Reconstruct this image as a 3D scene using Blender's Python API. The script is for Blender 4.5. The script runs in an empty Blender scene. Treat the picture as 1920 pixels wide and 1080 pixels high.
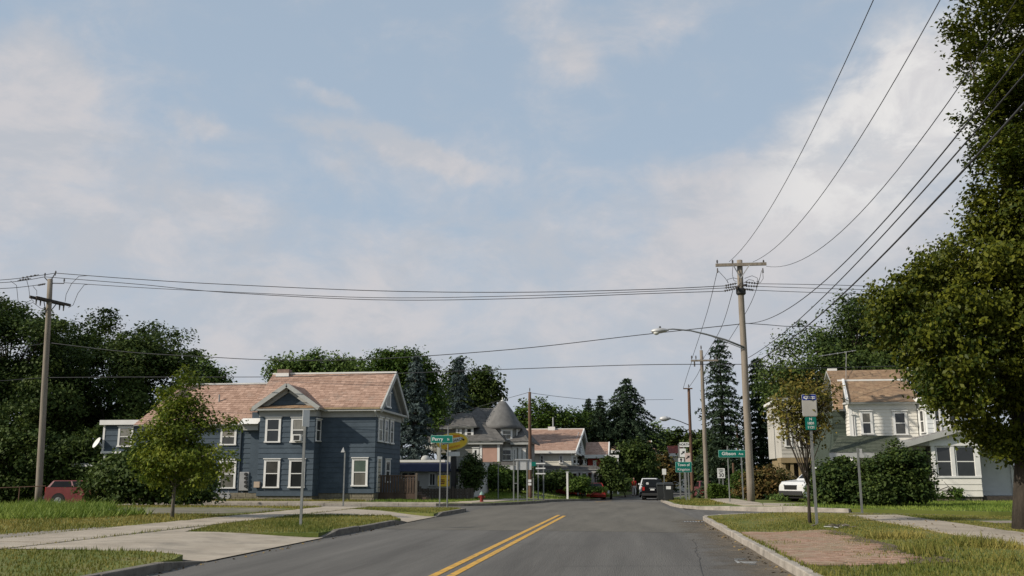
import bpy, bmesh, math, random
import numpy as np
from mathutils import Vector, Matrix

random.seed(7)
RNG = np.random.default_rng(11)
SC = bpy.context.scene
COL = SC.collection

# ------------------------------------------------------------------ camera
FPX, CAMH = 1750.0, 1.5          # focal length in photo pixels (1920 wide), eye height
PITCH = math.atan(354 / FPX)
YAW = math.atan((222 / FPX) / (math.cos(PITCH) + 354 / FPX * math.sin(PITCH)))
cam = bpy.data.cameras.new("camera")
cam.sensor_width = 36.0
cam.lens = FPX / 1920 * 36.0
cam.clip_start, cam.clip_end = 0.1, 6000
camo = bpy.data.objects.new("camera", cam)
camo.location = (0, 0, CAMH)
camo.rotation_euler = (math.pi / 2 + PITCH, 0, YAW)
COL.objects.link(camo)
SC.camera = camo

# ------------------------------------------------------------------ light
SUN = Vector((-0.77, -0.42, 0.57)).normalized()      # direction towards the sun
SUN_EL = math.asin(SUN.z)
SUN_ROT = math.atan2(SUN.x, SUN.y)
sl = bpy.data.lights.new("sun", 'SUN')
sl.energy = 4.8
sl.angle = math.radians(0.8)
sl.color = (1.0, 0.92, 0.80)
so = bpy.data.objects.new("sun", sl)
so.rotation_euler = SUN.to_track_quat('Z', 'Y').to_euler()
so.location = (-30, -20, 40)
COL.objects.link(so)
SC.view_settings.view_transform = 'Standard'
SC.view_settings.look = 'None'
SC.view_settings.gamma = 1.0
SC.view_settings.exposure = 0.0
SC.render.engine = 'CYCLES'
SC.cycles.max_bounces = 5
SC.cycles.diffuse_bounces = 2
SC.cycles.glossy_bounces = 2
SC.cycles.transmission_bounces = 3
SC.cycles.transparent_max_bounces = 6
SC.cycles.use_denoising = True


def pray(px, py):
    """direction through a pixel of the 1920x1080 photograph"""
    x = (px - 960) / FPX
    y = -(py - 540) / FPX
    cy = math.cos(PITCH) - y * math.sin(PITCH)
    cz = math.sin(PITCH) + y * math.cos(PITCH)
    return Vector((x * math.cos(YAW) - cy * math.sin(YAW), x * math.sin(YAW) + cy * math.cos(YAW), cz))


def P(px, py, Y):
    d = pray(px, py)
    t = Y / d.y
    return Vector((d.x * t, Y, CAMH + d.z * t))


def PXP(px, py, X):
    """point on the pixel's ray where world x = X"""
    d = pray(px, py)
    t = X / d.x
    return Vector((X, d.y * t, CAMH + d.z * t))


def G(px, py, z=0.0):
    d = pray(px, py)
    t = (z - CAMH) / d.z
    return Vector((d.x * t, d.y * t, z))


# world: Nishita sky, thinned by summer haze, with cloud banks
W = bpy.data.worlds.new("World")
SC.world = W
W.use_nodes = True
nt = W.node_tree
for n in list(nt.nodes):
    nt.nodes.remove(n)


def wn(t, **k):
    n = nt.nodes.new(t)
    for a, b in k.items():
        setattr(n, a, b)
    return n


def wl(a, b):
    nt.links.new(a, b)


def wmath(op, a, b=None, c=None, clamp=False):
    n = wn('ShaderNodeMath', operation=op, use_clamp=clamp)
    for i, v in enumerate((a, b, c)):
        if v is None:
            continue
        if hasattr(v, 'links'):
            wl(v, n.inputs[i])
        else:
            n.inputs[i].default_value = v
    return n.outputs[0]


def wrange(v, a, b, c=0.0, d=1.0):
    n = wn('ShaderNodeMapRange', interpolation_type='SMOOTHSTEP')
    wl(v, n.inputs[0])
    for i, q in enumerate((a, b, c, d)):
        n.inputs[i + 1].default_value = q
    return n.outputs[0]


def wmix(f, a, b):
    n = wn('ShaderNodeMix', data_type='RGBA')
    if hasattr(f, 'links'):
        wl(f, n.inputs[0])
    else:
        n.inputs[0].default_value = f
    for i, v in ((6, a), (7, b)):
        if hasattr(v, 'links'):
            wl(v, n.inputs[i])
        else:
            n.inputs[i].default_value = (*v, 1)
    return n.outputs[2]


SKY_STR = 0.1
tc = wn('ShaderNodeTexCoord')
DIR = tc.outputs['Generated']
sky = wn('ShaderNodeTexSky', sky_type='NISHITA', sun_disc=False, sun_elevation=SUN_EL, sun_rotation=SUN_ROT,
         altitude=60, air_density=1.0, dust_density=2.0, ozone_density=1.0)
sep = wn('ShaderNodeSeparateXYZ')
wl(DIR, sep.inputs[0])
elev = sep.outputs[2]


def K(r, g, b):      # a radiance as seen in the picture, before the background strength
    return (r / SKY_STR, g / SKY_STR, b / SKY_STR)


def wnoise(scale, detail, rough, loc=(0, 0, 0), sz=(1, 1, 1), dist=0.0):
    mp = wn('ShaderNodeMapping')
    mp.inputs['Location'].default_value = loc
    mp.inputs['Scale'].default_value = sz
    wl(DIR, mp.inputs[0])
    n = wn('ShaderNodeTexNoise')
    n.inputs['Scale'].default_value = scale
    n.inputs['Detail'].default_value = detail
    n.inputs['Roughness'].default_value = rough
    n.inputs['Distortion'].default_value = dist
    wl(mp.outputs[0], n.inputs['Vector'])
    return n


# direction warped by noise, so that the cloud banks get ragged outlines
wa = wnoise(9.0, 5, 0.6)
warp = wn('ShaderNodeVectorMath', operation='MULTIPLY_ADD')
wl(wa.outputs['Color'], warp.inputs[0])
warp.inputs[1].default_value = (0.085, 0.085, 0.085)
sub = wn('ShaderNodeVectorMath', operation='SUBTRACT')
wl(DIR, sub.inputs[0])
sub.inputs[1].default_value = (0.0425, 0.0425, 0.0425)
wl(sub.outputs[0], warp.inputs[2])
WD = warp.outputs[0]


def bank(px, py, rx, ry, soft, amt, rot=0.0):
    """an elongated cloud bank towards one direction of the sky"""
    c = pray(px, py).normalized()
    right = Vector((c.y, -c.x, 0)).normalized()
    up = right.cross(c)
    cr, sr = math.cos(rot), math.sin(rot)
    ax, ay = right * cr + up * sr, up * cr - right * sr
    d = wn('ShaderNodeVectorMath', operation='SUBTRACT')
    wl(WD, d.inputs[0])
    d.inputs[1].default_value = c
    o = []
    for a, r in ((ax, rx), (ay, ry), (c, 0.5)):
        q = wn('ShaderNodeVectorMath', operation='DOT_PRODUCT')
        wl(d.outputs[0], q.inputs[0])
        q.inputs[1].default_value = a / r
        o.append(wmath('MULTIPLY', q.outputs['Value'], q.outputs['Value']))
    s = wmath('SQRT', wmath('ADD', wmath('ADD', o[0], o[1]), o[2]))
    return wrange(s, 1.0 + soft, 1.0 - soft, 0.0, amt)


base = wn('ShaderNodeVectorMath', operation='SCALE')
wl(sky.outputs[0], base.inputs[0])
base.inputs[3].default_value = 0.9
hz = wrange(elev, 0.62, 0.02, 0.80, 0.97)
col = wmix(hz, base.outputs[0], K(0.415, 0.515, 0.635))
col = wmix(wrange(elev, 0.30, 0.0, 0.0, 0.75), col, K(0.49, 0.52, 0.57))
# cloud cover: two octaves of noise, thicker low down, gathered into banks
n1 = wnoise(3.1, 8, 0.60, (0.35, 0.1, 0.2), (1, 1, 2.0), 0.3)
n2 = wnoise(11.0, 8, 0.62, (2.3, 1.1, 0.4), (1, 1, 1.7), 0.4)
D = wmath('ADD', wmath('MULTIPLY', n1.outputs[0], .52), wmath('MULTIPLY', n2.outputs[0], .50))
D = wmath('ADD', D, wrange(elev, 0.46, 0.20, 0.0, 0.14))
D = wmath('SUBTRACT', D, wrange(elev, 0.16, 0.04, 0.0, 0.13))
for b in ((75, 95, .030, .034, .8, .20, 0.3), (30, 190, .055, .040, .8, .20, 0), (60, 370, .16, .05, .9, .12, 0),
          (365, 222, .028, .012, .8, .16, -.15), (622, 186, .030, .010, .7, .20, -.35),
          (710, 262, .070, .014, .8, .20, -.2), (840, 295, .05, .012, .8, .14, -.35),
          (1050, 60, .036, .046, .9, .20, 0), (1270, 40, .06, .028, .9, .17, 0.1), (1085, 125, .035, .018, .9, .14, -.5),
          (1090, 385, .09, .03, .9, .10, .4), (1640, 300, .19, .085, .6, .17, .42), (1770, 180, .085, .060, .4, .24, .7),
          (1470, 410, .16, .06, .9, .10, .5)):
    D = wmath('ADD', D, bank(*b))
for b in ((560, 120, .16, .05, .9, -.04, 0), (1180, 240, .14, .05, .9, -.03, .3), (1480, 140, .14, .06, .8, -.06, .4)):
    D = wmath('ADD', D, bank(*b))
cover = wrange(D, 0.46, 0.80)
n3 = wnoise(9, 7, 0.62, (1, 2, 3.4), (1, 1, 1.8), .3)
ccol = wmix(wrange(n3.outputs[0], .40, .62), K(.52, .535, .575), K(.635, .61, .62))
bright = wmath('MULTIPLY', bank(1730, 210, .18, .075, .6, 1.0, .62), wrange(n2.outputs[0], .40, .60, .35, 1.0))
ccol = wmix(bright, ccol, K(.86, .83, .80))
col = wmix(wmath('MULTIPLY', cover, .86), col, ccol)
bg = wn('ShaderNodeBackground')
bg.inputs[1].default_value = SKY_STR
wl(col, bg.inputs[0])
ow = wn('ShaderNodeOutputWorld')
wl(bg.outputs[0], ow.inputs[0])


# ------------------------------------------------------------------ materials
MATS = {}


def mat(name, c, rough=0.85, var=0.18, scale=2.0, bump=0.0, bscale=None, metal=0.0, spec=0.3, c2=None, attr=None,
        stretch=(1, 1, 1), translucent=0.0, detail=5, stain=None, emit=0.0, coat=0.0):
    if name in MATS:
        return MATS[name]
    m = bpy.data.materials.new(name)
    m.use_nodes = True
    t = m.node_tree
    pb = t.nodes['Principled BSDF']
    pb.inputs['Roughness'].default_value = rough
    pb.inputs['Metallic'].default_value = metal
    pb.inputs['Specular IOR Level'].default_value = spec
    if coat:
        pb.inputs['Coat Weight'].default_value = coat
    geo = t.nodes.new('ShaderNodeNewGeometry')
    mp = t.nodes.new('ShaderNodeMapping')
    mp.inputs['Scale'].default_value = stretch
    t.links.new(geo.outputs['Position'], mp.inputs[0])
    nz = t.nodes.new('ShaderNodeTexNoise')
    nz.inputs['Scale'].default_value = scale
    nz.inputs['Detail'].default_value = detail
    nz.inputs['Roughness'].default_value = 0.62
    t.links.new(mp.outputs[0], nz.inputs['Vector'])
    rp = t.nodes.new('ShaderNodeMapRange')
    rp.inputs[1].default_value, rp.inputs[2].default_value = 0.3, 0.7
    t.links.new(nz.outputs[0], rp.inputs[0])
    if c2 is None:
        a = tuple(max(0, v * (1 - var)) for v in c)
        b = tuple(min(1, v * (1 + var)) for v in c)
    else:
        a, b = c, c2
    mx = t.nodes.new('ShaderNodeMix')
    mx.data_type = 'RGBA'
    mx.inputs[6].default_value = (*a, 1)
    mx.inputs[7].default_value = (*b, 1)
    fac = rp.outputs[0]
    if attr:
        at = t.nodes.new('ShaderNodeAttribute')
        at.attribute_name = attr
        ad = t.nodes.new('ShaderNodeMath')
        ad.operation = 'MULTIPLY_ADD'
        ad.use_clamp = True
        t.links.new(rp.outputs[0], ad.inputs[0])
        ad.inputs[1].default_value = 0.3
        sc_ = t.nodes.new('ShaderNodeMath')
        sc_.operation = 'MULTIPLY'
        t.links.new(at.outputs['Fac'], sc_.inputs[0])
        sc_.inputs[1].default_value = 0.8
        t.links.new(sc_.outputs[0], ad.inputs[2])
        fac = ad.outputs[0]
    t.links.new(fac, mx.inputs[0])
    out = mx.outputs[2]
    if stain:
        sc2, col2, lo, hi = stain
        n2_ = t.nodes.new('ShaderNodeTexNoise')
        n2_.inputs['Scale'].default_value = sc2
        n2_.inputs['Detail'].default_value = 6
        n2_.inputs['Roughness'].default_value = 0.7
        t.links.new(mp.outputs[0], n2_.inputs['Vector'])
        r2 = t.nodes.new('ShaderNodeMapRange')
        r2.inputs[1].default_value, r2.inputs[2].default_value = lo, hi
        t.links.new(n2_.outputs[0], r2.inputs[0])
        m2 = t.nodes.new('ShaderNodeMix')
        m2.data_type = 'RGBA'
        m2.inputs[7].default_value = (*col2, 1)
        t.links.new(r2.outputs[0], m2.inputs[0])
        t.links.new(out, m2.inputs[6])
        out = m2.outputs[2]
    t.links.new(out, pb.inputs['Base Color'])
    if emit:
        pb.inputs['Emission Strength'].default_value = emit
        t.links.new(out, pb.inputs['Emission Color'])
    if bump:
        bn = t.nodes.new('ShaderNodeTexNoise')
        bn.inputs['Scale'].default_value = bscale or scale * 8
        bn.inputs['Detail'].default_value = 4
        t.links.new(mp.outputs[0], bn.inputs['Vector'])
        bu = t.nodes.new('ShaderNodeBump')
        bu.inputs['Strength'].default_value = bump
        bu.inputs['Distance'].default_value = 0.02
        t.links.new(bn.outputs[0], bu.inputs['Height'])
        t.links.new(bu.outputs[0], pb.inputs['Normal'])
    if translucent:
        tr = t.nodes.new('ShaderNodeBsdfTranslucent')
        t.links.new(out, tr.inputs[0])
        ms = t.nodes.new('ShaderNodeMixShader')
        ms.inputs[0].default_value = translucent
        t.links.new(pb.outputs[0], ms.inputs[1])
        t.links.new(tr.outputs[0], ms.inputs[2])
        t.links.new(ms.outputs[0], t.nodes['Material Output'].inputs[0])
    MATS[name] = m
    return m


asphalt = mat('asphalt', (0.068, 0.063, 0.057), 0.9, c2=(0.126, 0.118, 0.106), scale=0.9, stretch=(1.3, .07, 1), bump=.6, bscale=40, detail=10,
              stain=(0.35, (0.054, 0.049, 0.043), .55, .75))
side_asphalt = mat('side_asphalt', (0.075, 0.072, 0.068), 0.95, c2=(0.12, 0.112, 0.1), scale=0.8, bump=.5, bscale=30)
concrete = mat('concrete', (0.275, 0.232, 0.18), 0.9, c2=(0.40, 0.345, 0.275), scale=1.1, bump=.4, bscale=40, detail=8,
               stain=(0.9, (0.20, 0.175, 0.14), .48, .72))
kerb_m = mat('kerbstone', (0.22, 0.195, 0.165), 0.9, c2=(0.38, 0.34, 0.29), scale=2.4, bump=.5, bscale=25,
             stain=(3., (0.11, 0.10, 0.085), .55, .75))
kerb_shaded = mat('shaded_kerbstone', (0.115, 0.102, 0.086), 0.9, c2=(0.20, 0.18, 0.152), scale=2.4, bump=.5, bscale=25, stain=(3., (0.06, 0.055, 0.047), .5, .72))  # kerbstone copy for the left kerbs, with their shade put into the colour
soil = mat('soil', (0.10, 0.075, 0.05), 0.95, var=.3, scale=2, bump=.6)
turf = mat('turf', (0.062, 0.092, 0.014), 0.95, c2=(0.13, 0.14, 0.030), scale=0.55, bump=.7, bscale=18, detail=9,
           stain=(0.8, (0.19, 0.145, 0.07), .50, .74))
lawn_m = mat('lawn', (0.062, 0.086, 0.014), 0.95, c2=(0.12, 0.13, 0.026), scale=0.5, bump=.7, bscale=18, detail=9)
blade_m = mat('grass_blades', (0.060, 0.100, 0.011), 0.7, c2=(0.29, 0.235, 0.06), scale=.6, attr='lv', translucent=.3)
tallgrass_m = mat('tall_grass', (0.062, 0.125, 0.010), 0.7, c2=(0.23, 0.28, 0.05), scale=.4, attr='lv', translucent=.3)
yellow_paint = mat('yellow_paint', (0.44, 0.235, 0.028), 0.7, c2=(0.58, 0.33, 0.05), scale=3, detail=8, stain=(5, (0.16, 0.12, .07), .50, .68))
white_paint = mat('white_paint', (0.35, 0.35, 0.34), 0.8, c2=(0.6, 0.6, 0.58), scale=6, stain=(4, (0.1, 0.1, .1), .5, .7))
brick_m = mat('paver', (0.245, 0.145, 0.10), 0.9, c2=(0.36, 0.24, 0.175), scale=3, attr='lv', stain=(1.2, (0.25, 0.21, .14), .42, .7))
pole_wood = mat('pole_wood', (0.16, 0.134, 0.106), 0.9, c2=(0.27, 0.232, 0.188), scale=2.5, stretch=(4, 4, .3), bump=.5)
pole_brown = mat('pole_brown', (0.085, 0.05, 0.033), 0.9, c2=(0.15, 0.09, 0.06), scale=2.5, stretch=(4, 4, .3), bump=.5)
dark_wood = mat('dark_wood', (0.05, 0.042, 0.036), 0.9, var=.3, scale=5)
galv = mat('galvanised', (0.19, 0.195, 0.19), 0.55, var=.15, scale=4, metal=.3)
galv_light = mat('sign_back', (0.45, 0.45, 0.45), 0.5, var=.12, scale=3, metal=.3, stain=(2.5, (.3, .29, .28), .5, .8))
wire_m = mat('cable', (0.045, 0.045, 0.05), 0.7, var=.1)
insul = mat('insulator', (0.10, 0.09, 0.085), 0.3, var=.2)
sign_green = mat('sign_green', (0.0, 0.125, 0.095), 0.45, var=.08)
sign_white = mat('sign_white', (0.62, 0.62, 0.60), 0.5, var=.08)
sign_black = mat('sign_black', (0.015, 0.015, 0.015), 0.6, var=.1)
sign_blue = mat('sign_blue', (0.012, 0.03, 0.22), 0.5, var=.08)
sign_yellow = mat('sign_yellow', (0.68, 0.46, 0.035), 0.5, var=.1, scale=2)
sign_red = mat('sign_red', (0.5, 0.04, 0.02), 0.5, var=.1)
sign_orange = mat('sign_orange', (0.6, 0.2, 0.02), 0.5, var=.1)
trim = mat('white_trim', (0.66, 0.65, 0.62), 0.6, var=.08, scale=2, stain=(2, (.45, .43, .38), .6, .85))
trim_grey = mat('grey_trim', (0.36, 0.36, 0.34), 0.7, var=.1)
blue_side = mat('blue_siding', (0.044, 0.062, 0.080), 0.8, c2=(0.070, 0.094, 0.117), scale=1.4, detail=8, bump=.2)
slate = mat('pink_slate', (0.255, 0.155, 0.112), 0.85, c2=(0.44, 0.295, 0.225), scale=1.2, attr='lv', stain=(.9, (.25, .2, .165), .55, .8))
slate_tan = mat('tan_shingle', (0.22, 0.14, 0.085), 0.9, c2=(0.36, 0.245, 0.15), scale=1.2, attr='lv', stain=(.9, (.16, .125, .09), .5, .8))
slate_grey = mat('grey_shingle', (0.085, 0.08, 0.074), 0.9, c2=(0.14, 0.132, 0.122), scale=1.0, attr='lv')
slate_green = mat('green_shingle', (0.05, 0.06, 0.042), 0.9, c2=(0.085, 0.095, 0.07), scale=1.0, attr='lv')
grey_side = mat('grey_siding', (0.23, 0.222, 0.20), 0.85, var=.15)
pink_side = mat('pink_siding', (0.42, 0.26, 0.20), 0.85, var=.1)
cream_side = mat('cream_siding', (0.66, 0.63, 0.54), 0.8, var=.08)
white_side = mat('white_siding', (0.70, 0.67, 0.60), 0.75, var=.07, scale=1, stain=(1.5, (.45, .42, .36), .6, .9))
palegrey_side = mat('pale_grey_siding', (0.60, 0.61, 0.59), 0.75, var=.07)
green_side = mat('green_siding', (0.05, 0.065, 0.05), 0.85, var=.15)
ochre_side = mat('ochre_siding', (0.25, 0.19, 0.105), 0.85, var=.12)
red_side = mat('red_siding', (0.30, 0.04, 0.025), 0.85, var=.12)
navy = mat('navy_fascia', (0.035, 0.042, 0.085), 0.7, var=.12)
stone_m = mat('foundation_stone', (0.13, 0.115, 0.085), 0.9, c2=(0.25, 0.22, 0.16), scale=4, bump=.6)
glass = mat('window_glass', (0.022, 0.024, 0.024), 0.08, var=.3, scale=.8, spec=.6)
curtain = mat('curtained_glass', (0.075, 0.072, 0.06), 0.18, c2=(0.16, 0.15, .125), scale=1.3, spec=.5, stretch=(1, 1, .6))
metal_grey = mat('grey_metal', (0.30, 0.30, 0.30), 0.5, var=.1, metal=.2)
dark_metal = mat('dark_metal', (0.03, 0.03, 0.03), 0.5, var=.15)
fence_m = mat('fence_wood', (0.07, 0.056, 0.044), 0.9, c2=(0.125, 0.105, 0.085), scale=2, stretch=(5, 5, .5))
ramp_m = mat('ramp_wood', (0.055, 0.038, 0.028), 0.9, c2=(0.10, 0.068, 0.05), scale=2)
bark = mat('bark', (0.028, 0.023, 0.018), 0.95, c2=(0.065, 0.052, 0.04), scale=3, stretch=(3, 3, .5), bump=1., bscale=10)
bark_grey = mat('grey_bark', (0.09, 0.078, 0.062), 0.95, c2=(0.16, 0.14, 0.115), scale=3, stretch=(3, 3, .5), bump=.8, bscale=10)
LEAF = {
    'maple': mat('leaf_maple', (0.0189, 0.0378, 0.0063), .5, c2=(0.1469, 0.1522, 0.0147), attr='lv', scale=.25, translucent=.28, spec=.12),
    'dark': mat('leaf_dark', (0.0179, 0.0384, 0.0102), .6, c2=(0.0896, 0.1216, 0.0256), attr='lv', scale=.15, translucent=.2, spec=.12),
    'mid': mat('leaf_mid', (0.0230, 0.0538, 0.0102), .6, c2=(0.1088, 0.1600, 0.0256), attr='lv', scale=.15, translucent=.22, spec=.12),
    'light': mat('leaf_light', (0.0512, 0.0960, 0.0230), .6, c2=(0.1728, 0.2304, 0.0576), attr='lv', scale=.15, translucent=.25, spec=.12),
    'young': mat('leaf_young', (0.045, 0.082, 0.010), .55, c2=(0.23, 0.25, 0.03), attr='lv', scale=.5, translucent=.3, spec=.12),
    'rusty': mat('leaf_rusty', (0.0640, 0.0768, 0.0154), .6, c2=(0.2688, 0.1984, 0.0448), attr='lv', scale=.5, translucent=.25, spec=.12),
    'redtip': mat('leaf_redtip', (0.0358, 0.0538, 0.0154), .6, c2=(0.1920, 0.1088, 0.0358), attr='lv', scale=.5, translucent=.2, spec=.12),
    'spruce': mat('needle_spruce', (0.0179, 0.0346, 0.0192), .7, c2=(0.0576, 0.0845, 0.0461), attr='lv', scale=.2, translucent=.1, spec=.12),
    'bluespruce': mat('needle_blue', (0.0384, 0.0576, 0.0563), .7, c2=(0.1088, 0.1434, 0.1331), attr='lv', scale=.2, translucent=.1, spec=.12),
}


# ------------------------------------------------------------------ building helpers
def wloc(o):
    v = Vector((0, 0, 0))
    while o is not None:
        v = v + o.location
        o = o.parent
    return v


def tag(o, label=None, cat=None, group=None, kind=None):
    if label:
        o["label"] = label
    if cat:
        o["category"] = cat
    if group:
        o["group"] = group
    if kind:
        o["kind"] = kind
    return o


def empty(name, loc, label, cat, group=None, rz=0.0):
    o = bpy.data.objects.new(name, None)
    o.location = loc
    o.rotation_euler = (0, 0, rz)
    COL.objects.link(o)
    return tag(o, label, cat, group)


def link(name, me, m, parent=None, loc=None):
    if m is not None and not me.materials:
        me.materials.append(m)
    o = bpy.data.objects.new(name, me)
    COL.objects.link(o)
    if parent is not None:
        o.parent = parent
    if loc is not None:
        o.location = loc
    return o


def copy_tree(o, parent=None):
    c = o.copy()
    COL.objects.link(c)
    c.parent = parent
    for ch in list(o.children):
        copy_tree(ch, c)
    return c


class MB:
    def __init__(s):
        s.v, s.f = [], []

    def add(s, vs, fs):
        b = len(s.v)
        s.v += [tuple(v) for v in vs]
        s.f += [tuple(i + b for i in f) for f in fs]
        return s

    def box(s, x0, x1, y0, y1, z0, z1):
        return s.add([(x0, y0, z0), (x1, y0, z0), (x1, y1, z0), (x0, y1, z0), (x0, y0, z1), (x1, y0, z1), (x1, y1, z1), (x0, y1, z1)],
                     [(0, 3, 2, 1), (4, 5, 6, 7), (0, 1, 5, 4), (1, 2, 6, 5), (2, 3, 7, 6), (3, 0, 4, 7)])

    def hexa(s, a, b):
        """box from bottom quad a and top quad b (same order)"""
        return s.add(list(a) + list(b), [(0, 3, 2, 1), (4, 5, 6, 7), (0, 1, 5, 4), (1, 2, 6, 5), (2, 3, 7, 6), (3, 0, 4, 7)])

    def prism(s, poly, vec):
        n = len(poly)
        vec = Vector(vec)
        poly = [Vector(p) for p in poly]
        s.add(poly + [p + vec for p in poly],
              [tuple(range(n))[::-1], tuple(range(n, 2 * n))] + [(i, (i + 1) % n, n + (i + 1) % n, n + i) for i in range(n)])
        return s

    def bar(s, a, b, w, h, up=(0, 0, 1)):
        a, b = Vector(a), Vector(b)
        d = (b - a).normalized()
        up = Vector(up)
        if abs(d.dot(up)) > .98:
            up = Vector((0, 1, 0))
        x = d.cross(up).normalized() * (w / 2)
        z = x.cross(d).normalized() * (h / 2)
        return s.hexa([a - x - z, a + x - z, a + x + z, a - x + z], [b - x - z, b + x - z, b + x + z, b - x + z])

    def tube(s, pts, r, n=8):
        pts = [Vector(p) for p in pts]
        rs = r if isinstance(r, (list, tuple)) else [r] * len(pts)
        vs, fs = [], []
        px = None
        for i, p in enumerate(pts):
            d = (pts[min(i + 1, len(pts) - 1)] - pts[max(i - 1, 0)]).normalized()
            if px is None:
                ref = Vector((1, 0, 0)) if abs(d.x) < .9 else Vector((0, 1, 0))
                px = (ref - d * ref.dot(d)).normalized()
            else:
                px = (px - d * px.dot(d)).normalized()
            py = d.cross(px)
            for k in range(n):
                a = 2 * math.pi * k / n
                vs.append(p + (px * math.cos(a) + py * math.sin(a)) * rs[i])
        for i in range(len(pts) - 1):
            for k in range(n):
                fs.append((i * n + k, i * n + (k + 1) % n, (i + 1) * n + (k + 1) % n, (i + 1) * n + k))
        fs.append(tuple(range(n))[::-1])
        fs.append(tuple(range((len(pts) - 1) * n, len(pts) * n)))
        return s.add(vs, fs)

    def lathe(s, prof, c=(0, 0, 0), n=16):
        vs, fs = [], []
        for r, z in prof:
            for k in range(n):
                a = 2 * math.pi * k / n
                vs.append((c[0] + r * math.cos(a), c[1] + r * math.sin(a), c[2] + z))
        for i in range(len(prof) - 1):
            for k in range(n):
                fs.append((i * n + k, i * n + (k + 1) % n, (i + 1) * n + (k + 1) % n, (i + 1) * n + k))
        fs.append(tuple(range(n))[::-1])
        fs.append(tuple(range((len(prof) - 1) * n, len(prof) * n)))
        return s.add(vs, fs)

    def mesh(s, name, off=None, smooth=False, bevel=0.0, fix=True):
        me = bpy.data.meshes.new(name)
        o = Vector(off) if off is not None else Vector((0, 0, 0))
        me.from_pydata([(v[0] - o.x, v[1] - o.y, v[2] - o.z) for v in s.v], [], s.f)
        if fix or bevel:
            bm = bmesh.new()
            bm.from_mesh(me)
            if bevel:
                bmesh.ops.bevel(bm, geom=[e for e in bm.edges], offset=bevel, segments=2, affect='EDGES', profile=.5, clamp_overlap=True)
            bmesh.ops.recalc_face_normals(bm, faces=bm.faces)
            bm.to_mesh(me)
            bm.free()
        if smooth:
            me.polygons.foreach_set('use_smooth', [True] * len(me.polygons))
        return me

    def build(s, name, m, parent=None, smooth=False, bevel=0.0, local=False):
        """world coordinates unless local; the mesh is stored relative to its parent"""
        off = None if local else wloc(parent)
        return link(name, s.mesh(name, off, smooth, bevel), m, parent)


def one(name, m, label, cat, mb, loc, group=None, smooth=False, bevel=0.0):
    """a thing that is a single mesh, origin at loc"""
    o = link(name, mb.mesh(name, loc, smooth, bevel), m, None, loc)
    return tag(o, label, cat, group)


def mesh_np(name, V, k, lv=None):
    """n polygons of k own vertices each, with a per-vertex value 'lv'"""
    nv = len(V)
    npoly = nv // k
    me = bpy.data.meshes.new(name)
    me.vertices.add(nv)
    me.vertices.foreach_set('co', np.asarray(V, np.float32).ravel())
    me.loops.add(nv)
    me.loops.foreach_set('vertex_index', np.arange(nv, dtype=np.int32))
    me.polygons.add(npoly)
    me.polygons.foreach_set('loop_start', np.arange(0, nv, k, dtype=np.int32))
    me.update(calc_edges=True)
    if lv is not None:
        a = me.attributes.new('lv', 'FLOAT', 'POINT')
        a.data.foreach_set('value', np.repeat(np.asarray(lv, np.float32), k))
    return me


def text(body, size, m, parent, loc, rot=(math.pi / 2, 0, 0), name='lettering', align='CENTER', extrude=.004, sx=1.0, shear=0.0):
    cu = bpy.data.curves.new(name, 'FONT')
    cu.body = body
    cu.size = size
    cu.align_x = align
    cu.align_y = 'CENTER'
    cu.extrude = extrude
    cu.shear = shear
    cu.offset = size * .012
    t_ = bpy.data.objects.new(name, cu)
    me = bpy.data.meshes.new_from_object(t_)
    bpy.data.objects.remove(t_)
    me.materials.clear()
    me.materials.append(m)
    o = bpy.data.objects.new(name, me)
    COL.objects.link(o)
    o.parent = parent
    o.location = Vector(loc) - wloc(parent)
    o.rotation_euler = rot
    o.scale = (sx, 1, 1)
    return o


def ss(a, b, x):
    t = max(0.0, min(1.0, (x - a) / (b - a)))
    return t * t * (3 - 2 * t)


# ------------------------------------------------------------------ ground heights
def gz(y):
    return -0.5 * ss(52, 88, y)


def RZ(x, y):
    return gz(y) - .4 * ss(-24, -33, x) * ss(36, 44, y) + .10 * ss(5, 9, x) * ss(33, 37, y) * (1 - ss(46, 60, y))


def LZ(x, y):
    if x > 0:
        r = .12 * ss(3, 6, x) * (1 - ss(60, 80, y))
    else:
        kx = -5.2 + 5.8 * ss(58, 112, y)
        r = .03 * ss(-13, -18, x) + .75 * ss(.3, 6.5, kx - x) * ss(60, 76, y) - .4 * ss(-24, -33, x) * ss(36, 44, y)
    return gz(y) + .13 + r


def LZv(x, y):
    return LZ(float(x), float(y))


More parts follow.
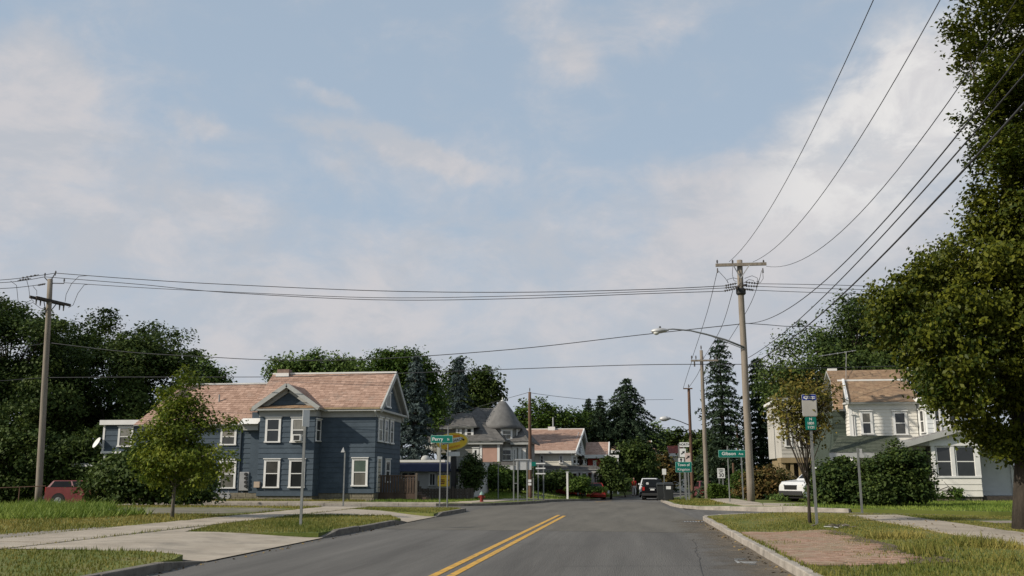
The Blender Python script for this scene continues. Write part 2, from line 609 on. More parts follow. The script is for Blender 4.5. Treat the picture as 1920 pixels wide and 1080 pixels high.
def sheet(name, poly, zf, m, grid=1.5, skirt=0.0, parent=None, kind='structure', yfar=1e9):
    bm = bmesh.new()
    vs = [bm.verts.new((x, y, 0)) for x, y in poly]
    bm.faces.new(vs)
    bmesh.ops.triangulate(bm, faces=bm.faces[:])
    xs = [p[0] for p in poly]
    ys = [p[1] for p in poly]

    def cuts(lo, hi, g, ax):
        k = math.floor(lo / g) * g + g
        while k < hi:
            no = (1, 0, 0) if ax == 0 else (0, 1, 0)
            co = (k, 0, 0) if ax == 0 else (0, k, 0)
            bmesh.ops.bisect_plane(bm, geom=bm.verts[:] + bm.edges[:] + bm.faces[:], plane_co=co, plane_no=no, dist=1e-5)
            k += g
    cuts(max(min(xs), -36), min(max(xs), 30), grid, 0)
    cuts(max(min(ys), -6), min(max(ys), 110), grid, 1)
    if skirt:
        be = [e for e in bm.edges if len(e.link_faces) == 1]
        r = bmesh.ops.extrude_edge_only(bm, edges=be)
        low = {v for v in r['geom'] if isinstance(v, bmesh.types.BMVert)}
    else:
        low = set()
    for v in bm.verts:
        v.co.z = zf(v.co.x, v.co.y) - (skirt if v in low else 0)
    bmesh.ops.recalc_face_normals(bm, faces=bm.faces)
    me = bpy.data.meshes.new(name)
    bm.to_mesh(me)
    bm.free()
    up = sum(p.normal.z * p.area for p in me.polygons)
    if up < 0:
        me.flip_normals()
    o = link(name, me, m, parent)
    if kind:
        o['kind'] = kind
    return o


# one sheet to the horizon
gr = []
gm = bmesh.new()
xs = [-3000, -900, -300, -120] + list(range(-70, 71, 10)) + [120, 300, 900, 3000]
ys = [-400, -60] + list(range(-10, 191, 8)) + [260, 500, 1200, 4000]
gv = [[gm.verts.new((x, y, RZ(x, y) - .10)) for y in ys] for x in xs]
for i in range(len(xs) - 1):
    for j in range(len(ys) - 1):
        gm.faces.new((gv[i][j], gv[i + 1][j], gv[i + 1][j + 1], gv[i][j + 1]))
me = bpy.data.meshes.new('ground')
gm.to_mesh(me)
gm.free()
link('ground', me, lawn_m)['kind'] = 'structure'

KL_NEAR = [(-7.55, -5), (-7.55, 14.9)]
KL_2 = [(-7.6, 24.4), (-7.5, 30.0)]
KL_3 = [(-7.3, 36.8), (-7.2, 41.6), (-7.45, 42.5), (-8.2, 43.1), (-9.4, 43.3), (-34, 43.3)]
KL_PERRY = [(-34, 48.7), (-10.0, 48.7)]
KL_FAR = [(-10, 48.7), (-8.6, 49.3), (-7.2, 50.5), (-6.1, 52.6), (-5.5, 55), (-5.1, 60), (-4.9, 65), (-4.3, 71), (-3, 80),
          (-1.2, 93), (0.6, 106), (5, 125), (14, 150)]
KR_NEAR = [(2.5, -5), (2.48, 34.3), (2.62, 35.3), (3.15, 36.05), (4.2, 36.2), (6.2, 35.4)]
KR_FAR = [(8.6, 39.6), (6.4, 41.9), (4.4, 43.9), (3.1, 45.4), (2.35, 47.8), (2.05, 51), (1.9, 62), (2.4, 74), (3.8, 90), (7.3, 108), (13, 128), (24, 155)]

sheet('road', [(-7.75, -6), (2.7, -6), (2.7, 36.2), (6.4, 35.4), (8.7, 39.7), (2.5, 45.8), (2.2, 62), (2.7, 74), (4.1, 90), (7.6, 108), (13.3, 128), (24.3, 155),
               (13.7, 151), (4.7, 126), (.3, 107), (-1.5, 94), (-3.3, 81), (-4.7, 71), (-5.4, 60), (-5.9, 55), (-9.6, 48.9), (-12, 48.9), (-12, 43.2), (-7.75, 43.2)],
      RZ, asphalt, 3)
sheet('side_road', [(-80, 43.1), (-10.5, 43.1), (-9.6, 48.9), (-80, 48.9)], lambda x, y: RZ(x, y) + .004, side_asphalt, 3)
sheet('side_road', [(6.0, 35.3), (13, 32.2), (80, 20), (80, 26), (13, 37.2), (8.6, 39.9), (7.6, 40.9)], lambda x, y: RZ(x, y) + .004, side_asphalt, 3)

# paler resurfaced stretch, tar seams and cracks, a gully grate
pale_asphalt = mat('pale_asphalt', (0.088, 0.080, 0.066), 0.92, c2=(0.128, 0.116, 0.096), scale=.9, stretch=(1.2, .2, 1), bump=.6, bscale=40, detail=9,
                   stain=(.5, (.068, .062, .053), .52, .72))
sheet('road_patch', [(-7.5, 27.5), (-3.1, 27.2), (.4, 27.0), (2.4, 26.4), (2.4, 35.6), (1.8, 47), (1.5, 62), (-4.6, 61), (-5.2, 56), (-7, 50), (-7.2, 43)], lambda x, y: RZ(x, y) + .0015, pale_asphalt, 3)
#, (-.9, 19.1), (-.85, 22.4), (-1.95, 22.6)], lambda x, y: RZ(x, y) + .002, mat('tar_patch', (.045, .042, .039), .9, c2=(.065, .06, .055), scale=2, bump=.5), 3)
tar = mat('tar_seam', (.045, .042, .039), .8, var=.25, scale=6)
CR = random.Random(14)
for (ax, ay, bx, by, wd) in ((-7.3, 27.35, 2.4, 26.7, .035), (.9, 12, 1.5, 24, .02), (-4.9, 22.6, -.9, 21.4, .02),
                             (-1.2, 16.6, 2.3, 17.2, .018), (-6.6, 34, -2.2, 35.2, .02), (-3.0, 41, 1.6, 40.2, .022)):
    n = int(math.hypot(bx - ax, by - ay) / .5)
    pts = []
    wob = 0
    for i in range(n + 1):
        wob = wob * .8 + CR.uniform(-.05, .05)
        t = i / n
        dx, dy = (by - ay), -(bx - ax)
        L = math.hypot(dx, dy)
        pts.append((ax + (bx - ax) * t + dx / L * wob, ay + (by - ay) * t + dy / L * wob, wd * CR.uniform(.5, 1.3), dx / L, dy / L))
    m_ = MB()
    for p, q in zip(pts, pts[1:]):
        m_.add([(p[0] - p[3] * p[2] / 2, p[1] - p[4] * p[2] / 2, RZ(p[0], p[1]) + .003), (p[0] + p[3] * p[2] / 2, p[1] + p[4] * p[2] / 2, RZ(p[0], p[1]) + .003),
                (q[0] + q[3] * q[2] / 2, q[1] + q[4] * q[2] / 2, RZ(q[0], q[1]) + .003), (q[0] - q[3] * q[2] / 2, q[1] - q[4] * q[2] / 2, RZ(q[0], q[1]) + .003)], [(0, 1, 2, 3)])
    m_.build('road_crack', tar)['kind'] = 'structure'
dg = empty('storm_drain', (2.15, 33.2, .006), 'dark storm drain grate in the gutter near the side street corner', 'drain')
MB().box(1.75, 2.45, 32.9, 33.5, -.02, .006).build('pit', dark_metal, dg)
for k in range(7):
    MB().box(1.79 + k * .094, 1.82 + k * .094, 32.94, 33.46, .006, .014).build('bar', metal_grey, dg)

# painted centre lines, a worn double yellow that stops short of the crossing
def strip(name, a, b, w, m, z=.006):
    o = sheet(name, [(a[0] - w / 2, a[1]), (a[0] + w / 2, a[1]), (b[0] + w / 2, b[1]), (b[0] - w / 2, b[1])], lambda x, y: RZ(x, y) + z, m, 6, kind='structure')
    return o


strip('lane_marking', (-3.21, -5), (-2.87, 38.3), .135, yellow_paint)
strip('lane_marking', (-2.94, -5), (-2.60, 37.6), .135, yellow_paint)
strip('lane_marking', (-2.3, 62), (-1.5, 76), .16, yellow_paint)
pm = MB()
for q in ([(1376, 1047), (1398, 1046), (1399, 1049), (1378, 1050)], [(1383, 1052), (1420, 1053), (1416, 1057), (1396, 1056)], [(1376, 1050), (1382, 1050), (1388, 1055), (1383, 1056)],
          [(1404, 1057), (1420, 1058), (1419, 1060), (1405, 1059)]):
    pm.add([G(*p, z=.005) for p in q], [(0, 1, 2, 3)])
pm.build('paint_scribble', white_paint)['kind'] = 'structure'

# dust washed into the gutter along the right-hand kerb
gd = mat('gutter_dust', (0.10, 0.083, 0.062), .95, c2=(.17, .135, .095), scale=1.5, bump=.4, stretch=(1, .3, 1))
t_ = gd.node_tree
pos = t_.nodes.new('ShaderNodeNewGeometry')
sx_ = t_.nodes.new('ShaderNodeSeparateXYZ')
t_.links.new(pos.outputs['Position'], sx_.inputs[0])
mr = t_.nodes.new('ShaderNodeMapRange')
mr.inputs[1].default_value, mr.inputs[2].default_value = 1.2, 2.45
t_.links.new(sx_.outputs[0], mr.inputs[0])
nz_ = t_.nodes.new('ShaderNodeTexNoise')
nz_.inputs['Scale'].default_value = 1.6
nz_.inputs['Detail'].default_value = 7
ml = t_.nodes.new('ShaderNodeMath')
ml.operation = 'MULTIPLY_ADD'
t_.links.new(mr.outputs[0], ml.inputs[0])
ml.inputs[1].default_value = 1.0
m3 = t_.nodes.new('ShaderNodeMapRange')
m3.inputs[1].default_value, m3.inputs[2].default_value, m3.inputs[3].default_value, m3.inputs[4].default_value = .3, .7, -.45, .15
t_.links.new(pos.outputs['Position'], nz_.inputs['Vector'])
t_.links.new(nz_.outputs[0], m3.inputs[0])
t_.links.new(m3.outputs[0], ml.inputs[2])
ml.use_clamp = True
tp_ = t_.nodes.new('ShaderNodeBsdfTransparent')
mx_ = t_.nodes.new('ShaderNodeMixShader')
t_.links.new(ml.outputs[0], mx_.inputs[0])
t_.links.new(tp_.outputs[0], mx_.inputs[1])
t_.links.new(t_.nodes['Principled BSDF'].outputs[0], mx_.inputs[2])
t_.links.new(mx_.outputs[0], t_.nodes['Material Output'].inputs[0])
sheet('gutter_dirt', [(1.2, 0), (2.53, 0), (2.53, 34.6), (1.2, 35)], lambda x, y: RZ(x, y) + .005, gd, 4)

# lawns and verges
lawnz = LZ
verge_polys = {
    'verge_near_left': [(-7.72, -5), (-7.72, 15.6), (-8.0, 16.5), (-9.2, 17.3), (-12.05, 17.25), (-12.05, -5)],
    'verge_apron': [(-7.74, 23.2), (-11.2, 23.25), (-12.0, 26.5), (-12.05, 34), (-8.7, 34.0), (-7.65, 31.4)],
    'verge_corner': [(-7.45, 35.8), (-12.05, 40.3), (-12.05, 42.9), (-9.4, 43.1), (-8.3, 42.9), (-7.6, 42.3), (-7.4, 41.4)],
}
for n, p in verge_polys.items():
    sheet('verge', p, LZ, turf, 1.0, .2)
sheet('lawn', [(-13.95, -5), (-13.95, 43.1), (-80, 43.1), (-80, -5)], LZ, turf, 1.5, .2)
sheet('lawn', [(-80, 48.9), (-10, 48.9), (-8.7, 49.45), (-7.35, 50.6), (-6.25, 52.7), (-5.66, 55), (-5.26, 60), (-5.06, 65), (-4.46, 71), (-3.16, 80),
               (-1.36, 93), (.44, 106), (4.85, 125), (13.85, 150), (13, 200), (-80, 200)], LZ, lawn_m, 2.0, .2)
sheet('verge', [(2.66, -5), (2.64, 34.2), (2.77, 35.2), (3.25, 35.9), (4.2, 36.03), (6.2, 35.24), (13, 32.4), (80, 20.2), (80, -5)], LZ, turf, 1.0, .2)
sheet('lawn', [(80, 25.8), (13, 37.0), (8.75, 39.7), (6.5, 42.05), (4.5, 44.05), (3.25, 45.5), (2.5, 47.9), (2.21, 51), (2.06, 62), (2.56, 74), (3.96, 90), (7.46, 108), (13.2, 128), (24.2, 155),
               (30, 200), (80, 200)], LZ, lawn_m, 2.0, .2)


# kerbs of single stones
def resample(pl, step):
    pts = [Vector((*p, 0)) for p in pl]
    out = [pts[0]]
    for a, b in zip(pts, pts[1:]):
        L = (b - a).length
        n = max(1, round(L / step))
        out += [a.lerp(b, (k + 1) / n) for k in range(n)]
    return out


def kerb(pl, side, step=1.8, ramps=(), km=None):
    """side +1: the stones lie to the left of the direction of travel"""
    root = bpy.data.objects.new('kerb', None)
    root.location = (pl[0][0], pl[0][1], RZ(*pl[0]))
    COL.objects.link(root)
    root['kind'] = 'structure'
    km = km or kerb_m
    R = random.Random(str(pl[0]))
    pts = resample(pl, step)
    nrm = []
    for i in range(len(pts)):
        d = (pts[min(i + 1, len(pts) - 1)] - pts[max(i - 1, 0)]).normalized()
        nrm.append(Vector((-d.y, d.x, 0)) * side)
    for i in range(len(pts) - 1):
        a, b = pts[i], pts[i + 1]
        d = (b - a).normalized() * .006
        j = R.uniform(-.010, .010)
        a0, b0 = a + d + nrm[i] * j, b - d + nrm[i + 1] * j
        a1, b1 = a + d + nrm[i] * .17, b - d + nrm[i + 1] * .17
        q = [a0, b0, b1, a1]
        lo = [Vector((p.x, p.y, RZ(p.x, p.y) - .12)) for p in q]
        dz = R.uniform(-.012, .012) + .012
        hi = [Vector((p.x, p.y, LZ(p.x, p.y) + dz)) for p in q]
        m = MB().hexa(lo, hi)
        m.build('kerb_stone', km, root, bevel=.018)
    for (ax, ay, bx, by) in ramps:          # dropped stone at a driveway: a is the full-height end, b the low end
        a, b = Vector((ax, ay, 0)), Vector((bx, by, 0))
        d = (b - a).normalized()
        n = Vector((-d.y, d.x, 0))
        if n.x > 0:
            n = -n
        q = [a, b, b + n * .17, a + n * .17]
        lo = [Vector((p.x, p.y, RZ(p.x, p.y) - .12)) for p in q]
        hi = [Vector((p.x, p.y, (LZ(p.x, p.y) + .01) if k in (0, 3) else RZ(p.x, p.y) + .015)) for k, p in enumerate(q)]
        MB().hexa(lo, hi).build('kerb_stone', km, root, bevel=.012)


kerb(KL_NEAR, 1, ramps=((-7.55, 14.92, -7.6, 16.6),), km=kerb_shaded)
kerb(KL_2, 1, ramps=((-7.6, 24.38, -7.63, 23.1), (-7.5, 30.02, -7.42, 31.5)), km=kerb_shaded)
kerb(KL_3, 1, ramps=((-7.3, 36.78, -7.32, 35.6),), km=kerb_shaded)
kerb(KL_FAR, 1, 2.0, km=kerb_shaded)
kerb(KL_PERRY, 1, 2.0)
kerb(KR_NEAR, -1)
kerb(KR_FAR, -1, 2.0)


# pavements of single slabs
def slab_run(name, edge_a, edge_b, step, m=concrete, lift=.022, seed=1):
    """edge_a, edge_b: the two long edges as polylines with the same number of points"""
    root = bpy.data.objects.new(name, None)
    root.location = (edge_a[0][0], edge_a[0][1], LZ(*edge_a[0]))
    COL.objects.link(root)
    root['kind'] = 'structure'
    R = random.Random(seed)
    for (a0, a1), (b0, b1) in zip(zip(edge_a, edge_a[1:]), zip(edge_b, edge_b[1:])):
        a0, a1, b0, b1 = (Vector((*p, 0)) for p in (a0, a1, b0, b1))
        n = max(1, round((a1 - a0).length / step))
        for k in range(n):
            g = .016 / max(.1, (a1 - a0).length)
            t0, t1 = k / n + g, (k + 1) / n - g
            q = [a0.lerp(a1, t0), a0.lerp(a1, t1), b0.lerp(b1, t1), b0.lerp(b1, t0)]
            dz = lift + R.uniform(-.006, .006)
            tilt = R.uniform(-.006, .006)
            lo = [Vector((p.x, p.y, LZ(p.x, p.y) - .15)) for p in q]
            hi = [Vector((p.x, p.y, LZ(p.x, p.y) + dz + (tilt if i in (1, 2) else -tilt))) for i, p in enumerate(q)]
            MB().hexa(lo, hi).build('paving_slab', m, root)
    return root


slab_run('pavement', [(-12.0, -5), (-12.0, 43.0)], [(-14.0, -5), (-14.0, 43.0)], 1.6, seed=2)
slab_run('pavement', [(-9.8, 49.5), (-33, 49.5)], [(-9.8, 51.0), (-33, 51.0)], 1.6, seed=3)
slab_run('pavement', [(-8.4, 50.2), (-7.6, 53), (-7.2, 56), (-6.8, 62), (-6.5, 70), (-5, 82), (-3, 95)],
         [(-9.8, 51.0), (-9.2, 54), (-8.8, 57), (-8.4, 62), (-8.1, 70), (-6.6, 82.5), (-4.5, 95.5)], 1.6, seed=4)
slab_run('driveway', [(-5.2, 61.6), (-6.7, 61.8)], [(-5.0, 66), (-6.5, 66)], 1.5, seed=9)
slab_run('pavement', [(7.0, -5), (7.0, 32.8)], [(8.75, -5), (8.75, 33.2)], 1.6, seed=5)
slab_run('pavement', [(4.9, 47.2), (4.6, 52), (4.6, 62), (5.4, 76)], [(6.2, 47.2), (6, 52), (6, 62), (6.8, 76)], 1.6, seed=6)
slab_run('pavement', [(5.0, 44.0), (7.3, 41.6)], [(4.9, 47.1), (8.9, 46.2)], 1.3, seed=7)
slab_run('driveway', [(9.9, 27.8), (26, 29.2)], [(9.9, 29.0), (26, 30.6)], 2.0, mat('old_concrete', (.2, .17, .14), .95, c2=(.28, .24, .2), scale=1), seed=8)


def apz(x, y):
    return RZ(x, y) + .022 + .118 * ss(-7.7, -10.6, x)


sheet('driveway', [(-7.56, 16.5), (-7.6, 23.15), (-11.25, 23.2), (-11.97, 26.4), (-11.97, 17.3), (-9.2, 17.35), (-8.05, 16.6)], apz, concrete, .8)
sheet('driveway', [(-7.42, 31.45), (-8.72, 34.05), (-11.97, 34.05), (-11.97, 40.2), (-7.36, 35.7)], apz, concrete, .8)
# worn patches: gravel beside the pavement, a concrete pad in the grass, dust at the lawn edge
gravel = mat('gravel', (.16, .14, .115), .95, c2=(.27, .24, .2), scale=3, bump=.8, bscale=25)
sheet('gravel_strip', [(-14.02, 3), (-14.02, 24.5), (-14.5, 25), (-15.1, 21), (-15.0, 12), (-14.6, 3)], lambda x, y: LZ(x, y) + .012, gravel, 1.0, kind='structure')
sheet('gravel_strip', [(-15.5, 34.2), (-14.4, 36), (-14.3, 39), (-16, 40.6), (-21, 40), (-22.5, 36.6), (-20, 34.4), (-17.5, 33.6)], lambda x, y: LZ(x, y) + .012, mat('worn_gravel', (.10, .09, .07), .95, c2=(.19, .17, .125), scale=1.1, bump=.6, bscale=25, detail=9, stain=(.7, (.11, .12, .04), .5, .66)), 1.0)
sheet('gravel_strip', [(-22.5, 33.6), (-17.6, 33.2), (-17.5, 34.2), (-21.8, 34.6)], lambda x, y: LZ(x, y) + .016, gravel, 1.0)

# brick paving let into the right-hand verge
pav = bpy.data.objects.new('brick_paving', None)
pav.location = (2.7, 16, LZ(2.7, 16))
COL.objects.link(pav)
pav['kind'] = 'structure'
BX0, BX1, BY0, BY1 = 2.69, 4.9, 15.6, 24.4
sheet('bedding', [(BX0, BY0), (BX1 + .1, BY0), (BX1, BY1), (BX0, BY1)], lambda x, y: LZ(x, y) + .012, soil, .8, parent=pav, kind=None).location = -pav.location
bv = []
row = 0
y = BY0
while y < BY1:
    x = BX0 + (0.1 if row % 2 else 0)
    while x < BX1:
        edge = BX1 - .25 - .3 * math.sin(y * 1.3) ** 2 - .5 * ss(20, 15.5, y) * random.random()
        if x < edge and not (y < BY0 + .5 and random.random() < .4):
            bv.append((x, y))
        x += .207
    y += .107
    row += 1
bv.sort(key=lambda p: p[1])
bases = []
for k in range(6):
    bm_ = MB().box(0, .2, 0, .1, -.05, 0).mesh('brick')
    a = bm_.attributes.new('lv', 'FLOAT', 'POINT')
    a.data.foreach_set('value', [k / 5.0] * len(bm_.vertices))
    bm_.materials.append(brick_m)
    bases.append(bm_)
rest = []
for i, (x, y) in enumerate(bv):
    z = LZ(x, y) + .032 + random.uniform(-.008, .005)
    if i < 300:
        o = link('brick', bases[random.randrange(6)], None, pav, Vector((x, y, z)) - pav.location)
        o.rotation_euler = (random.uniform(-.02, .02), random.uniform(-.02, .02), random.uniform(-.02, .02))
    else:
        rest.append((x, y, z))
VV, LVV = [], []
for x, y, z in rest:
    c = [(x, y), (x + .2, y), (x + .2, y + .1), (x, y + .1)]
    t = [(a, b, z) for a, b in c]
    l = [(a, b, z - .05) for a, b in c]
    for f in (t, [l[0], l[1], t[1], t[0]], [l[1], l[2], t[2], t[1]], [l[3], l[0], t[0], t[3]]):
        VV += f
    LVV += [random.random()] * 4
VV = np.array(VV) - np.array(pav.location)
o = link('farther_bricks', mesh_np('farther_bricks', VV, 4, LVV), brick_m, pav)
o['kind'] = 'stuff'


# ------------------------------------------------------------------ house helpers
class Fr:
    """a wall plane: u along the wall, n outwards"""

    def __init__(s, o, u, n):
        s.o, s.u, s.n = Vector(o), Vector(u), Vector(n)

    def pt(s, u, z, n=0.0):
        p = s.o + s.u * u + s.n * n
        return Vector((p.x, p.y, z))


def front(Y):
    return Fr((0, Y, 0), (1, 0, 0), (0, -1, 0))


def right(X):
    return Fr((X, 0, 0), (0, 1, 0), (1, 0, 0))


def leftw(X):
    return Fr((X, 0, 0), (0, 1, 0), (-1, 0, 0))


def fbox(mb, fr, u0, u1, z0, z1, n0, n1):
    return mb.hexa([fr.pt(u0, z0, n0), fr.pt(u1, z0, n0), fr.pt(u1, z0, n1), fr.pt(u0, z0, n1)],
                   [fr.pt(u0, z1, n0), fr.pt(u1, z1, n0), fr.pt(u1, z1, n1), fr.pt(u0, z1, n1)])


PANES = [curtain, glass, mat('dim_glass', (.035, .036, .034), .12, c2=(.075, .073, .066), scale=2.2, spec=.55),
         mat('lace_curtain', (.14, .135, .12), .35, c2=(.26, .25, .22), scale=3, stretch=(6, 6, .4), spec=.4),
         mat('roller_blind', (.19, .175, .145), .5, c2=(.24, .22, .19), scale=1, spec=.35)]
WINR = random.Random(21)


def window(parent, fr, u0, u1, z0, z1, c=.13, m=None, gm=None, gm2=None, proud=.075, cap=True, rail=True):
    m = m or trim
    gm = gm or WINR.choice(PANES)
    gm2 = gm2 or WINR.choice(PANES[:3])
    mb = MB()
    fbox(mb, fr, u0, u0 + c, z0 + c * .6, z1 - c, .0, proud)
    fbox(mb, fr, u1 - c, u1, z0 + c * .6, z1 - c, .0, proud)
    fbox(mb, fr, u0, u1, z1 - c, z1, .0, proud)
    if cap:
        fbox(mb, fr, u0 - .05, u1 + .05, z1, z1 + .05, .0, proud + .06)
    fbox(mb, fr, u0 - .03, u1 + .03, z0, z0 + c * .6, .0, proud + .05)
    w = mb.build('window', m, parent)
    zm = (z0 + z1) / 2
    if rail:
        fbox(MB(), fr, u0 + c, u1 - c, z0 + c * .6, z0 + c * .6, 0, 0)
        fbox(MB(), fr, u0 + c, u1 - c, zm + .025, z1 - c, .0, proud - .02).build('pane', gm, w)
        fbox(MB(), fr, u0 + c, u1 - c, z0 + c * .6, zm - .025, .0, proud - .032).build('pane', gm2 or glass, w)
        fbox(MB(), fr, u0 + c, u1 - c, zm - .025, zm + .025, .0, proud - .005).build('sash', m, w)
    else:
        fbox(MB(), fr, u0 + c, u1 - c, z0 + c * .6, z1 - c, .0, proud - .02).build('pane', gm, w)
    return w


def wpx(parent, Y, x0, y0, x1, y1, **k):
    a, b = P(x0, (y0 + y1) / 2, Y), P(x1, (y0 + y1) / 2, Y)
    return window(parent, front(Y), a.x, b.x, P(x0, y1, Y).z, P(x0, y0, Y).z, **k)


def wpxr(parent, X, x0, y0, x1, y1, **k):
    ym = (y0 + y1) / 2
    a, b = PXP(x0, ym, X), PXP(x1, ym, X)
    q = ((x0 + x1) / 2)
    return window(parent, right(X), a.y, b.y, PXP(q, y1, X).z, PXP(q, y0, X).z, **k)


def siding(wall, fr, u0, u1, z0, z1, m, e=.3, lim=None, joined=False, corner=None):
    """lapped boards; lim(z) gives the board's ends on a gable"""
    n = max(1, round((z1 - z0) / e))
    e = (z1 - z0) / n
    J = MB()
    me = None
    off = wloc(wall)
    for k in range(n):
        a, b = z0 + k * e, z0 + (k + 1) * e + .012
        if lim:
            ua, ub = lim(a)
            va, vb = lim(min(b, z1))
            if ub - ua < .1:
                break
        else:
            ua, ub, va, vb = u0, u1, u0, u1
        h = [fr.pt(ua, a, 0), fr.pt(ub, a, 0), fr.pt(ub, a, .034), fr.pt(ua, a, .034)]
        t = [fr.pt(va, b, 0), fr.pt(vb, b, 0), fr.pt(vb, b, .008), fr.pt(va, b, .008)]
        if joined:
            J.hexa(h, t)
        elif lim:
            MB().hexa(h, t).build('siding_board', m, wall)
        else:
            if me is None:
                me = MB().hexa(h, t).mesh('siding_board', off)
                me.materials.append(m)
            link('siding_board', me, None, wall, (0, 0, k * e))
    if joined:
        o = J.build('siding', m, wall)
        o['kind'] = 'stuff'


def roof_slope(parent, el, er, rr, rl, m, w=.28, e=.2, th=.1, name='roof', edge=None):
    el, er, rr, rl = (Vector(p) for p in (el, er, rr, rl))
    nrm = (er - el).cross(rl - el)
    if nrm.length < 1e-6:
        nrm = (er - el).cross(rr - el)
    nrm.normalize()
    if nrm.z < 0:
        nrm = -nrm
    pts = [el, er, rr] + ([rl] if (rl - rr).length > 1e-4 else [])
    rf = MB().prism([p - nrm * th for p in pts], nrm * (th - .012)).build(name, edge or trim_grey, parent)
    L = ((rl - el).length + (rr - er).length) / 2
    n = max(1, round(L / e))
    V, LV = [], []
    for k in range(n):
        v0, v1 = k / n, min(1.0, (k + 1.12) / n)
        A0, B0 = el.lerp(rl, v0), er.lerp(rr, v0)
        A1, B1 = el.lerp(rl, v1), er.lerp(rr, v1)
        wd = (B0 - A0).length
        cnt = max(1, math.ceil(wd / w))
        sh = (random.random() * .6) if cnt > 2 else 0
        rowv = random.uniform(-.05, .05)
        for i in range(-1, cnt):
            t0, t1 = max(0, (i + sh) / cnt), min(1, (i + 1 + sh) / cnt)
            if t1 - t0 < .02 / max(wd, .1):
                continue
            g = .004 / max(wd, .1)
            lift = .016 + random.uniform(0, .012)
            jag = (A1 - A0) * random.uniform(-.06, .04)
            a, b = A0.lerp(B0, t0 + g) + nrm * lift + jag, A0.lerp(B0, t1 - g) + nrm * lift + jag
            c, d = A1.lerp(B1, t1 - g) + nrm * .003, A1.lerp(B1, t0 + g) + nrm * .003
            V += [a, b, c, d, a - nrm * lift, b - nrm * lift, b, a]
            q = min(1, max(0, random.gauss(.45, .27) + rowv))
            LV += [q, q]
    off = wloc(rf)
    s = link('slate_courses', mesh_np('slate_courses', np.array([tuple(p - off) for p in V]), 4, LV), m, rf)
    s['kind'] = 'stuff'
    return rf


def wallbox(parent, x0, x1, y0, y1, z0, z1, m, name='wall'):
    return MB().box(x0, x1, y0, y1, z0, z1).build(name, m, parent)


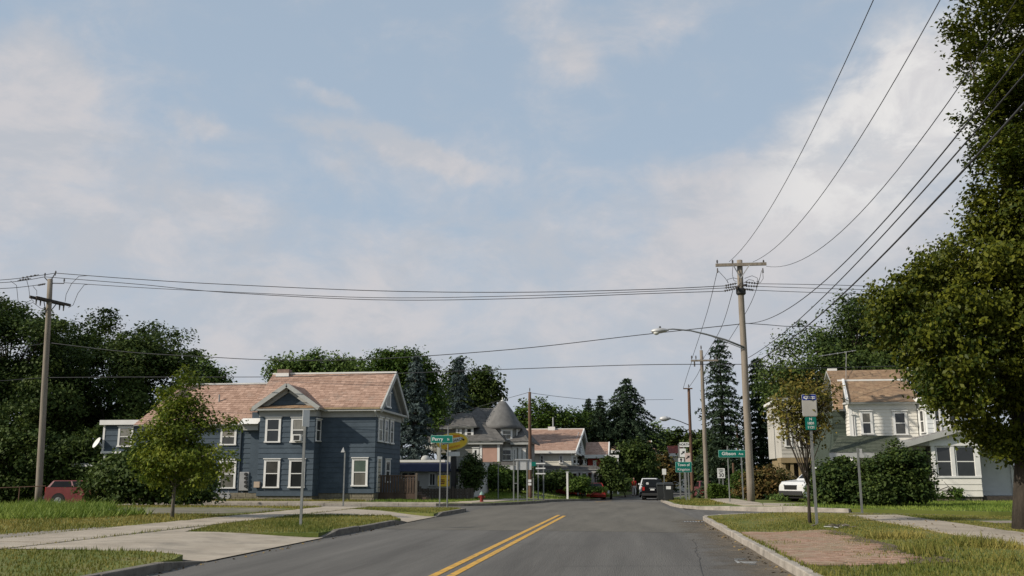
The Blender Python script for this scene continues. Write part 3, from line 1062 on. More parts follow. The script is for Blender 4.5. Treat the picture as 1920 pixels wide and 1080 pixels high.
# ------------------------------------------------------------------ blue two-storey house on the corner
def blue_house():
    Y0, YB, Y1 = 54.0, 53.0, 60.0
    xR = P(703, 860, Y0).x
    zb = .12
    zE = P(703, 771, Y0).z
    Ym = (Y0 + Y1) / 2
    zR = P(730, 699, Ym).z
    xRr = P(735, 699, Ym).x
    xL = P(512, 705, Ym).x
    xW = P(276, 800, Y0 + 1).x
    h = empty('corner_house', ((xR + xW) / 2, Y0, zb), 'dark blue two-storey house with pinkish slate roof and white window frames', 'house')
    over = .42
    f0 = zb + .45
    # foundation of rough stones
    fo = MB().box(xW, xR - .02, Y0 + .05, Y1 - .05, -.4, f0).build('foundation', stone_m, h)
    R = random.Random(5)
    for fr, a, b in ((front(Y0 + .05), P(588, 930, Y0).x, xR - .02), (right(xR - .02), Y0 + .06, Y1), (front(Y0 + .05), xW, P(484, 930, Y0).x)):
        for rw in range(2):
            u = a + (0 if rw == 0 else -.2)
            while u < b - .1:
                w = R.uniform(.35, .7)
                ua, ub = max(a, u), min(b, u + w)
                if ub - ua > .1:
                    fbox(MB(), fr, ua + .012, ub - .012, zb - .05 + rw * .25, zb + .185 + rw * .25, -.02, R.uniform(.015, .035)).build('stone', stone_m, fo)
                u += w
    # walls
    w = wallbox(h, xL, xR, Y0, Y1, f0, zE, blue_side)
    xbR, xbL = P(588, 860, YB).x, P(484, 860, YB).x
    siding(w, front(Y0), xbR, xR, f0, zE - .32, blue_side, .3)
    siding(w, right(xR), Y0, Y1, f0, zE - .32, blue_side, .3)
    bay = wallbox(h, xbL, xbR, YB, Y0 + 1, f0 - .15, zE, blue_side, 'bay')
    MB().box(xbL + .03, xbR - .03, YB + .04, Y0, -.3, f0 - .15).build('foundation', stone_m, h)
    siding(bay, front(YB), xbL, xbR, f0 - .15, zE - .32, blue_side, .3)
    siding(bay, right(xbR), YB, Y0 - .03, f0 - .15, zE - .32, blue_side, .3)
    zEw = P(440, 797, Y0).z
    zRw = P(405, 721, Ym).z
    wing = wallbox(h, xW, xL, Y0 + .25, Y1 - .2, f0, zEw, blue_side, 'wing')
    siding(wing, front(Y0 + .25), xW, xbL, f0, zEw - .2, blue_side, .3)
    # frieze and boxed eaves
    fz = MB()
    fbox(fz, front(Y0), xbR + .05, xR + .05, zE - .34, zE, 0, .055)
    fbox(fz, right(xR), Y0 - .05, Y1 + .05, zE - .34, zE, 0, .055)
    fbox(fz, front(YB), xbL - .05, xbR + .05, zE - .34, zE, 0, .055)
    fbox(fz, right(xbR), YB - .05, Y0 - .06, zE - .34, zE, 0, .055)
    fz.build('frieze', trim_grey, h)
    ev = MB()
    ev.box(xbR + .1, xR + over, Y0 - over, Y0 + .1, zE, zE + .11)
    ev.box(xR - .1, xR + over, Y0 + .1, Y1 + over, zE, zE + .11)
    ev.box(xbL - over, xbR + over - .35, YB - over, YB + .1, zE + .003, zE + .113)
    ev.box(xbR - .1, xbR + over - .35, YB + .1, Y0 - over, zE + .003, zE + .113)
    ev.build('eaves', trim_grey, h)
    z1 = zE + .12
    # main roof, gable end to the right
    eR, eL = xR + over, xL
    roof_slope(h, (eL, Y0 - over, z1), (eR, Y0 - over, z1), (eR, Ym, zR), (eL, Ym, zR), slate)
    roof_slope(h, (eR, Y1 + over, z1), (eL, Y1 + over, z1), (eL, Ym, zR), (eR, Ym, zR), slate)
    MB().box(eL, eR, Ym - .09, Ym + .09, zR - .02, zR + .075).build('ridge_cap', trim, h)
    k = (zR - z1) / (Ym - Y0 + over)
    gb = MB().prism([(xR - .25, Y0, z1), (xR - .25, Y1, z1), (xR - .25, Ym, zR - .2)], (.25, 0, 0)).build('gable', blue_side, h)
    siding(gb, right(xR), 0, 0, z1, zR - .3, blue_side, .3, lim=lambda z: (Y0 + (z - z1) / k * .95 + .1, Y1 - (z - z1) / k * .95 - .1))
    rk = MB()
    for s in (-1, 1):
        ye = Ym + s * (Ym - Y0 + over)
        for a, dn, ww, hh in ((xR + over - .02, .16, .1, .28), (xR + .06, .34, .1, .34)):
            rk.bar((a, ye, z1 - dn + .05), (a, Ym, zR - dn + .05), ww, hh)
        rk.bar((xR + .24, ye, z1 - .11), (xR + .24, Ym, zR - .11), .34, .04)
    rk.build('rake_board', trim_grey, h)
    MB().box(eL, eR - .1, Y0 - over - .05, Y0 - over + .14, z1 - .01, z1 + .09).build('gutter', mat('gutter_tan', (.30, .22, .13), .7, var=.25, scale=3), h)
    # cross gable over the bay
    xc = (xbL + xbR) / 2
    zA = P(540, 719, YB - over).z
    hw = (xbR - xbL) / 2 + .36
    Yr = Y0 - over + (zA - z1) / k
    for s in (-1, 1):
        q = [(xc + s * hw, YB - over, z1), (xc + s * hw, Y0 - over, z1), (xc, Yr, zA), (xc, YB - over, zA)]
        roof_slope(h, *q, slate)
    pg = MB().prism([(xbL + .1, YB + .05, z1), (xbR - .1, YB + .05, z1), (xc, YB + .05, zA - .25)], (0, .2, 0)).build('pediment', blue_side, h)
    sl_ = (zA - z1) / hw
    siding(pg, front(YB + .05), 0, 0, z1, zA - .45, blue_side, .26, lim=lambda z: (xc - hw + .45 + (z - z1) / sl_, xc + hw - .45 - (z - z1) / sl_))
    rp = MB()
    for s in (-1, 1):
        rp.bar((xc + s * (hw - .03), YB - over + .02, z1 - .02), (xc, YB - over + .02, zA - .08), .1, .24)
        rp.bar((xc + s * (hw - .25), YB - .02, z1 - .06), (xc, YB - .02, zA - .30), .12, .28)
        rp.bar((xc + s * (hw - .1), YB - over / 2, z1 - .03), (xc, YB - over / 2, zA - .14), .36, .04)
    rp.build('rake_board', trim_grey, h)
    roof_slope(h, (xbL - .4, YB - over - .02, z1 - .005), (xbR + .4, YB - over - .02, z1 - .005), (xbR - .05, YB + .04, z1 + .2), (xbL + .05, YB + .04, z1 + .2), slate_tan, name='pent_roof')
    # lower wing roof with hipped left end
    o2 = .35
    yE = Y0 + .25 - o2
    roof_slope(h, (xW - .3, yE, zEw + .05), (xL, yE, zEw + .05), (xL, Ym, zRw), (xW + 1.2, Ym, zRw), slate)
    roof_slope(h, (xW - .3, Y1, zEw + .05), (xW - .3, yE, zEw + .05), (xW + 1.2, Ym, zRw), (xW + 1.2, Ym, zRw), slate)
    roof_slope(h, (xL, Y1 + .2, zEw + .05), (xW - .3, Y1 + .2, zEw + .05), (xW + 1.2, Ym, zRw), (xL, Ym, zRw), slate)
    MB().box(xW + 1.2, xL, Ym - .09, Ym + .09, zRw - .02, zRw + .075).build('ridge_cap', trim, h)
    gt = MB()
    fbox(gt, front(Y0 + .25), xW, xbL, zEw - .22, zEw, 0, .05)
    gt.box(xW - .3, xbL, yE, Y0 + .3, zEw, zEw + .05)
    gt.build('frieze', trim_grey, h)
    # chimney and vent
    cx = P(534, 695, Ym).x
    ch = MB().box(cx - .38, cx + .38, Ym - .3, Ym + .3, zR - .4, zR + .28).build('chimney', mat('chimney_brick', (.20, .14, .11), .9, var=.3, scale=6), h)
    MB().box(cx - .45, cx + .40, Ym - .36, Ym - .30, zR - .22, zR + .04).build('flashing', trim, ch)
    q = P(411, 748, 55.6)
    MB().tube([q - Vector((0, 0, .4)), q + Vector((0, 0, .28))], .05, 8).build('vent_pipe', metal_grey, h)
    # awning over the side entry
    a, b = P(456, 795, Y0), P(492, 795, Y0)
    zt, zl = P(470, 785, Y0).z, P(470, 796, Y0).z
    MB().prism([(a.x, Y0 - .75, zl), (a.x, Y0 + .2, zl), (a.x, Y0 + .2, zt), (a.x + .12, Y0 - .35, zt)], (b.x - a.x, 0, 0)).build('awning', trim, h)
    MB().box(a.x + .1, b.x - .1, Y0 - .4, Y0 + .22, zl - .35, zl).build('awning_bracket', trim_grey, h)
    MB().tube([(P(447, 870, Y0).x, Y0 + .18, zEw), (P(447, 870, Y0).x, Y0 + .18, zb + .3)], .05, 8).build('downpipe', mat('blue_pipe', (.05, .065, .08), .6, var=.1), h)
    # windows
    w1 = wpx(h, YB, 498, 783, 527, 830)
    w2 = wpx(h, YB, 546, 783, 574, 830)
    ac0, ac1 = P(553, 820, YB), P(568, 820, YB)
    ac = MB().box(ac0.x, ac1.x, YB - .42, YB - .03, P(553, 827, YB).z, P(553, 815, YB).z).build('air_conditioner', trim, h)
    MB().box(ac0.x + .07, ac1.x - .07, YB - .435, YB - .42, P(553, 825.5, YB).z, P(553, 817, YB).z).build('grille', dark_metal, ac)
    wpx(h, YB, 495, 861, 525, 915)
    wpx(h, YB, 542, 861, 572, 915)
    wpx(h, Y0 + .25, 411, 862, 443, 916)
    wpx(h, Y0 + .25, 414, 803, 444, 835)
    wpx(h, Y0 + .25, 330, 866, 360, 916)
    wpx(h, Y0, 660, 859, 690, 912, gm=mat('green_curtain', (.05, .075, .06), .2, c2=(.10, .13, .10), scale=1.4, spec=.5))
    wpxr(h, xbR, 591, 786, 600, 828, c=.1)
    for x0, x1, a_, b_ in ((708, 716, 783, 829), (719.5, 726.5, 785, 831), (730, 736.5, 787, 833)):
        wpxr(h, xR, x0, a_, x1, b_, c=.15)
    wpxr(h, xR, 721, 861, 730, 905, c=.15)
    wpxr(h, xR, 722, 736, 731, 765, c=.16, rail=False)
    # entry door with pale frame at the right end
    ya, yb = PXP(705.5, 890, xR).y, PXP(714, 890, xR).y
    dz0, dz1 = f0 + .05, PXP(710, 861, xR).z
    d = MB()
    fbox(d, right(xR), ya, ya + .16, dz0, dz1, 0, .06)
    fbox(d, right(xR), yb - .16, yb, dz0, dz1, 0, .06)
    fbox(d, right(xR), ya, yb, dz1, dz1 + .16, 0, .06)
    dd = d.build('door_frame', trim, h)
    fbox(MB(), right(xR), ya + .16, yb - .16, dz0, dz1, 0, .03).build('door', mat('door_cream', (.4, .36, .27), .6, var=.1), dd)
    fbox(MB(), right(xR), yb - .34, yb - .27, dz0 + .95, dz0 + 1.05, .03, .09).build('handle', metal_grey, dd)
    # electricity meters, junction box, gas meters
    m0, m1 = P(449, 903, Y0), P(467, 903, Y0)
    mbx = MB().box(m0.x, m1.x, Y0 - .05, Y0 + .25, P(449, 920, Y0).z, P(449, 885, Y0).z).build('meter_cabinet', metal_grey, h, bevel=.02)
    for q_ in (889, 896.5, 904, 911.5):
        c = P(461.5, q_, Y0 - .05)
        MB().tube([c, c + Vector((0, -.1, 0))], .095, 12).build('meter', dark_metal, mbx)
    j0, j1 = P(480, 908, YB + .9), P(491, 908, YB + .9)
    j0 = P(479.5, 908, YB + .2)
    MB().box(xbL - .12, xbL + .22, YB - .16, YB - .0, P(480, 914, YB).z, P(480, 903, YB).z).build('junction_box', mat('box_tan', (.42, .33, .25), .7, var=.08), h)
    gm_ = MB()
    for q_ in (406, 417, 428):
        c = P(q_, 931, Y0 - .35)
        gm_.tube([c + Vector((0, .12, 0)), c - Vector((0, .12, 0))], .15, 12)
        gm_.tube([c + Vector((0, 0, .1)), c + Vector((0, 0, .32))], .03, 6)
    a, b = P(402, 925, Y0 - .35), P(431, 925, Y0 - .35)
    gm_.tube([a, b], .03, 6)
    gm_.tube([P(417, 935, Y0 - .35), (P(417, 935, Y0 - .35).x, Y0 - .35, -.1)], .04, 6)
    gm_.build('gas_meters', metal_grey, h)
    # wooden entry ramp
    rx0, rx1 = xR + .02, xR + 2.3
    rp = MB().box(rx0, rx1, Y0 + .9, Y0 + 2.5, zb + .1, f0 + .02).build('entry_deck', ramp_m, h)
    for i in range(3):
        MB().box(rx1 + i * .3 - .02, rx1 + .28 + i * .3, Y0 + 1.0, Y0 + 2.4, zb - .1, f0 - .1 - i * .14).build('step', ramp_m, rp)
    for x_ in np.arange(rx0 + .1, rx1 + .01, .16):
        MB().box(x_, x_ + .11, Y0 + .88, Y0 + .91, f0, f0 + .95).build('baluster', ramp_m, rp)
    MB().box(rx0, rx1, Y0 + .85, Y0 + .95, f0 + .95, f0 + 1.03).build('handrail', ramp_m, rp)
    MB().box(rx1 - .06, rx1 + .06, Y0 + .84, Y0 + .96, zb, f0 + 1.15).build('post', fence_m, rp)
    # upper room at the back left with pale fascia
    YA = 56.5
    a, b = P(194, 820, YA), P(292, 820, YA)
    zt, zl = P(194, 797, YA).z, P(194, 846, YA).z
    ar = wallbox(h, a.x, b.x, YA, YA + 3, zl, zt, blue_side, 'rear_room')
    siding(ar, front(YA), a.x, b.x, zl, zt, blue_side, .3)
    fs = MB()
    fs.box(a.x - .2, b.x, YA - .25, YA + 3, zt, zt + .3)
    fs.box(a.x - .03, a.x + .1, YA - .05, YA - .0, zl, zt)
    fs.box(a.x - .05, P(228, 848, YA).x, YA - .1, YA + .05, zl - .14, zl)
    fs.build('fascia', trim, h)
    wpx(h, YA, 222, 800, 250, 838)
    for px in (196, 262):
        c = P(px, 850, YA)
        MB().box(c.x - .06, c.x + .06, YA, YA + .12, zb - .5, zl - .1).build('post', trim_grey, h)
    c = P(150, 871, 58)
    d_ = P(190, 871, 58)
    MB().prism([(c.x, 57, c.z - .15), (c.x, 60, c.z - .15), (c.x, 60, c.z + .25), (c.x, 57, c.z + .05)], (d_.x - c.x + 3.5, 0, 0)).build('porch_roof', trim, h)
    MB().box(c.x + .5, c.x + .62, 57.2, 57.32, -.4, c.z - .12).build('post', trim_grey, h)
    # satellite dish on a short arm
    s0 = P(183, 831, 56.3)
    dish = MB()
    n = 14
    prof = [(.02, .0), (.16, .012), (.30, .05), (.37, .085), (.36, .095), (.28, .066), (.02, .02)]
    dish.lathe(prof, (0, 0, 0), 18)
    me = dish.mesh('satellite_dish')
    o = link('satellite_dish', me, trim, h, s0 - h.location)
    o.rotation_euler = (math.radians(62), 0, math.radians(-38))
    MB().bar(s0 + Vector((0, .1, 0)), P(196, 842, YA), .05, .05).build('dish_arm', metal_grey, h)
    return h


blue_house()


# ------------------------------------------------------------------ white house with tan roof, right
def white_house():
    YF, YM, YP = 55.0, 58.0, 52.5
    zb = LZ(18, 54)
    xa, xb = P(1593, 790, YF).x, P(1720, 790, YF).x
    h = empty('white_house', ((xa + xb) / 2, YF, zb), 'white clapboard house with tan roof and glazed porch, beside the big maple', 'house')
    z1 = P(1650, 758, YF).z        # eaves of the front block
    zf = P(1650, 822, YF).z        # foot of the upper wall
    w = wallbox(h, xa, xb, YF, YM + 4, zb, z1, white_side)
    siding(w, front(YF), xa, xb, zf - .3, z1 - .28, white_side, .19, joined=True)
    siding(w, leftw(xa), YF, YM, zf - .3, z1 - .28, white_side, .19, joined=True)
    fz = MB()
    fbox(fz, front(YF), xa, xb, z1 - .28, z1, 0, .05)
    fz.box(xa - .3, xb + .2, YF - .35, YF + .1, z1, z1 + .09)
    fbox(fz, front(YF), xa - .02, xa + .16, zf - .3, z1 - .28, 0, .045)
    fz.build('frieze', trim, h)
    # front roof
    zr = P(1640, 714, YM).z
    ra, rb = P(1570, 714, YM).x, P(1700, 714, YM).x
    e0 = P(1590, 762, YF - .4).x
    roof_slope(h, (e0, YF - .4, z1 + .1), (xb + .25, YF - .4, z1 + .1), (rb, YM, zr), (ra + .35, YM, zr), slate_tan)
    MB().bar((e0 - .02, YF - .42, z1 + .12), (ra + .33, YM, zr + .02), .14, .26).build('rake_board', trim, h)
    MB().bar((ra, YM, zr + .04), (rb, YM, zr + .04), .16, .1).build('flashing', trim, h)
    # main roof behind: side gable rising higher, carried down at the left
    YR = 60.5
    zR = P(1620, 694, YR).z
    la = P(1549, 697, YR).x
    lb = P(1700, 694, YR).x
    roof_slope(h, (ra - .4, YM, zr + .02), (rb + .1, YM, zr + .02), (lb, YR, zR), (la, YR, zR), slate_tan)
    zd = P(1575, 768, YF + .4).z
    roof_slope(h, (P(1562, 768, YF + .4).x, YF + .4, zd), (e0 - .1, YF + .4, zd), (ra + .3, YM, zr), (ra - .4, YM, zr), slate_tan)
    roof_slope(h, (lb, YR + 4, z1), (la, YR + 4, z1), (la, YR, zR), (lb, YR, zR), slate_tan)
    MB().bar((lb + .04, YM - .1, zr - .06), (lb + .04, YR, zR + .02), .14, .24).build('rake_board', trim, h)
    sn = P(1561, 694, YR)
    MB().box(sn.x - .3, sn.x + .25, YR - .1, YR + .1, zR - .02, zR + .12).build('ridge_cap', trim, h)
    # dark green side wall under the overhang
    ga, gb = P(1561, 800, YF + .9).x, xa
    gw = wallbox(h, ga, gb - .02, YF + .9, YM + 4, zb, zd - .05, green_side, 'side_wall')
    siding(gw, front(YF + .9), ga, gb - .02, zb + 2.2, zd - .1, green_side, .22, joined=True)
    # green shingled porch roof, left
    q = [P(1555, 848, 53.0), P(1690, 848, 53.0), P(1680, 818, 55.0), P(1572, 817, 55.0)]
    for v in q[:2]:
        v.z = q[0].z
    for v in q[2:]:
        v.z = q[3].z
    roof_slope(h, *q, slate_green, name='porch_roof')
    MB().box(q[0].x, q[1].x, 53.0, 53.12, q[0].z - .3, q[0].z - .05).build('porch_beam', trim_grey, h)
    for px in (1560, 1600, 1645):
        x = P(px, 870, 53).x
        MB().tube([(x, 53.1, zb), (x, 53.1, q[0].z - .25)], .08, 8).build('porch_post', trim, h)
    # windows upstairs
    wpx(h, YF, 1613, 771, 1636, 815, gm=curtain)
    wpx(h, YF, 1674, 771, 1701, 816, gm=glass)
    wpx(h, YF, 1598, 778, 1603, 818, c=.05, rail=False, gm=glass)
    # polygonal upper bay, pale grey
    YT = 54.0
    t0, t1, t2 = P(1722, 790, YF).x, P(1738, 790, YT).x, P(1800, 790, YT).x
    t3 = t2 + 1.2
    zt = P(1760, 752, YT).z
    poly = [(t0, YF, zb + 2.5), (t1, YT, zb + 2.5), (t2, YT, zb + 2.5), (t3, YF, zb + 2.5), (t3, YF + 5, zb + 2.5), (t0, YF + 5, zb + 2.5)]
    bw = MB().prism(poly, (0, 0, zt - zb - 2.5)).build('upper_bay', palegrey_side, h)
    siding(bw, front(YT), t1, t2, zb + 2.6, zt - .2, palegrey_side, .25, joined=True)
    roofp = [(p[0] + (.25 if p[0] > t1 + .5 else -.2), p[1] - .3, zt) for p in poly]
    MB().prism(roofp, (0, 0, .22)).build('bay_cornice', trim, h)
    n_ = Vector((t1 - t0, YT - YF, 0)).normalized()
    fr = Fr((t0, YF, 0), n_, Vector((n_.y, -n_.x, 0)))
    L = Vector((t1 - t0, YT - YF, 0)).length
    window(h, fr, L * .3, L * .82, P(1730, 812, 54.5).z, P(1730, 768, 54.5).z, c=.09, gm=glass)
    wpx(h, YT, 1750, 765, 1764, 813, c=.1, gm=glass)
    wpx(h, YT, 1778, 765, 1794, 813, c=.1, gm=glass)
    # enclosed front porch with a broad pediment
    pa, pb = P(1748, 880, YP).x, P(1838, 880, YP).x
    zt = P(1790, 828, YP).z
    zw = P(1790, 896, YP).z
    zq = P(1790, 931, YP).z
    pw = wallbox(h, pa, pb, YP, YF + .2, zq, zw, palegrey_side, 'porch_wall')
    siding(pw, front(YP), pa, pb, zq, zw - .02, white_side, .28, joined=False)
    siding(pw, right(pb), YP, YF, zq, zw - .02, white_side, .28, joined=True)
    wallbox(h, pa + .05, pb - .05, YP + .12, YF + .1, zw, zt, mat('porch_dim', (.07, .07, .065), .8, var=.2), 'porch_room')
    fr_ = MB()
    for x0_, x1_ in ((1748, 1755), (1784, 1791), (1828, 1838)):
        fr_.box(P(x0_, 870, YP).x, P(x1_, 870, YP).x, YP - .03, YP + .14, zw, zt)
    fr_.box(pa - .02, pb + .02, YP - .06, YP + .12, zw, zw + .1)
    fr_.box(pa - .05, pb + .05, YP - .06, YP + .5, zt - .22, zt + .06)
    fr_.build('porch_frame', trim, h)
    for x0_, x1_ in ((1755, 1784), (1791, 1828)):
        wpx(h, YP + .09, x0_, 837, x1_, 894, c=.06, gm=glass, gm2=glass, cap=False)
    ws = window(h, right(pb - .02), YP + .35, YF - .4, zw + .12, zt - .25, c=.08, gm=glass)
    # side wall right of the porch (pale grey wing) and dark foundation
    sa = P(1896, 880, YF - .2).x
    ww = wallbox(h, pb - .03, sa, YF - .2, YF + 6, zq, P(1850, 812, YF).z, palegrey_side, 'wing')
    siding(ww, front(YF - .2), pb, sa, zq, P(1850, 815, YF).z, palegrey_side, .25, joined=True)
    MB().box(sa - .05, sa + .12, YF - .28, YF - .1, zq, P(1850, 812, YF).z).build('corner_board', trim, h)
    fo = MB().box(pa + .1, sa - .1, YP + .1, YF + 3, zb - .4, zq + .02).build('foundation', dark_wood, h)
    R = random.Random(3)
    u = pa
    while u < pb:
        wd = R.uniform(.3, .5)
        MB().box(u + .01, min(u + wd, pb) - .01, YP + R.uniform(.05, .08), YP + .12, zb - .1, zq - .01).build('stone', stone_m, fo)
        u += wd
    # pediment: two slopes seen from below left
    ap = P(1830, 792, YP - .3)
    el = P(1682, 834, YP - .3)
    er = Vector((2 * ap.x - el.x, YP - .3, el.z))
    roof_slope(h, el, (el.x, YF + .3, el.z), (ap.x, YF + .3, ap.z), ap, mat('porch_grey', (.25, .245, .24), .8, var=.1, attr='lv'), name='porch_roof')
    roof_slope(h, (er.x, YF + .3, er.z), er, ap, (ap.x, YF + .3, ap.z), MATS['porch_grey'], name='porch_roof')
    pd = MB().prism([(pa - 1.0, YP, zt + .06), (er.x - .6, YP, zt + .06), (ap.x, YP, ap.z - .22)], (0, .2, 0)).build('pediment', white_side, h)
    rk = MB()
    rk.bar(el + Vector((0, 0, -.12)), ap + Vector((0, 0, -.12)), .12, .26)
    rk.bar(er + Vector((0, 0, -.12)), ap + Vector((0, 0, -.12)), .12, .26)
    rk.box(el.x + .3, pa - .05, YP - .05, YP + .4, zt - .2, zt + .1)
    rk.build('rake_board', trim_grey, h)
    # recessed entrance left of the glazed porch
    ea, eb = P(1728, 870, YP + .9), P(1748, 870, YP + .9)
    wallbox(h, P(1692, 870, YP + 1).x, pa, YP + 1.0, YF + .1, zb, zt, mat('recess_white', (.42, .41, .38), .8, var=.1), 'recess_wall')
    wpx(h, YP + 1.0, 1727, 838, 1747, 900, c=.12, gm=glass)
    MB().box(P(1728, 920, YP + .3).x, pa, YP + .3, YP + 1.0, zb - .1, zq + .35).build('porch_steps', trim_grey, h)
    # roof aerial on a thin mast
    an = MB()
    top = P(1587, 664, 58.5)
    an.tube([P(1586, 716, 58.5), top + Vector((0, 0, .15))], .02, 5)
    an.tube([P(1535, 668, 58.2), P(1605, 657, 58.8)], .02, 5)
    for t_ in (.1, .3, .5, .7, .9):
        c = P(1535, 668, 58.2).lerp(P(1605, 657, 58.8), t_)
        an.tube([c + Vector((-.1, -.5, -.1)), c + Vector((.1, .5, .1))], .014, 5)
    an.build('aerial', metal_grey, h)
    return h


white_house()


# white gabled house with ochre porch further up the side street
def porch_house():
    Y = 66.0
    a, b = P(1463, 800, Y).x, P(1545, 800, Y).x
    zb = LZ(12, Y)
    h = empty('porch_house', ((a + b) / 2, Y, zb), 'white house with ochre ground-floor porch behind the rust-leaved street tree', 'house')
    zt, zm = P(1463, 752, Y).z, P(1463, 858, Y).z
    w = wallbox(h, a, b, Y, Y + 6, zm, zt, mat('aged_white_siding', (.42, .40, .36), .8, var=.12, scale=1.2))
    siding(w, front(Y), a, b, zm, zt - .2, mat('aged_white_siding', (.42, .40, .36), .8, var=.12, scale=1.2), .25, joined=True)
    MB().box(a - .2, b + .2, Y - .25, Y + 6, zt, zt + .18).build('eaves', trim, h)
    roof_slope(h, (a - .3, Y - .3, zt + .18), (b + .3, Y - .3, zt + .18), (b + .3, Y + 3, zt + .5), (a - .3, Y + 3, zt + .5), slate_grey)
    wallbox(h, a + .2, b, Y + 1.4, Y + 6, zb, zm, ochre_side, 'ground_floor')
    MB().box(a - .1, b + .1, Y - .1, Y + 1.5, zm - .35, zm - .01).build('porch_beam', ochre_side, h)
    for x in np.linspace(a + .1, b - .1, 6):
        MB().box(x - .1, x + .1, Y, Y + .2, zb, zm - .35).build('porch_post', ochre_side, h)
    MB().box(a, b, Y + .05, Y + .12, zb + .1, zb + .9).build('porch_rail', trim_grey, h)
    for x0, x1 in ((1470, 1484), (1496, 1510), (1522, 1536)):
        wpx(h, Y, x0, 790, x1, 838, c=.12)
    for x in (a + 1, a + 2.2):
        MB().box(x - .35, x + .35, Y + 1.36, Y + 1.4, zb + .3, zb + 2.4).build('door', dark_wood, h)
    # small ochre gablet with white verge boards over the entry
    gl, gr_, ga = P(1549, 848, 60), P(1599, 848, 60), P(1574, 821, 60)
    g = MB().prism([gl, gr_, ga], (0, .3, 0)).build('entry_gable', ochre_side, h)
    MB().bar(gl + Vector((-.1, -.05, 0)), ga + Vector((0, -.05, .06)), .3, .16).bar(gr_ + Vector((.1, -.05, 0)), ga + Vector((0, -.05, .06)), .3, .16).build('verge_board', trim, g)
    roof_slope(h, gl + Vector((-.15, -.1, .1)), gl + Vector((-.15, 5, .1)), ga + Vector((0, 5, .15)), ga + Vector((0, -.1, .15)), slate_grey, name='entry_roof')
    roof_slope(h, gr_ + Vector((.15, 5, .1)), gr_ + Vector((.15, -.1, .1)), ga + Vector((0, -.1, .15)), ga + Vector((0, 5, .15)), slate_grey, name='entry_roof')
    MB().box(gl.x, gr_.x, 60.05, 60.4, gl.z - .3, gl.z - .01).build('porch_beam', trim, h)
    for x in (gl.x + .1, gr_.x - .1):
        MB().box(x - .08, x + .08, 60.1, 60.3, zb, gl.z - .3).build('porch_post', trim, h)
    return h


porch_house()


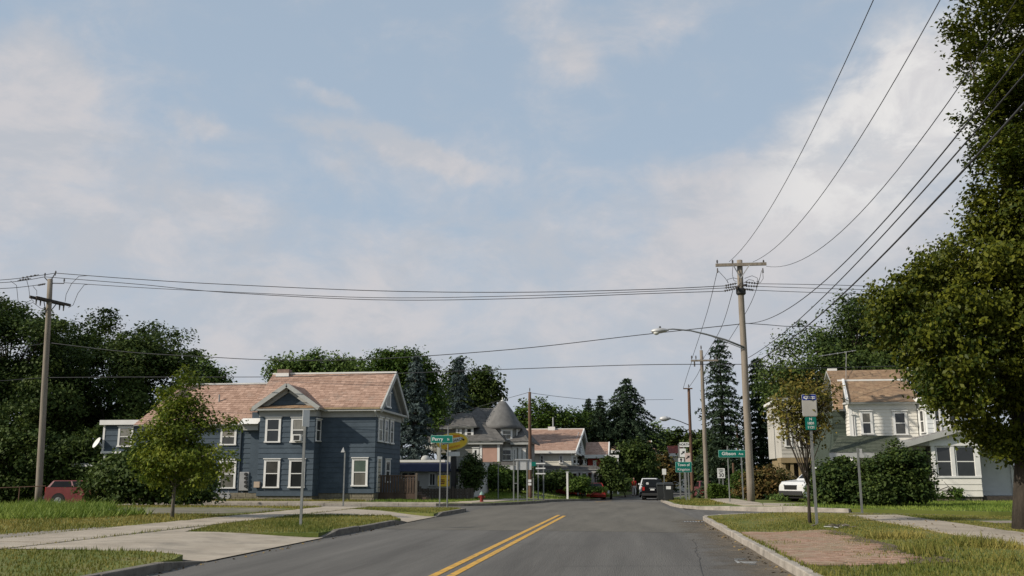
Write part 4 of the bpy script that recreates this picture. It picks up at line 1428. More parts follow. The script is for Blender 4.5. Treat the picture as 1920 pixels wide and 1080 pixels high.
# ------------------------------------------------------------------ grey house with the conical turret
def turret_house():
    Y, YS = 78.0, 78.0
    a = P(800, 830, Y).x
    b = P(937, 860, Y).x
    zb = LZ(-15, Y)
    h = empty('turret_house', ((a + b) / 2, Y, zb), 'grey two-storey house with round turret and cone roof behind the diner', 'house')
    ze = P(880, 827, Y).z
    Yb = Y + 11
    a2 = P(846, 860, Y).x
    w = wallbox(h, a2, b, Y, Yb, zb, ze, grey_side)
    siding(w, front(Y), a2, b, zb + .4, ze - .3, grey_side, .25, joined=True)
    siding(w, right(b), Y, Yb, zb + .4, ze - .3, grey_side, .25, joined=True)
    # pink panel between white corner boards
    pa, pb = P(902, 850, Y), P(932, 850, Y)
    MB().box(pa.x, pb.x, Y - .06, Y, P(902, 868, Y).z, P(902, 839, Y).z).build('pink_panel', pink_side, h)
    cb = MB()
    for x in (899.5, 932.5):
        q = P(x, 860, Y)
        cb.box(q.x, q.x + .2, Y - .09, Y, zb + .4, ze - .28)
    cb.build('corner_board', trim, h)
    MB().box(a2 - .1, b + .3, Y - .3, Y, ze - .28, ze).build('eaves', trim_grey, h)
    # hip roof
    ap = P(895, 763, Y + 5.5)
    ri = Vector((ap.x, Y + 7.5, ap.z))
    el = Vector((P(828, 827, Y - .4).x, Y - .4, ze))
    er = Vector((b + .5, Y - .4, ze))
    rb, rl = Vector((er.x + 6, Yb + .4, ze)), Vector((el.x, Yb + .4, ze))
    er2 = Vector((er.x, Yb, ze))
    roof_slope(h, el, er, ap, ap, slate_grey, .35, .3)
    roof_slope(h, er, er2, ri, ap, slate_grey, .35, .3)
    roof_slope(h, rl, el, ap, ap, slate_grey, .35, .3)
    roof_slope(h, er2, rl, ap, ri, slate_grey, .35, .3)
    # cross ridge running right behind the cone
    qz = Vector((P(987, 828, Y + 1.6).x + .3, Y + 1.6, ze))
    r2 = Vector((ap.x + 2.6, Y + 6.5, ap.z - .05))
    roof_slope(h, (er.x - 2.2, Y + 1.6, ze), qz, r2, (ap.x, Y + 6.5, ap.z - .05), slate_grey, .35, .3)
    roof_slope(h, qz, (qz.x, Y + 11, ze), r2, r2, slate_grey, .35, .3)
    # lower hipped wing at the left
    la, lb = P(806, 815, Y + 1).x, P(866, 815, Y + 1).x
    zl = P(830, 803, Y + 1).z
    wl_ = wallbox(h, la, lb, Y + 1, Y + 8, zb + 3, zl, grey_side, 'wing')
    siding(wl_, front(Y + 1), la, lb, zb + 3, zl - .1, grey_side, .25, joined=True)
    MB().box(la - .02, la + .25, Y + .94, Y + 1, zb + 3, zl).build('corner_board', trim, h)
    pk = P(852, 776, Y + 4.5)
    e = [Vector((la - .5, Y + .5, zl)), Vector((lb + .3, Y + .5, zl)), Vector((lb + .3, Y + 8.5, zl)), Vector((la - .5, Y + 8.5, zl))]
    roof_slope(h, e[0], e[1], pk, pk, slate_grey, .35, .3)
    roof_slope(h, e[3], e[0], pk, pk, slate_grey, .35, .3)
    # skirt roof and posts of the side porch
    s0, s1 = P(793, 828, Y - 1), P(846, 828, Y - 1)
    t0, t1 = P(806, 814, Y + 1), P(850, 814, Y + 1)
    s1.z, t1.z = s0.z, t0.z
    roof_slope(h, s0, s1, t1, t0, slate_grey, .35, .3, name='porch_roof')
    for px in (800, 822, 843):
        x = P(px, 860, Y - .6).x
        MB().box(x - .12, x + .12, Y - .7, Y - .45, zb, s0.z - .1).build('porch_post', trim_grey, h)
    # dormer
    d0, d1 = P(848, 815, Y + .6).x, P(889, 815, Y + .6).x
    dz0, dz1 = P(870, 824, Y + .6).z, P(870, 800, Y + .6).z
    dm = wallbox(h, d0 + .35, d1 - .35, Y + .6, Y + 4, dz0, dz1, grey_side, 'dormer')
    dk = P(871, 775, Y + 3)
    roof_slope(dm, (d0 - .2, Y + .2, dz1), (d1 + .3, Y + .2, dz1), (dk.x + .6, Y + 3, dk.z), (dk.x - .6, Y + 3, dk.z), slate_grey, .35, .3, name='dormer_roof')
    roof_slope(dm, (d1 + .3, Y + .2, dz1), (d1 + .3, Y + 5, dz1), (dk.x + .6, Y + 3, dk.z), (dk.x + .6, Y + 3, dk.z), slate_grey, .35, .3, name='dormer_roof')
    wpx(h, Y + .6, 872, 800, 888, 822, c=.2)
    wpx(h, Y + .6, 855, 800, 866, 822, c=.2)
    # turret: round body with flared cone
    tc_ = P(945, 830, Y + 3.2)
    rr = 1.5
    zc = P(945, 802, Y + 1.2).z
    za = P(938, 752, Y + 3.2).z
    tx = P(942, 800, Y + 3.2).x
    tw = MB().lathe([(rr, zb), (rr, zc)], (tx, Y + 3.2, 0), 20).build('turret', grey_side, h)
    cone = MB().lathe([(1.78, zc - .04), (1.60, zc + .3), (1.30, zc + (za - zc) * .38), (.88, zc + (za - zc) * .66), (.50, zc + (za - zc) * .87), (.30, za - .06), (.06, za)], (tx, Y + 3.2, 0), 28)
    cone.build('cone_roof', mat('cone_slate', (.10, .098, .094), .8, c2=(.16, .155, .15), scale=2), h, smooth=True)
    MB().lathe([(.14, 0), (.16, .08), (.05, .16), (.02, .4)], (tx, Y + 3.2, za - .05), 8).build('finial', trim, h)
    # windows of the turret and right part, turned with the wall
    cxy = Vector((tx, Y + 3.2, 0))
    for ang in (-68, -12):
        n = Vector((math.cos(math.radians(ang)), math.sin(math.radians(ang)), 0))
        u = Vector((-n.y, n.x, 0))
        fr = Fr(cxy + n * (rr - .06), u, n)
        window(h, fr, -.5, .5, P(960, 824, Y + 1).z, P(960, 804, Y + 1).z, c=.16)
        window(h, fr, -.5, .5, P(960, 864, Y + 1).z, P(960, 840, Y + 1).z, c=.16)
    # bay wall below the turret to the right
    q0, q1 = P(960, 850, Y + 2).x, P(987, 850, Y + 2).x
    wr = wallbox(h, q0, q1, Y + 2, Y + 9, zb, P(970, 828, Y + 2).z, grey_side, 'right_bay')
    siding(wr, front(Y + 2), q0, q1, zb + .4, P(970, 829, Y + 2).z, grey_side, .25, joined=True)
    MB().box(q0 - .1, q1 + .25, Y + 1.65, Y + 2.0, ze - .25, ze - .01).build('eaves', trim_grey, h)
    wpx(h, Y + 2, 961, 840, 969, 864, c=.16)
    wpx(h, Y + 2, 972, 840, 978, 864, c=.14)
    wpx(h, Y + 2, 980, 841, 986, 864, c=.14)
    wpx(h, Y, 886, 840, 898, 868, c=.18, gm=glass)
    wpx(h, Y, 915, 888, 926, 912, c=.15, gm=glass)
    # porch along the front
    f0, f1 = P(894, 872, Y - 2.4), P(986, 872, Y - 2.4)
    g0, g1 = P(894, 866, Y), P(986, 866, Y)
    f1.z, g1.z = f0.z, g0.z
    roof_slope(h, f0, f1, g1, g0, slate_grey, .35, .3, name='porch_roof')
    for px in (900, 922, 944, 966, 982):
        x = P(px, 895, Y - 2.2).x
        MB().box(x - .1, x + .1, Y - 2.3, Y - 2.1, zb, f0.z - .12).build('porch_post', trim_grey, h)
    MB().box(f0.x + .2, f1.x - .2, Y - 2.35, Y - 2.05, f0.z - .3, f0.z - .1).build('porch_beam', trim_grey, h)


turret_house()


# ------------------------------------------------------------------ low white diner with navy fascia
def diner():
    Y = 63.0
    a, b = P(733, 900, Y).x, P(889, 900, Y).x
    zb = LZ(-12, Y)
    h = empty('diner', ((a + b) / 2, Y, zb), 'low white diner with navy fascia and flat roof, behind the board fence', 'building')
    zt, zf, zc = P(760, 884, Y).z, P(760, 867, Y).z, P(760, 862, Y).z
    wallbox(h, a, b, Y, Y + 7, zb, zf, mat('diner_white', (.50, .49, .47), .8, var=.08))
    MB().prism([(a - .25, Y - .55, zt), (a - .25, Y + .02, zt), (a - .25, Y + .02, zf), (a - .25, Y - .25, zf)], (b - a + .5, 0, 0)).build('fascia', navy, h)
    MB().box(a - .3, P(836, 865, Y).x, Y - .32, Y + .3, zf, zf + .16).build('roof_edge', trim, h)
    MB().box(a, b, Y + .3, Y + 7, zf, zf + .05).build('roof', trim_grey, h)
    for x0, x1, y0, y1 in ((752, 781, 884, 898), (804, 818, 886, 911), (822, 838, 886, 911), (846, 862, 886, 911)):
        wpx(h, Y, x0, y0, x1, y1, c=.1, gm=glass, rail=False)
        q0, q1 = P(x0 + (x1 - x0) * .42, (y0 + y1) / 2, Y).x, P(x0 + (x1 - x0) * .55, (y0 + y1) / 2, Y).x
        MB().box(q0, q1, Y - .06, Y - .01, P(x0, y1 - 1, Y).z, P(x0, y0 + 1, Y).z).build('mullion', trim_grey, h)
    for px, py, r in ((743, 860, .24), (798, 863, .22)):
        c = P(px, py, Y + 1.5)
        MB().lathe([(r * .7, -.6), (r * .7, -.1), (r * 1.5, -.05), (r * 1.5, .12), (r * .9, .3), (.02, .34)], c, 14).build('roof_vent', trim_grey, h, smooth=True)
    # white shed at the right behind the fence
    q = P(845, 880, Y - .8)
    MB().box(q.x, q.x + 1.3, Y - .9, Y - .1, P(845, 879, Y).z, P(845, 858, Y).z).build('signboard_box', trim_grey, h)


diner()


def fence(a, b, hgt, label, zb):
    a, b = Vector(a), Vector(b)
    r = empty('board_fence', (a.x, a.y, zb), label, 'fence', 'weathered board fences by the diner')
    L = (b - a).length
    d = (b - a).normalized()
    n = int(L / .2)
    R = random.Random(4)
    for i in range(n):
        p = a + d * (i + .5) * L / n
        h = hgt + R.uniform(-.03, .03)
        MB().bar((p.x, p.y, zb + .04), (p.x, p.y, zb + h), .022, L / n - .02, up=tuple(d)).build('board', fence_m, r)
    for i in range(int(L / 2.2) + 1):
        p = a + d * min(L, i * 2.2)
        MB().box(p.x - .06, p.x + .06, p.y - .1, p.y + .02, zb - .1, zb + hgt + .12).build('post', fence_m, r)
    for z in (.35, hgt - .2):
        MB().bar((a.x, a.y + .04, zb + z), (b.x, b.y + .04, zb + z), .04, .1).build('rail', fence_m, r)


fa, fb, fc = P(752, 930, 60.5), P(786, 930, 60.5), P(888, 930, 60)
fence((fa.x, 60.5, 0), (fb.x, 60.5, 0), 1.2, 'tall weathered board fence panel next to the blue house ramp', LZ(fa.x, 60.5))
fence((fb.x + .1, 60.4, 0), (fc.x, 60, 0), .72, 'long low weathered board fence in front of the diner', LZ(fb.x, 60.4))


# ------------------------------------------------------------------ pink-roofed house with wrap-around porch
def pink_roof_house():
    Y = 90.0
    zb = LZ(-8, Y)
    a, b = P(948, 860, Y).x, P(1071, 860, Y).x
    h = empty('porch_gable_house', ((a + b) / 2, Y, zb), 'cream house with steep pink roof, gable end and deep front porch', 'house')
    ze = P(1040, 849, Y).z
    Y1 = PXP(1101, 860, b).y
    Ym = (Y + Y1) / 2
    zr = PXP(1086, 798, b + .3).z
    w = wallbox(h, a, b, Y, Y1, zb, ze, cream_side)
    siding(w, front(Y), a, b, zb + 2.5, ze - .2, cream_side, .25, joined=True)
    siding(w, right(b), Y, Y1, zb + 2.5, ze - .2, palegrey_side, .25, joined=True)
    roof_slope(h, (a, Y - .5, ze), (b + .5, Y - .5, ze), (b + .5, Ym, zr), (a, Ym, zr), slate, .35, .3, edge=trim)
    roof_slope(h, (b + .5, Y1 + .5, ze), (a, Y1 + .5, ze), (a, Ym, zr), (b + .5, Ym, zr), slate, .35, .3)
    MB().box(a, b + .5, Y - .56, Y - .44, ze - .06, ze + .2).build('gutter', trim, h)
    g = MB().prism([(b - .2, Y, ze), (b - .2, Y1, ze), (b - .2, Ym, zr - .3)], (.2, 0, 0)).build('gable', palegrey_side, h)
    k = (zr - ze) / (Ym - Y + .5)
    siding(g, right(b), 0, 0, ze, zr - .5, palegrey_side, .25, lim=lambda z: (Y + .1 + (z - ze) / k * .93, Y1 - .1 - (z - ze) / k * .93), joined=True)
    rk = MB()
    for s in (Y - .5, Y1 + .5):
        rk.bar((b + .45, s, ze - .1), (b + .45, Ym, zr - .1), .12, .3)
    rk.box(b, b + .4, Y, Y1, ze - .06, ze + .1)
    rk.build('rake_board', trim, h)
    MB().bar((a, Ym, zr + .03), (b + .5, Ym, zr + .03), .2, .1).build('ridge_cap', trim, h)
    c = P(1034, 797, Ym - .6)
    MB().box(c.x - .38, c.x + .4, Ym - .9, Ym - .2, c.z - .75, c.z - .2).build('skylight', trim, h)
    q = P(1037, 790, Ym)
    MB().tube([q + Vector((0, 0, -.8)), q + Vector((0, 0, .45))], .08, 8).build('flue', metal_grey, h)
    wpx(h, Y, 1048, 853, 1056, 869, c=.12, gm=glass)
    wpx(h, Y, 1012, 853, 1020, 869, c=.12, gm=glass)
    for x0, x1 in ((1074, 1079), (1081, 1086), (1089.5, 1093), (1095.5, 1098.5)):
        wpxr(h, b, x0, 853, x1, 871, c=.2)
    for x0, x1 in ((1083, 1085.6), (1086.4, 1089)):
        wpxr(h, b, x0, 821, x1, 838, c=.15)
    # porch
    f0, f1 = P(1004, 879, Y - 2.5), P(1132, 882, Y - 2.5)
    f1.z = f0.z
    g0z = P(1040, 873, Y).z
    roof_slope(h, f0, (f1.x, f1.y, f0.z), (b + 2.2, Y, g0z), (a, Y, g0z), slate_grey, .35, .3, name='porch_roof')
    MB().box(f0.x + .1, f1.x - .1, Y - 2.4, Y - 2.15, f0.z - .35, f0.z - .1).build('porch_beam', trim_grey, h)
    for px in (1022, 1048, 1062, 1083, 1090, 1101, 1112, 1123, 1129):
        x = P(px, 900, Y - 2.3).x
        MB().box(x - .1, x + .1, Y - 2.4, Y - 2.2, zb, f0.z - .35).build('porch_post', trim_grey, h)
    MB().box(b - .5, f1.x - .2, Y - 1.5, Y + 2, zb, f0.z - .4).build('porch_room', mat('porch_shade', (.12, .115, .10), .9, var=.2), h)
    for px in (1108, 1117):
        wpx(h, Y - 1.5, px, 888, px + 7, 906, c=.1, gm=glass)


pink_roof_house()


def small_house(Y, x0, x1, yr, ye, yb, xg, name, label, wall_m, roof_m, depth, wins=(), gable_m=None, chim=None):
    """side-gabled house, gable to the right; pixel bounds: eaves x0..x1 (front), ridge yr, eaves ye"""
    zb = gz(Y) + .1
    a, b = P(x0, ye, Y).x, P(x1, ye, Y).x
    h = empty(name, ((a + b) / 2, Y, zb), label, 'house', 'houses further along the street')
    ze = P(x0, ye, Y).z
    Ym = Y + depth / 2
    zr = P(xg, yr, Ym).z
    w = wallbox(h, a, b, Y, Y + depth, zb, ze, wall_m)
    siding(w, front(Y), a, b, zb, ze - .25, wall_m, .28, joined=True)
    roof_slope(h, (a - .3, Y - .5, ze), (b + .4, Y - .5, ze), (b + .4, Ym, zr), (a - .3, Ym, zr), roof_m, .35, .3, edge=trim)
    roof_slope(h, (b + .4, Y + depth + .5, ze), (a - .3, Y + depth + .5, ze), (a - .3, Ym, zr), (b + .4, Ym, zr), roof_m, .35, .3)
    MB().prism([(b - .2, Y, ze), (b - .2, Y + depth, ze), (b - .2, Ym, zr - .2)], (.2, 0, 0)).build('gable', gable_m or wall_m, h)
    rk = MB()
    for s in (Y - .5, Y + depth + .5):
        rk.bar((b + .36, s, ze - .1), (b + .36, Ym, zr - .1), .12, .3)
    rk.box(a - .3, b + .4, Y - .55, Y - .42, ze - .25, ze + .12)
    rk.build('rake_board', trim, h)
    for q in wins:
        wpx(h, Y, *q, c=.14, gm=glass)
    if chim:
        c = P(chim[0], chim[1], Ym)
        MB().box(c.x - .35, c.x + .35, Ym - .3, Ym + .3, zr - .8, c.z).build('chimney', MATS['chimney_brick'], h)
    return h


hh = small_house(102, 1102, 1135, 829, 855, 920, 1141, 'red_house', 'small dark red house with pink roof beside the cream gable house', red_side, slate, 7,
                 ((1112, 864, 1118, 874),), gable_m=dark_wood)
q0, q1 = P(1133, 854, 100.5), P(1160, 852, 100.5)
MB().box(q0.x, q1.x, 100.3, 102, q0.z - .25, q0.z + .05).build('porch_roof', trim, hh)
for px in (1140, 1146, 1158):
    x = P(px, 880, 100.5).x
    MB().box(x - .1, x + .1, 100.4, 100.6, gz(100), q0.z - .25).build('porch_post', trim, hh)
small_house(122, 1150, 1186, 822, 846, 920, 1178, 'tan_house', 'tan gabled house with brick chimney half hidden by the dark street tree', pink_side, slate_tan, 9,
            ((1160, 852, 1166, 866),), chim=(1152, 820))
small_house(132, 1193, 1218, 826, 846, 920, 1210, 'tan_house', 'tan-roofed house peeking over the dark street tree, middle of the row', cream_side, slate_tan, 8,
            ((1200, 850, 1205, 860),), chim=(1198, 822))
small_house(142, 1221, 1243, 839, 852, 915, 1240, 'peach_house', 'peach house with pink roof and white fascia at the end of the street', pink_side, slate, 8,
            ((1226, 858, 1231, 868), (1236, 858, 1240, 868)))
h5 = small_house(128, 1258, 1285, 836, 852, 915, 1280, 'white_far_house', 'pale house with red roof behind the route signs', white_side, mat('red_shingle', (.22, .06, .045), .9, var=.25, attr='lv'), 8,
                 ((1264, 862, 1270, 874), (1275, 862, 1280, 874)))


# ------------------------------------------------------------------ utility poles
def pole(px, pyb, pyt, Y, label, m=pole_wood, r0=.17, r1=.12, group='wooden utility poles along the street', zb=None, name='utility_pole', tilt=0.0):
    b = P(px, pyb, Y)
    zb = (LZ(b.x, Y) if zb is None else zb)
    zt = P(px - (px - 960) * (pyb - pyt) / 9090, pyt, Y).z
    root = empty(name, (b.x, Y, zb), label, 'utility pole', group)
    n = 10
    R = random.Random(px)
    pts = [(b.x + tilt * i / n + R.uniform(-.012, .012), Y + R.uniform(-.012, .012), zb - .3 + (zt - zb + .3) * i / n) for i in range(n + 1)]
    MB().tube(pts, [r0 + (r1 - r0) * i / n for i in range(n + 1)], 12).build('shaft', m, root, smooth=True)
    return root, b.x + tilt, zt


def insulator(parent, p, h=.22, r=.05, name='insulator'):
    MB().lathe([(r * .35, -.06), (r * .4, h * .3), (r, h * .38), (r * .55, h * .5), (r, h * .62), (r * .5, h * .76), (r * .8, h * .85), (r * .3, h)], p, 8).build(name, insul, parent)


PY = 50.5
root, MX, MZ = pole(1409, 946, 488, PY, 'tallest weathered utility pole with crossarm and street lamp, by the side street corner', r0=.20, r1=.15)
MAIN = root
c0, c1 = P(1341, 499, PY), P(1436, 499, PY)
MB().box(c0.x, c1.x, PY - .28, PY - .17, c0.z - .08, c0.z + .08).build('crossarm', pole_wood, root)
MB().bar((P(1374, 501, PY).x, PY - .3, c0.z - .05), (MX, PY - .2, c0.z - .75), .03, .05).bar((P(1404, 501, PY).x, PY - .3, c0.z - .05), (MX, PY - .2, c0.z - .75), .03, .05).build('brace', metal_grey, root)
for px in (1345, 1374, 1432):
    q = P(px, 498, PY - .22)
    insulator(root, q + Vector((0, 0, .08)), .24, .06)
for px in (1345, 1430):
    q = P(px, 500, PY - .22)
    MB().tube([q + Vector((0, 0, -.08)), q + Vector((0, 0, -.34))], [.03, .045], 8).build('insulator', insul, root)
# second pair of arms running along the line, with strain insulators
q = P(1388, 538, PY)
MB().bar((MX - .32, PY - .9, q.z - .25), (MX - .05, PY + .9, q.z + .2), .10, .12).build('crossarm', dark_wood, root)
MB().bar((MX + .08, PY - .9, q.z - .1), (MX + .42, PY + .9, q.z + .28), .10, .12).build('crossarm', dark_wood, root)
MB().lathe([(.2, -.12), (.26, -.05), (.26, .18), (.2, .25)], (MX, PY, P(1390, 549, PY).z), 12).build('bracket', dark_metal, root)
for (x0, y0, x1, y1) in ((1358, 536, 1382, 531), (1358, 540, 1382, 537), (1356, 546, 1380, 541), (1396, 529, 1424, 532), (1396, 536, 1422, 537), (1396, 542, 1414, 544)):
    a, b = P(x0, y0, PY - .2), P(x1, y1, PY - .2)
    m = MB().tube([a, b], .022, 6)
    for t in (.15, .32, .5, .68, .85):
        p = a.lerp(b, t)
        d = (b - a).normalized() * .03
        m.tube([p - d, p + d], .06, 8)
    m.build('strain_insulator', insul, root)
# loose jumper leads between the arms
for pts in ([(1374, 500), (1373, 515), (1376, 526), (1381, 528)], [(1347, 508), (1360, 522), (1366, 531)], [(1428, 507), (1425, 520), (1421, 530)], [(1430, 508), (1431, 522), (1426, 530), (1418, 527)],
            [(1364, 530), (1364, 524), (1375, 521), (1383, 523)], [(1396, 522), (1410, 517), (1420, 521), (1421, 530)], [(1394, 531), (1404, 524), (1413, 526), (1415, 532)]):
    MB().tube([P(x, y, PY - .35) for x, y in pts], .014, 5).build('jumper', wire_m, root)
# street lamp on a bowed arm
arm = [P(1395, 651, PY - .2), P(1360, 637, PY - .3), P(1325, 627, PY - .5), P(1295, 620, PY - .7), P(1262, 617, PY - .9), P(1246, 618, PY - 1.0)]
la = MB().tube(arm, [.05, .05, .045, .04, .035, .03], 8).build('lamp_arm', galv, root, smooth=True)
MB().bar(arm[2], P(1395, 651, PY - .2) + Vector((0, 0, -.1)), .025, .04).build('lamp_stay', galv, la)
hd = P(1237, 620, PY - 1.0)
mm = MB().lathe([(.02, -.5), (.12, -.42), (.19, -.2), (.20, .05), (.14, .3), (.07, .42), (.05, .5)], (0, 0, 0), 14).mesh('lamp_head', smooth=True)
o = link('lamp_head', mm, galv_light, root, hd - root.location)
o.rotation_euler = (0, math.radians(87), 0)
o.scale = (.75, 1, .95)
MB().lathe([(.06, 0), (.05, .1), (.02, .12)], hd + Vector((.02, 0, .12)), 8).build('photocell', dark_metal, root)
lens = MB().lathe([(.17, 0), (.15, -.07), (.07, -.12), (.01, -.13)], hd + Vector((-.18, 0, -.10)), 12).build('lamp_lens', mat('lens', (.55, .55, .5), .3, var=.05), root, smooth=True)

r2, X2, Z2 = pole(1326, 938, 657, 66, 'slim grey utility pole with small crossarm behind the tallest pole', r0=.16, r1=.11)
a, b = P(1295, 677, 66), P(1346, 677, 66)
MB().box(a.x, b.x, 65.75, 65.86, a.z - .06, a.z + .06).build('crossarm', pole_wood, r2)
for px in (1297, 1305, 1318, 1343):
    insulator(r2, P(px, 676, 65.8) + Vector((0, 0, .05)), .3, .06)
insulator(r2, Vector((X2, 66, Z2)), .35, .06)
for px in (1302, 1316):
    q = P(px, 678, 65.8)
    MB().tube([q, q + Vector((0, 0, -.35))], .05, 6).build('insulator', insul, r2)
r3, X3, Z3 = pole(1299, 932, 728, 84, 'reddish brown utility pole with a small lamp arm near the parked vehicles', pole_brown, r0=.16, r1=.12)
arm = [P(1292, 797, 84), P(1275, 790, 83.6), P(1262, 786, 83.3), P(1252, 785, 83)]
MB().tube(arm, .04, 6).build('lamp_arm', galv, r3)
mm = MB().lathe([(.02, -.5), (.14, -.42), (.22, -.2), (.22, .05), (.14, .3), (.05, .5)], (0, 0, 0), 12).mesh('lamp_head', smooth=True)
o = link('lamp_head', mm, galv_light, r3, P(1247, 785, 83) - r3.location)
o.rotation_euler = (0, math.radians(88), 0)
a = P(1281, 729, 84)
MB().box(a.x, a.x + .8, 83.8, 83.9, a.z - .05, a.z + .05).build('crossarm', pole_brown, r3)
insulator(r3, Vector((X3, 84, Z3)), .35, .07)
r4, X4, Z4 = pole(994, 932, 735, 66, 'single brown utility pole with pale notices, in front of the cream gable house', pole_brown, r0=.13, r1=.10)
for y0, y1 in ((899, 904), (905.5, 910)):
    q = P(993, (y0 + y1) / 2, 65.8)
    MB().box(q.x - .1, q.x + .12, 65.78, 65.81, P(993, y1, 65.8).z, P(993, y0, 65.8).z).build('notice', sign_white, r4)
insulator(r4, Vector((X4, 66, Z4)), .3, .05)
pole(1388, 932, 795, 84, 'thin bare brown pole between the shrub and the dark spruce', pole_brown, r0=.12, r1=.09)

LY = 52.5
r5, X5, Z5 = pole(72, 943, 523, LY, 'leaning weathered utility pole with steep crossarm at the left edge', r0=.20, r1=.15, tilt=-.66)
a, b = P(62, 557, LY - 1.2), P(126, 572, LY + 1.4)
off = Vector((.14, .1, 0))
MB().bar(a - off, b - off, .11, .16).build('crossarm', dark_wood, r5)
MB().bar(a + off, b + off, .11, .16).build('crossarm', dark_wood, r5)
for t in (.1, .22, .78, .9):
    q = a.lerp(b, t)
    MB().tube([q, q + Vector((0, 0, -.42))], [.06, .035], 6).build('cutout', insul, r5)
MB().bar(a.lerp(b, .3), (X5, LY - .1, a.z - .8), .03, .05).bar(a.lerp(b, .7), (X5, LY + .1, a.z - .85), .03, .05).build('brace', dark_metal, r5)
top = Vector((X5, LY, Z5))
MB().tube([top + Vector((.08, 0, 0)), P(104, 512, LY)], .035, 6).build('top_pin', dark_metal, r5)
insulator(r5, P(104, 515, LY), .25, .06)
for px, py in ((84, 519), (120, 530)):
    q = P(px, py, LY)
    MB().bar(top + Vector((0, 0, -.25)), q + Vector((0, 0, -.05)), .05, .05).build('pin_bracket', dark_metal, r5)
    insulator(r5, q, .25, .06)
for pts in ([(164, 517), (148, 518), (134, 532), (124, 552), (122, 566)], [(168, 533), (158, 534), (146, 550), (137, 572), (128, 577)], [(20, 527), (31, 535), (34, 565), (44, 571), (60, 568)],
            [(50, 525), (54, 540), (56, 558), (64, 566)], [(62, 537), (69, 545), (69, 553)], [(60, 566), (76, 578), (88, 583)]):
    MB().tube([P(x, y, LY - .3) for x, y in pts], .016, 5).build('jumper', wire_m, r5)
for pts in ([(33, 526), (58, 522)], [(36, 522), (73, 515)], [(70, 535), (86, 532)]):
    aa, bb = P(*pts[0], LY - .2), P(*pts[1], LY - .1)
    m = MB().tube([aa, bb], .02, 6)
    for t in (.2, .4, .6, .8):
        p = aa.lerp(bb, t)
        d = (bb - aa).normalized() * .03
        m.tube([p - d, p + d], .06, 6)
    m.build('strain_insulator', insul, r5)


# ------------------------------------------------------------------ overhead wires
def smooth_pts(pts, k=6):
    pts = [Vector(p) for p in pts]
    out = []
    for i in range(len(pts) - 1):
        p0, p1, p2, p3 = pts[max(i - 1, 0)], pts[i], pts[i + 1], pts[min(i + 2, len(pts) - 1)]
        for j in range(k):
            t = j / k
            out.append(.5 * ((2 * p1) + (p2 - p0) * t + (2 * p0 - 5 * p1 + 4 * p2 - p3) * t * t + (3 * p1 - p0 - 3 * p2 + p3) * t ** 3))
    return out + [pts[-1]]


def wire(label, pts, r=.02, n=5):
    pts = smooth_pts(pts)
    return one('overhead_wire', wire_m, label, 'wire', MB().tube(pts, r, n), pts[0], 'overhead wires', smooth=True)


def wire_x(label, X, px, r, yend):
    """a span running along the street in the plane x = X, fitted through pixels"""
    q = [PXP(a, b, X) for a, b in px]
    ys, zs = np.array([p.y for p in q]), np.array([p.z for p in q])
    co = np.polyfit(ys, zs, 2)
    Y = np.linspace(q[0].y, yend, 40)
    pts = [Vector((X, y, float(np.polyval(co, y)))) for y in Y]
    return one('overhead_wire', wire_m, label, 'wire', MB().tube(pts, r, 6), pts[0], 'overhead wires', smooth=True)


wire_x('steepest overhead wire rising from the pole crossarm to the top edge', P(1367, 491, PY).x, [(1367, 491), (1470, 345), (1547, 200), (1585, 115), (1637, 0)], .012, -6)
wire_x('second steep overhead wire from the crossarm, meeting the maple top', P(1405, 495, PY).x, [(1412, 491), (1510, 405), (1610, 260), (1685, 145), (1755, 10)], .012, -6)
wire_x('sagging overhead wire from the right end of the crossarm into the maple', P(1437, 499, PY).x, [(1437, 499), (1500, 490), (1585, 425), (1660, 345), (1740, 250), (1810, 142)], .012, -6)
wire_x('thick twisted cable from mid pole into the maple', MX + .18, [(1401, 606), (1459, 590), (1498, 567), (1560, 515), (1625, 445), (1720, 345), (1795, 255)], .015, -6)
wire_x('plain cable just below the twisted one, from pole to maple', MX + .2, [(1403, 671), (1459, 632), (1502, 595), (1560, 540), (1660, 440), (1815, 260)], .015, -6)
wire_x('lowest and thickest of the cables from the pole into the maple', MX + .22, [(1404, 684), (1449, 660), (1528, 599), (1592, 540), (1820, 305)], .021, -6)


def span(label, px, Ya, Yb, r=.02):
    x0, x1 = px[0][0], px[-1][0]
    wire(label, [P(a, b, Ya + (Yb - Ya) * (a - x0) / (x1 - x0)) for a, b in px], r)


span('uppermost wire across the street from left pole to tallest pole', [(104, 512), (250, 523), (400, 532), (700, 545), (960, 548), (1200, 543), (1358, 536)], LY, PY, .022)
span('middle wire across the street, second of the three top spans', [(120, 530), (260, 539), (400, 546), (700, 558), (960, 555), (1200, 547), (1358, 540)], LY, PY, .018)
span('third wire across the street, lowest of the three top spans', [(84, 519), (260, 533), (420, 548), (700, 562), (960, 560), (1200, 551), (1356, 546)], LY, PY, .020)
span('telephone cable across the street below the top spans, over the house roofs', [(95, 643), (240, 660), (385, 669), (520, 675), (700, 673), (960, 655), (1200, 628), (1393, 607)], LY, PY, .022)
span('lowest cable across the street, level with the blue house ridge', [(88, 708), (240, 707), (400, 707), (600, 705), (960, 692), (1200, 684), (1396, 683)], LY, PY, .020)
span('top wire running right from the tallest pole towards the maple', [(1424, 532), (1550, 534), (1760, 540), (1980, 540)], PY, 55, .016)
span('middle wire running right from the tallest pole towards the maple', [(1422, 537), (1550, 541), (1760, 546), (1980, 545)], PY, 55, .016)
span('lower wire running right from the tallest pole towards the maple', [(1414, 544), (1550, 549), (1760, 553), (1980, 551)], PY, 55, .016)
span('short cable from the tallest pole to the dark round tree', [(1396, 606), (1440, 609), (1480, 612), (1540, 612)], PY, 62, .020)
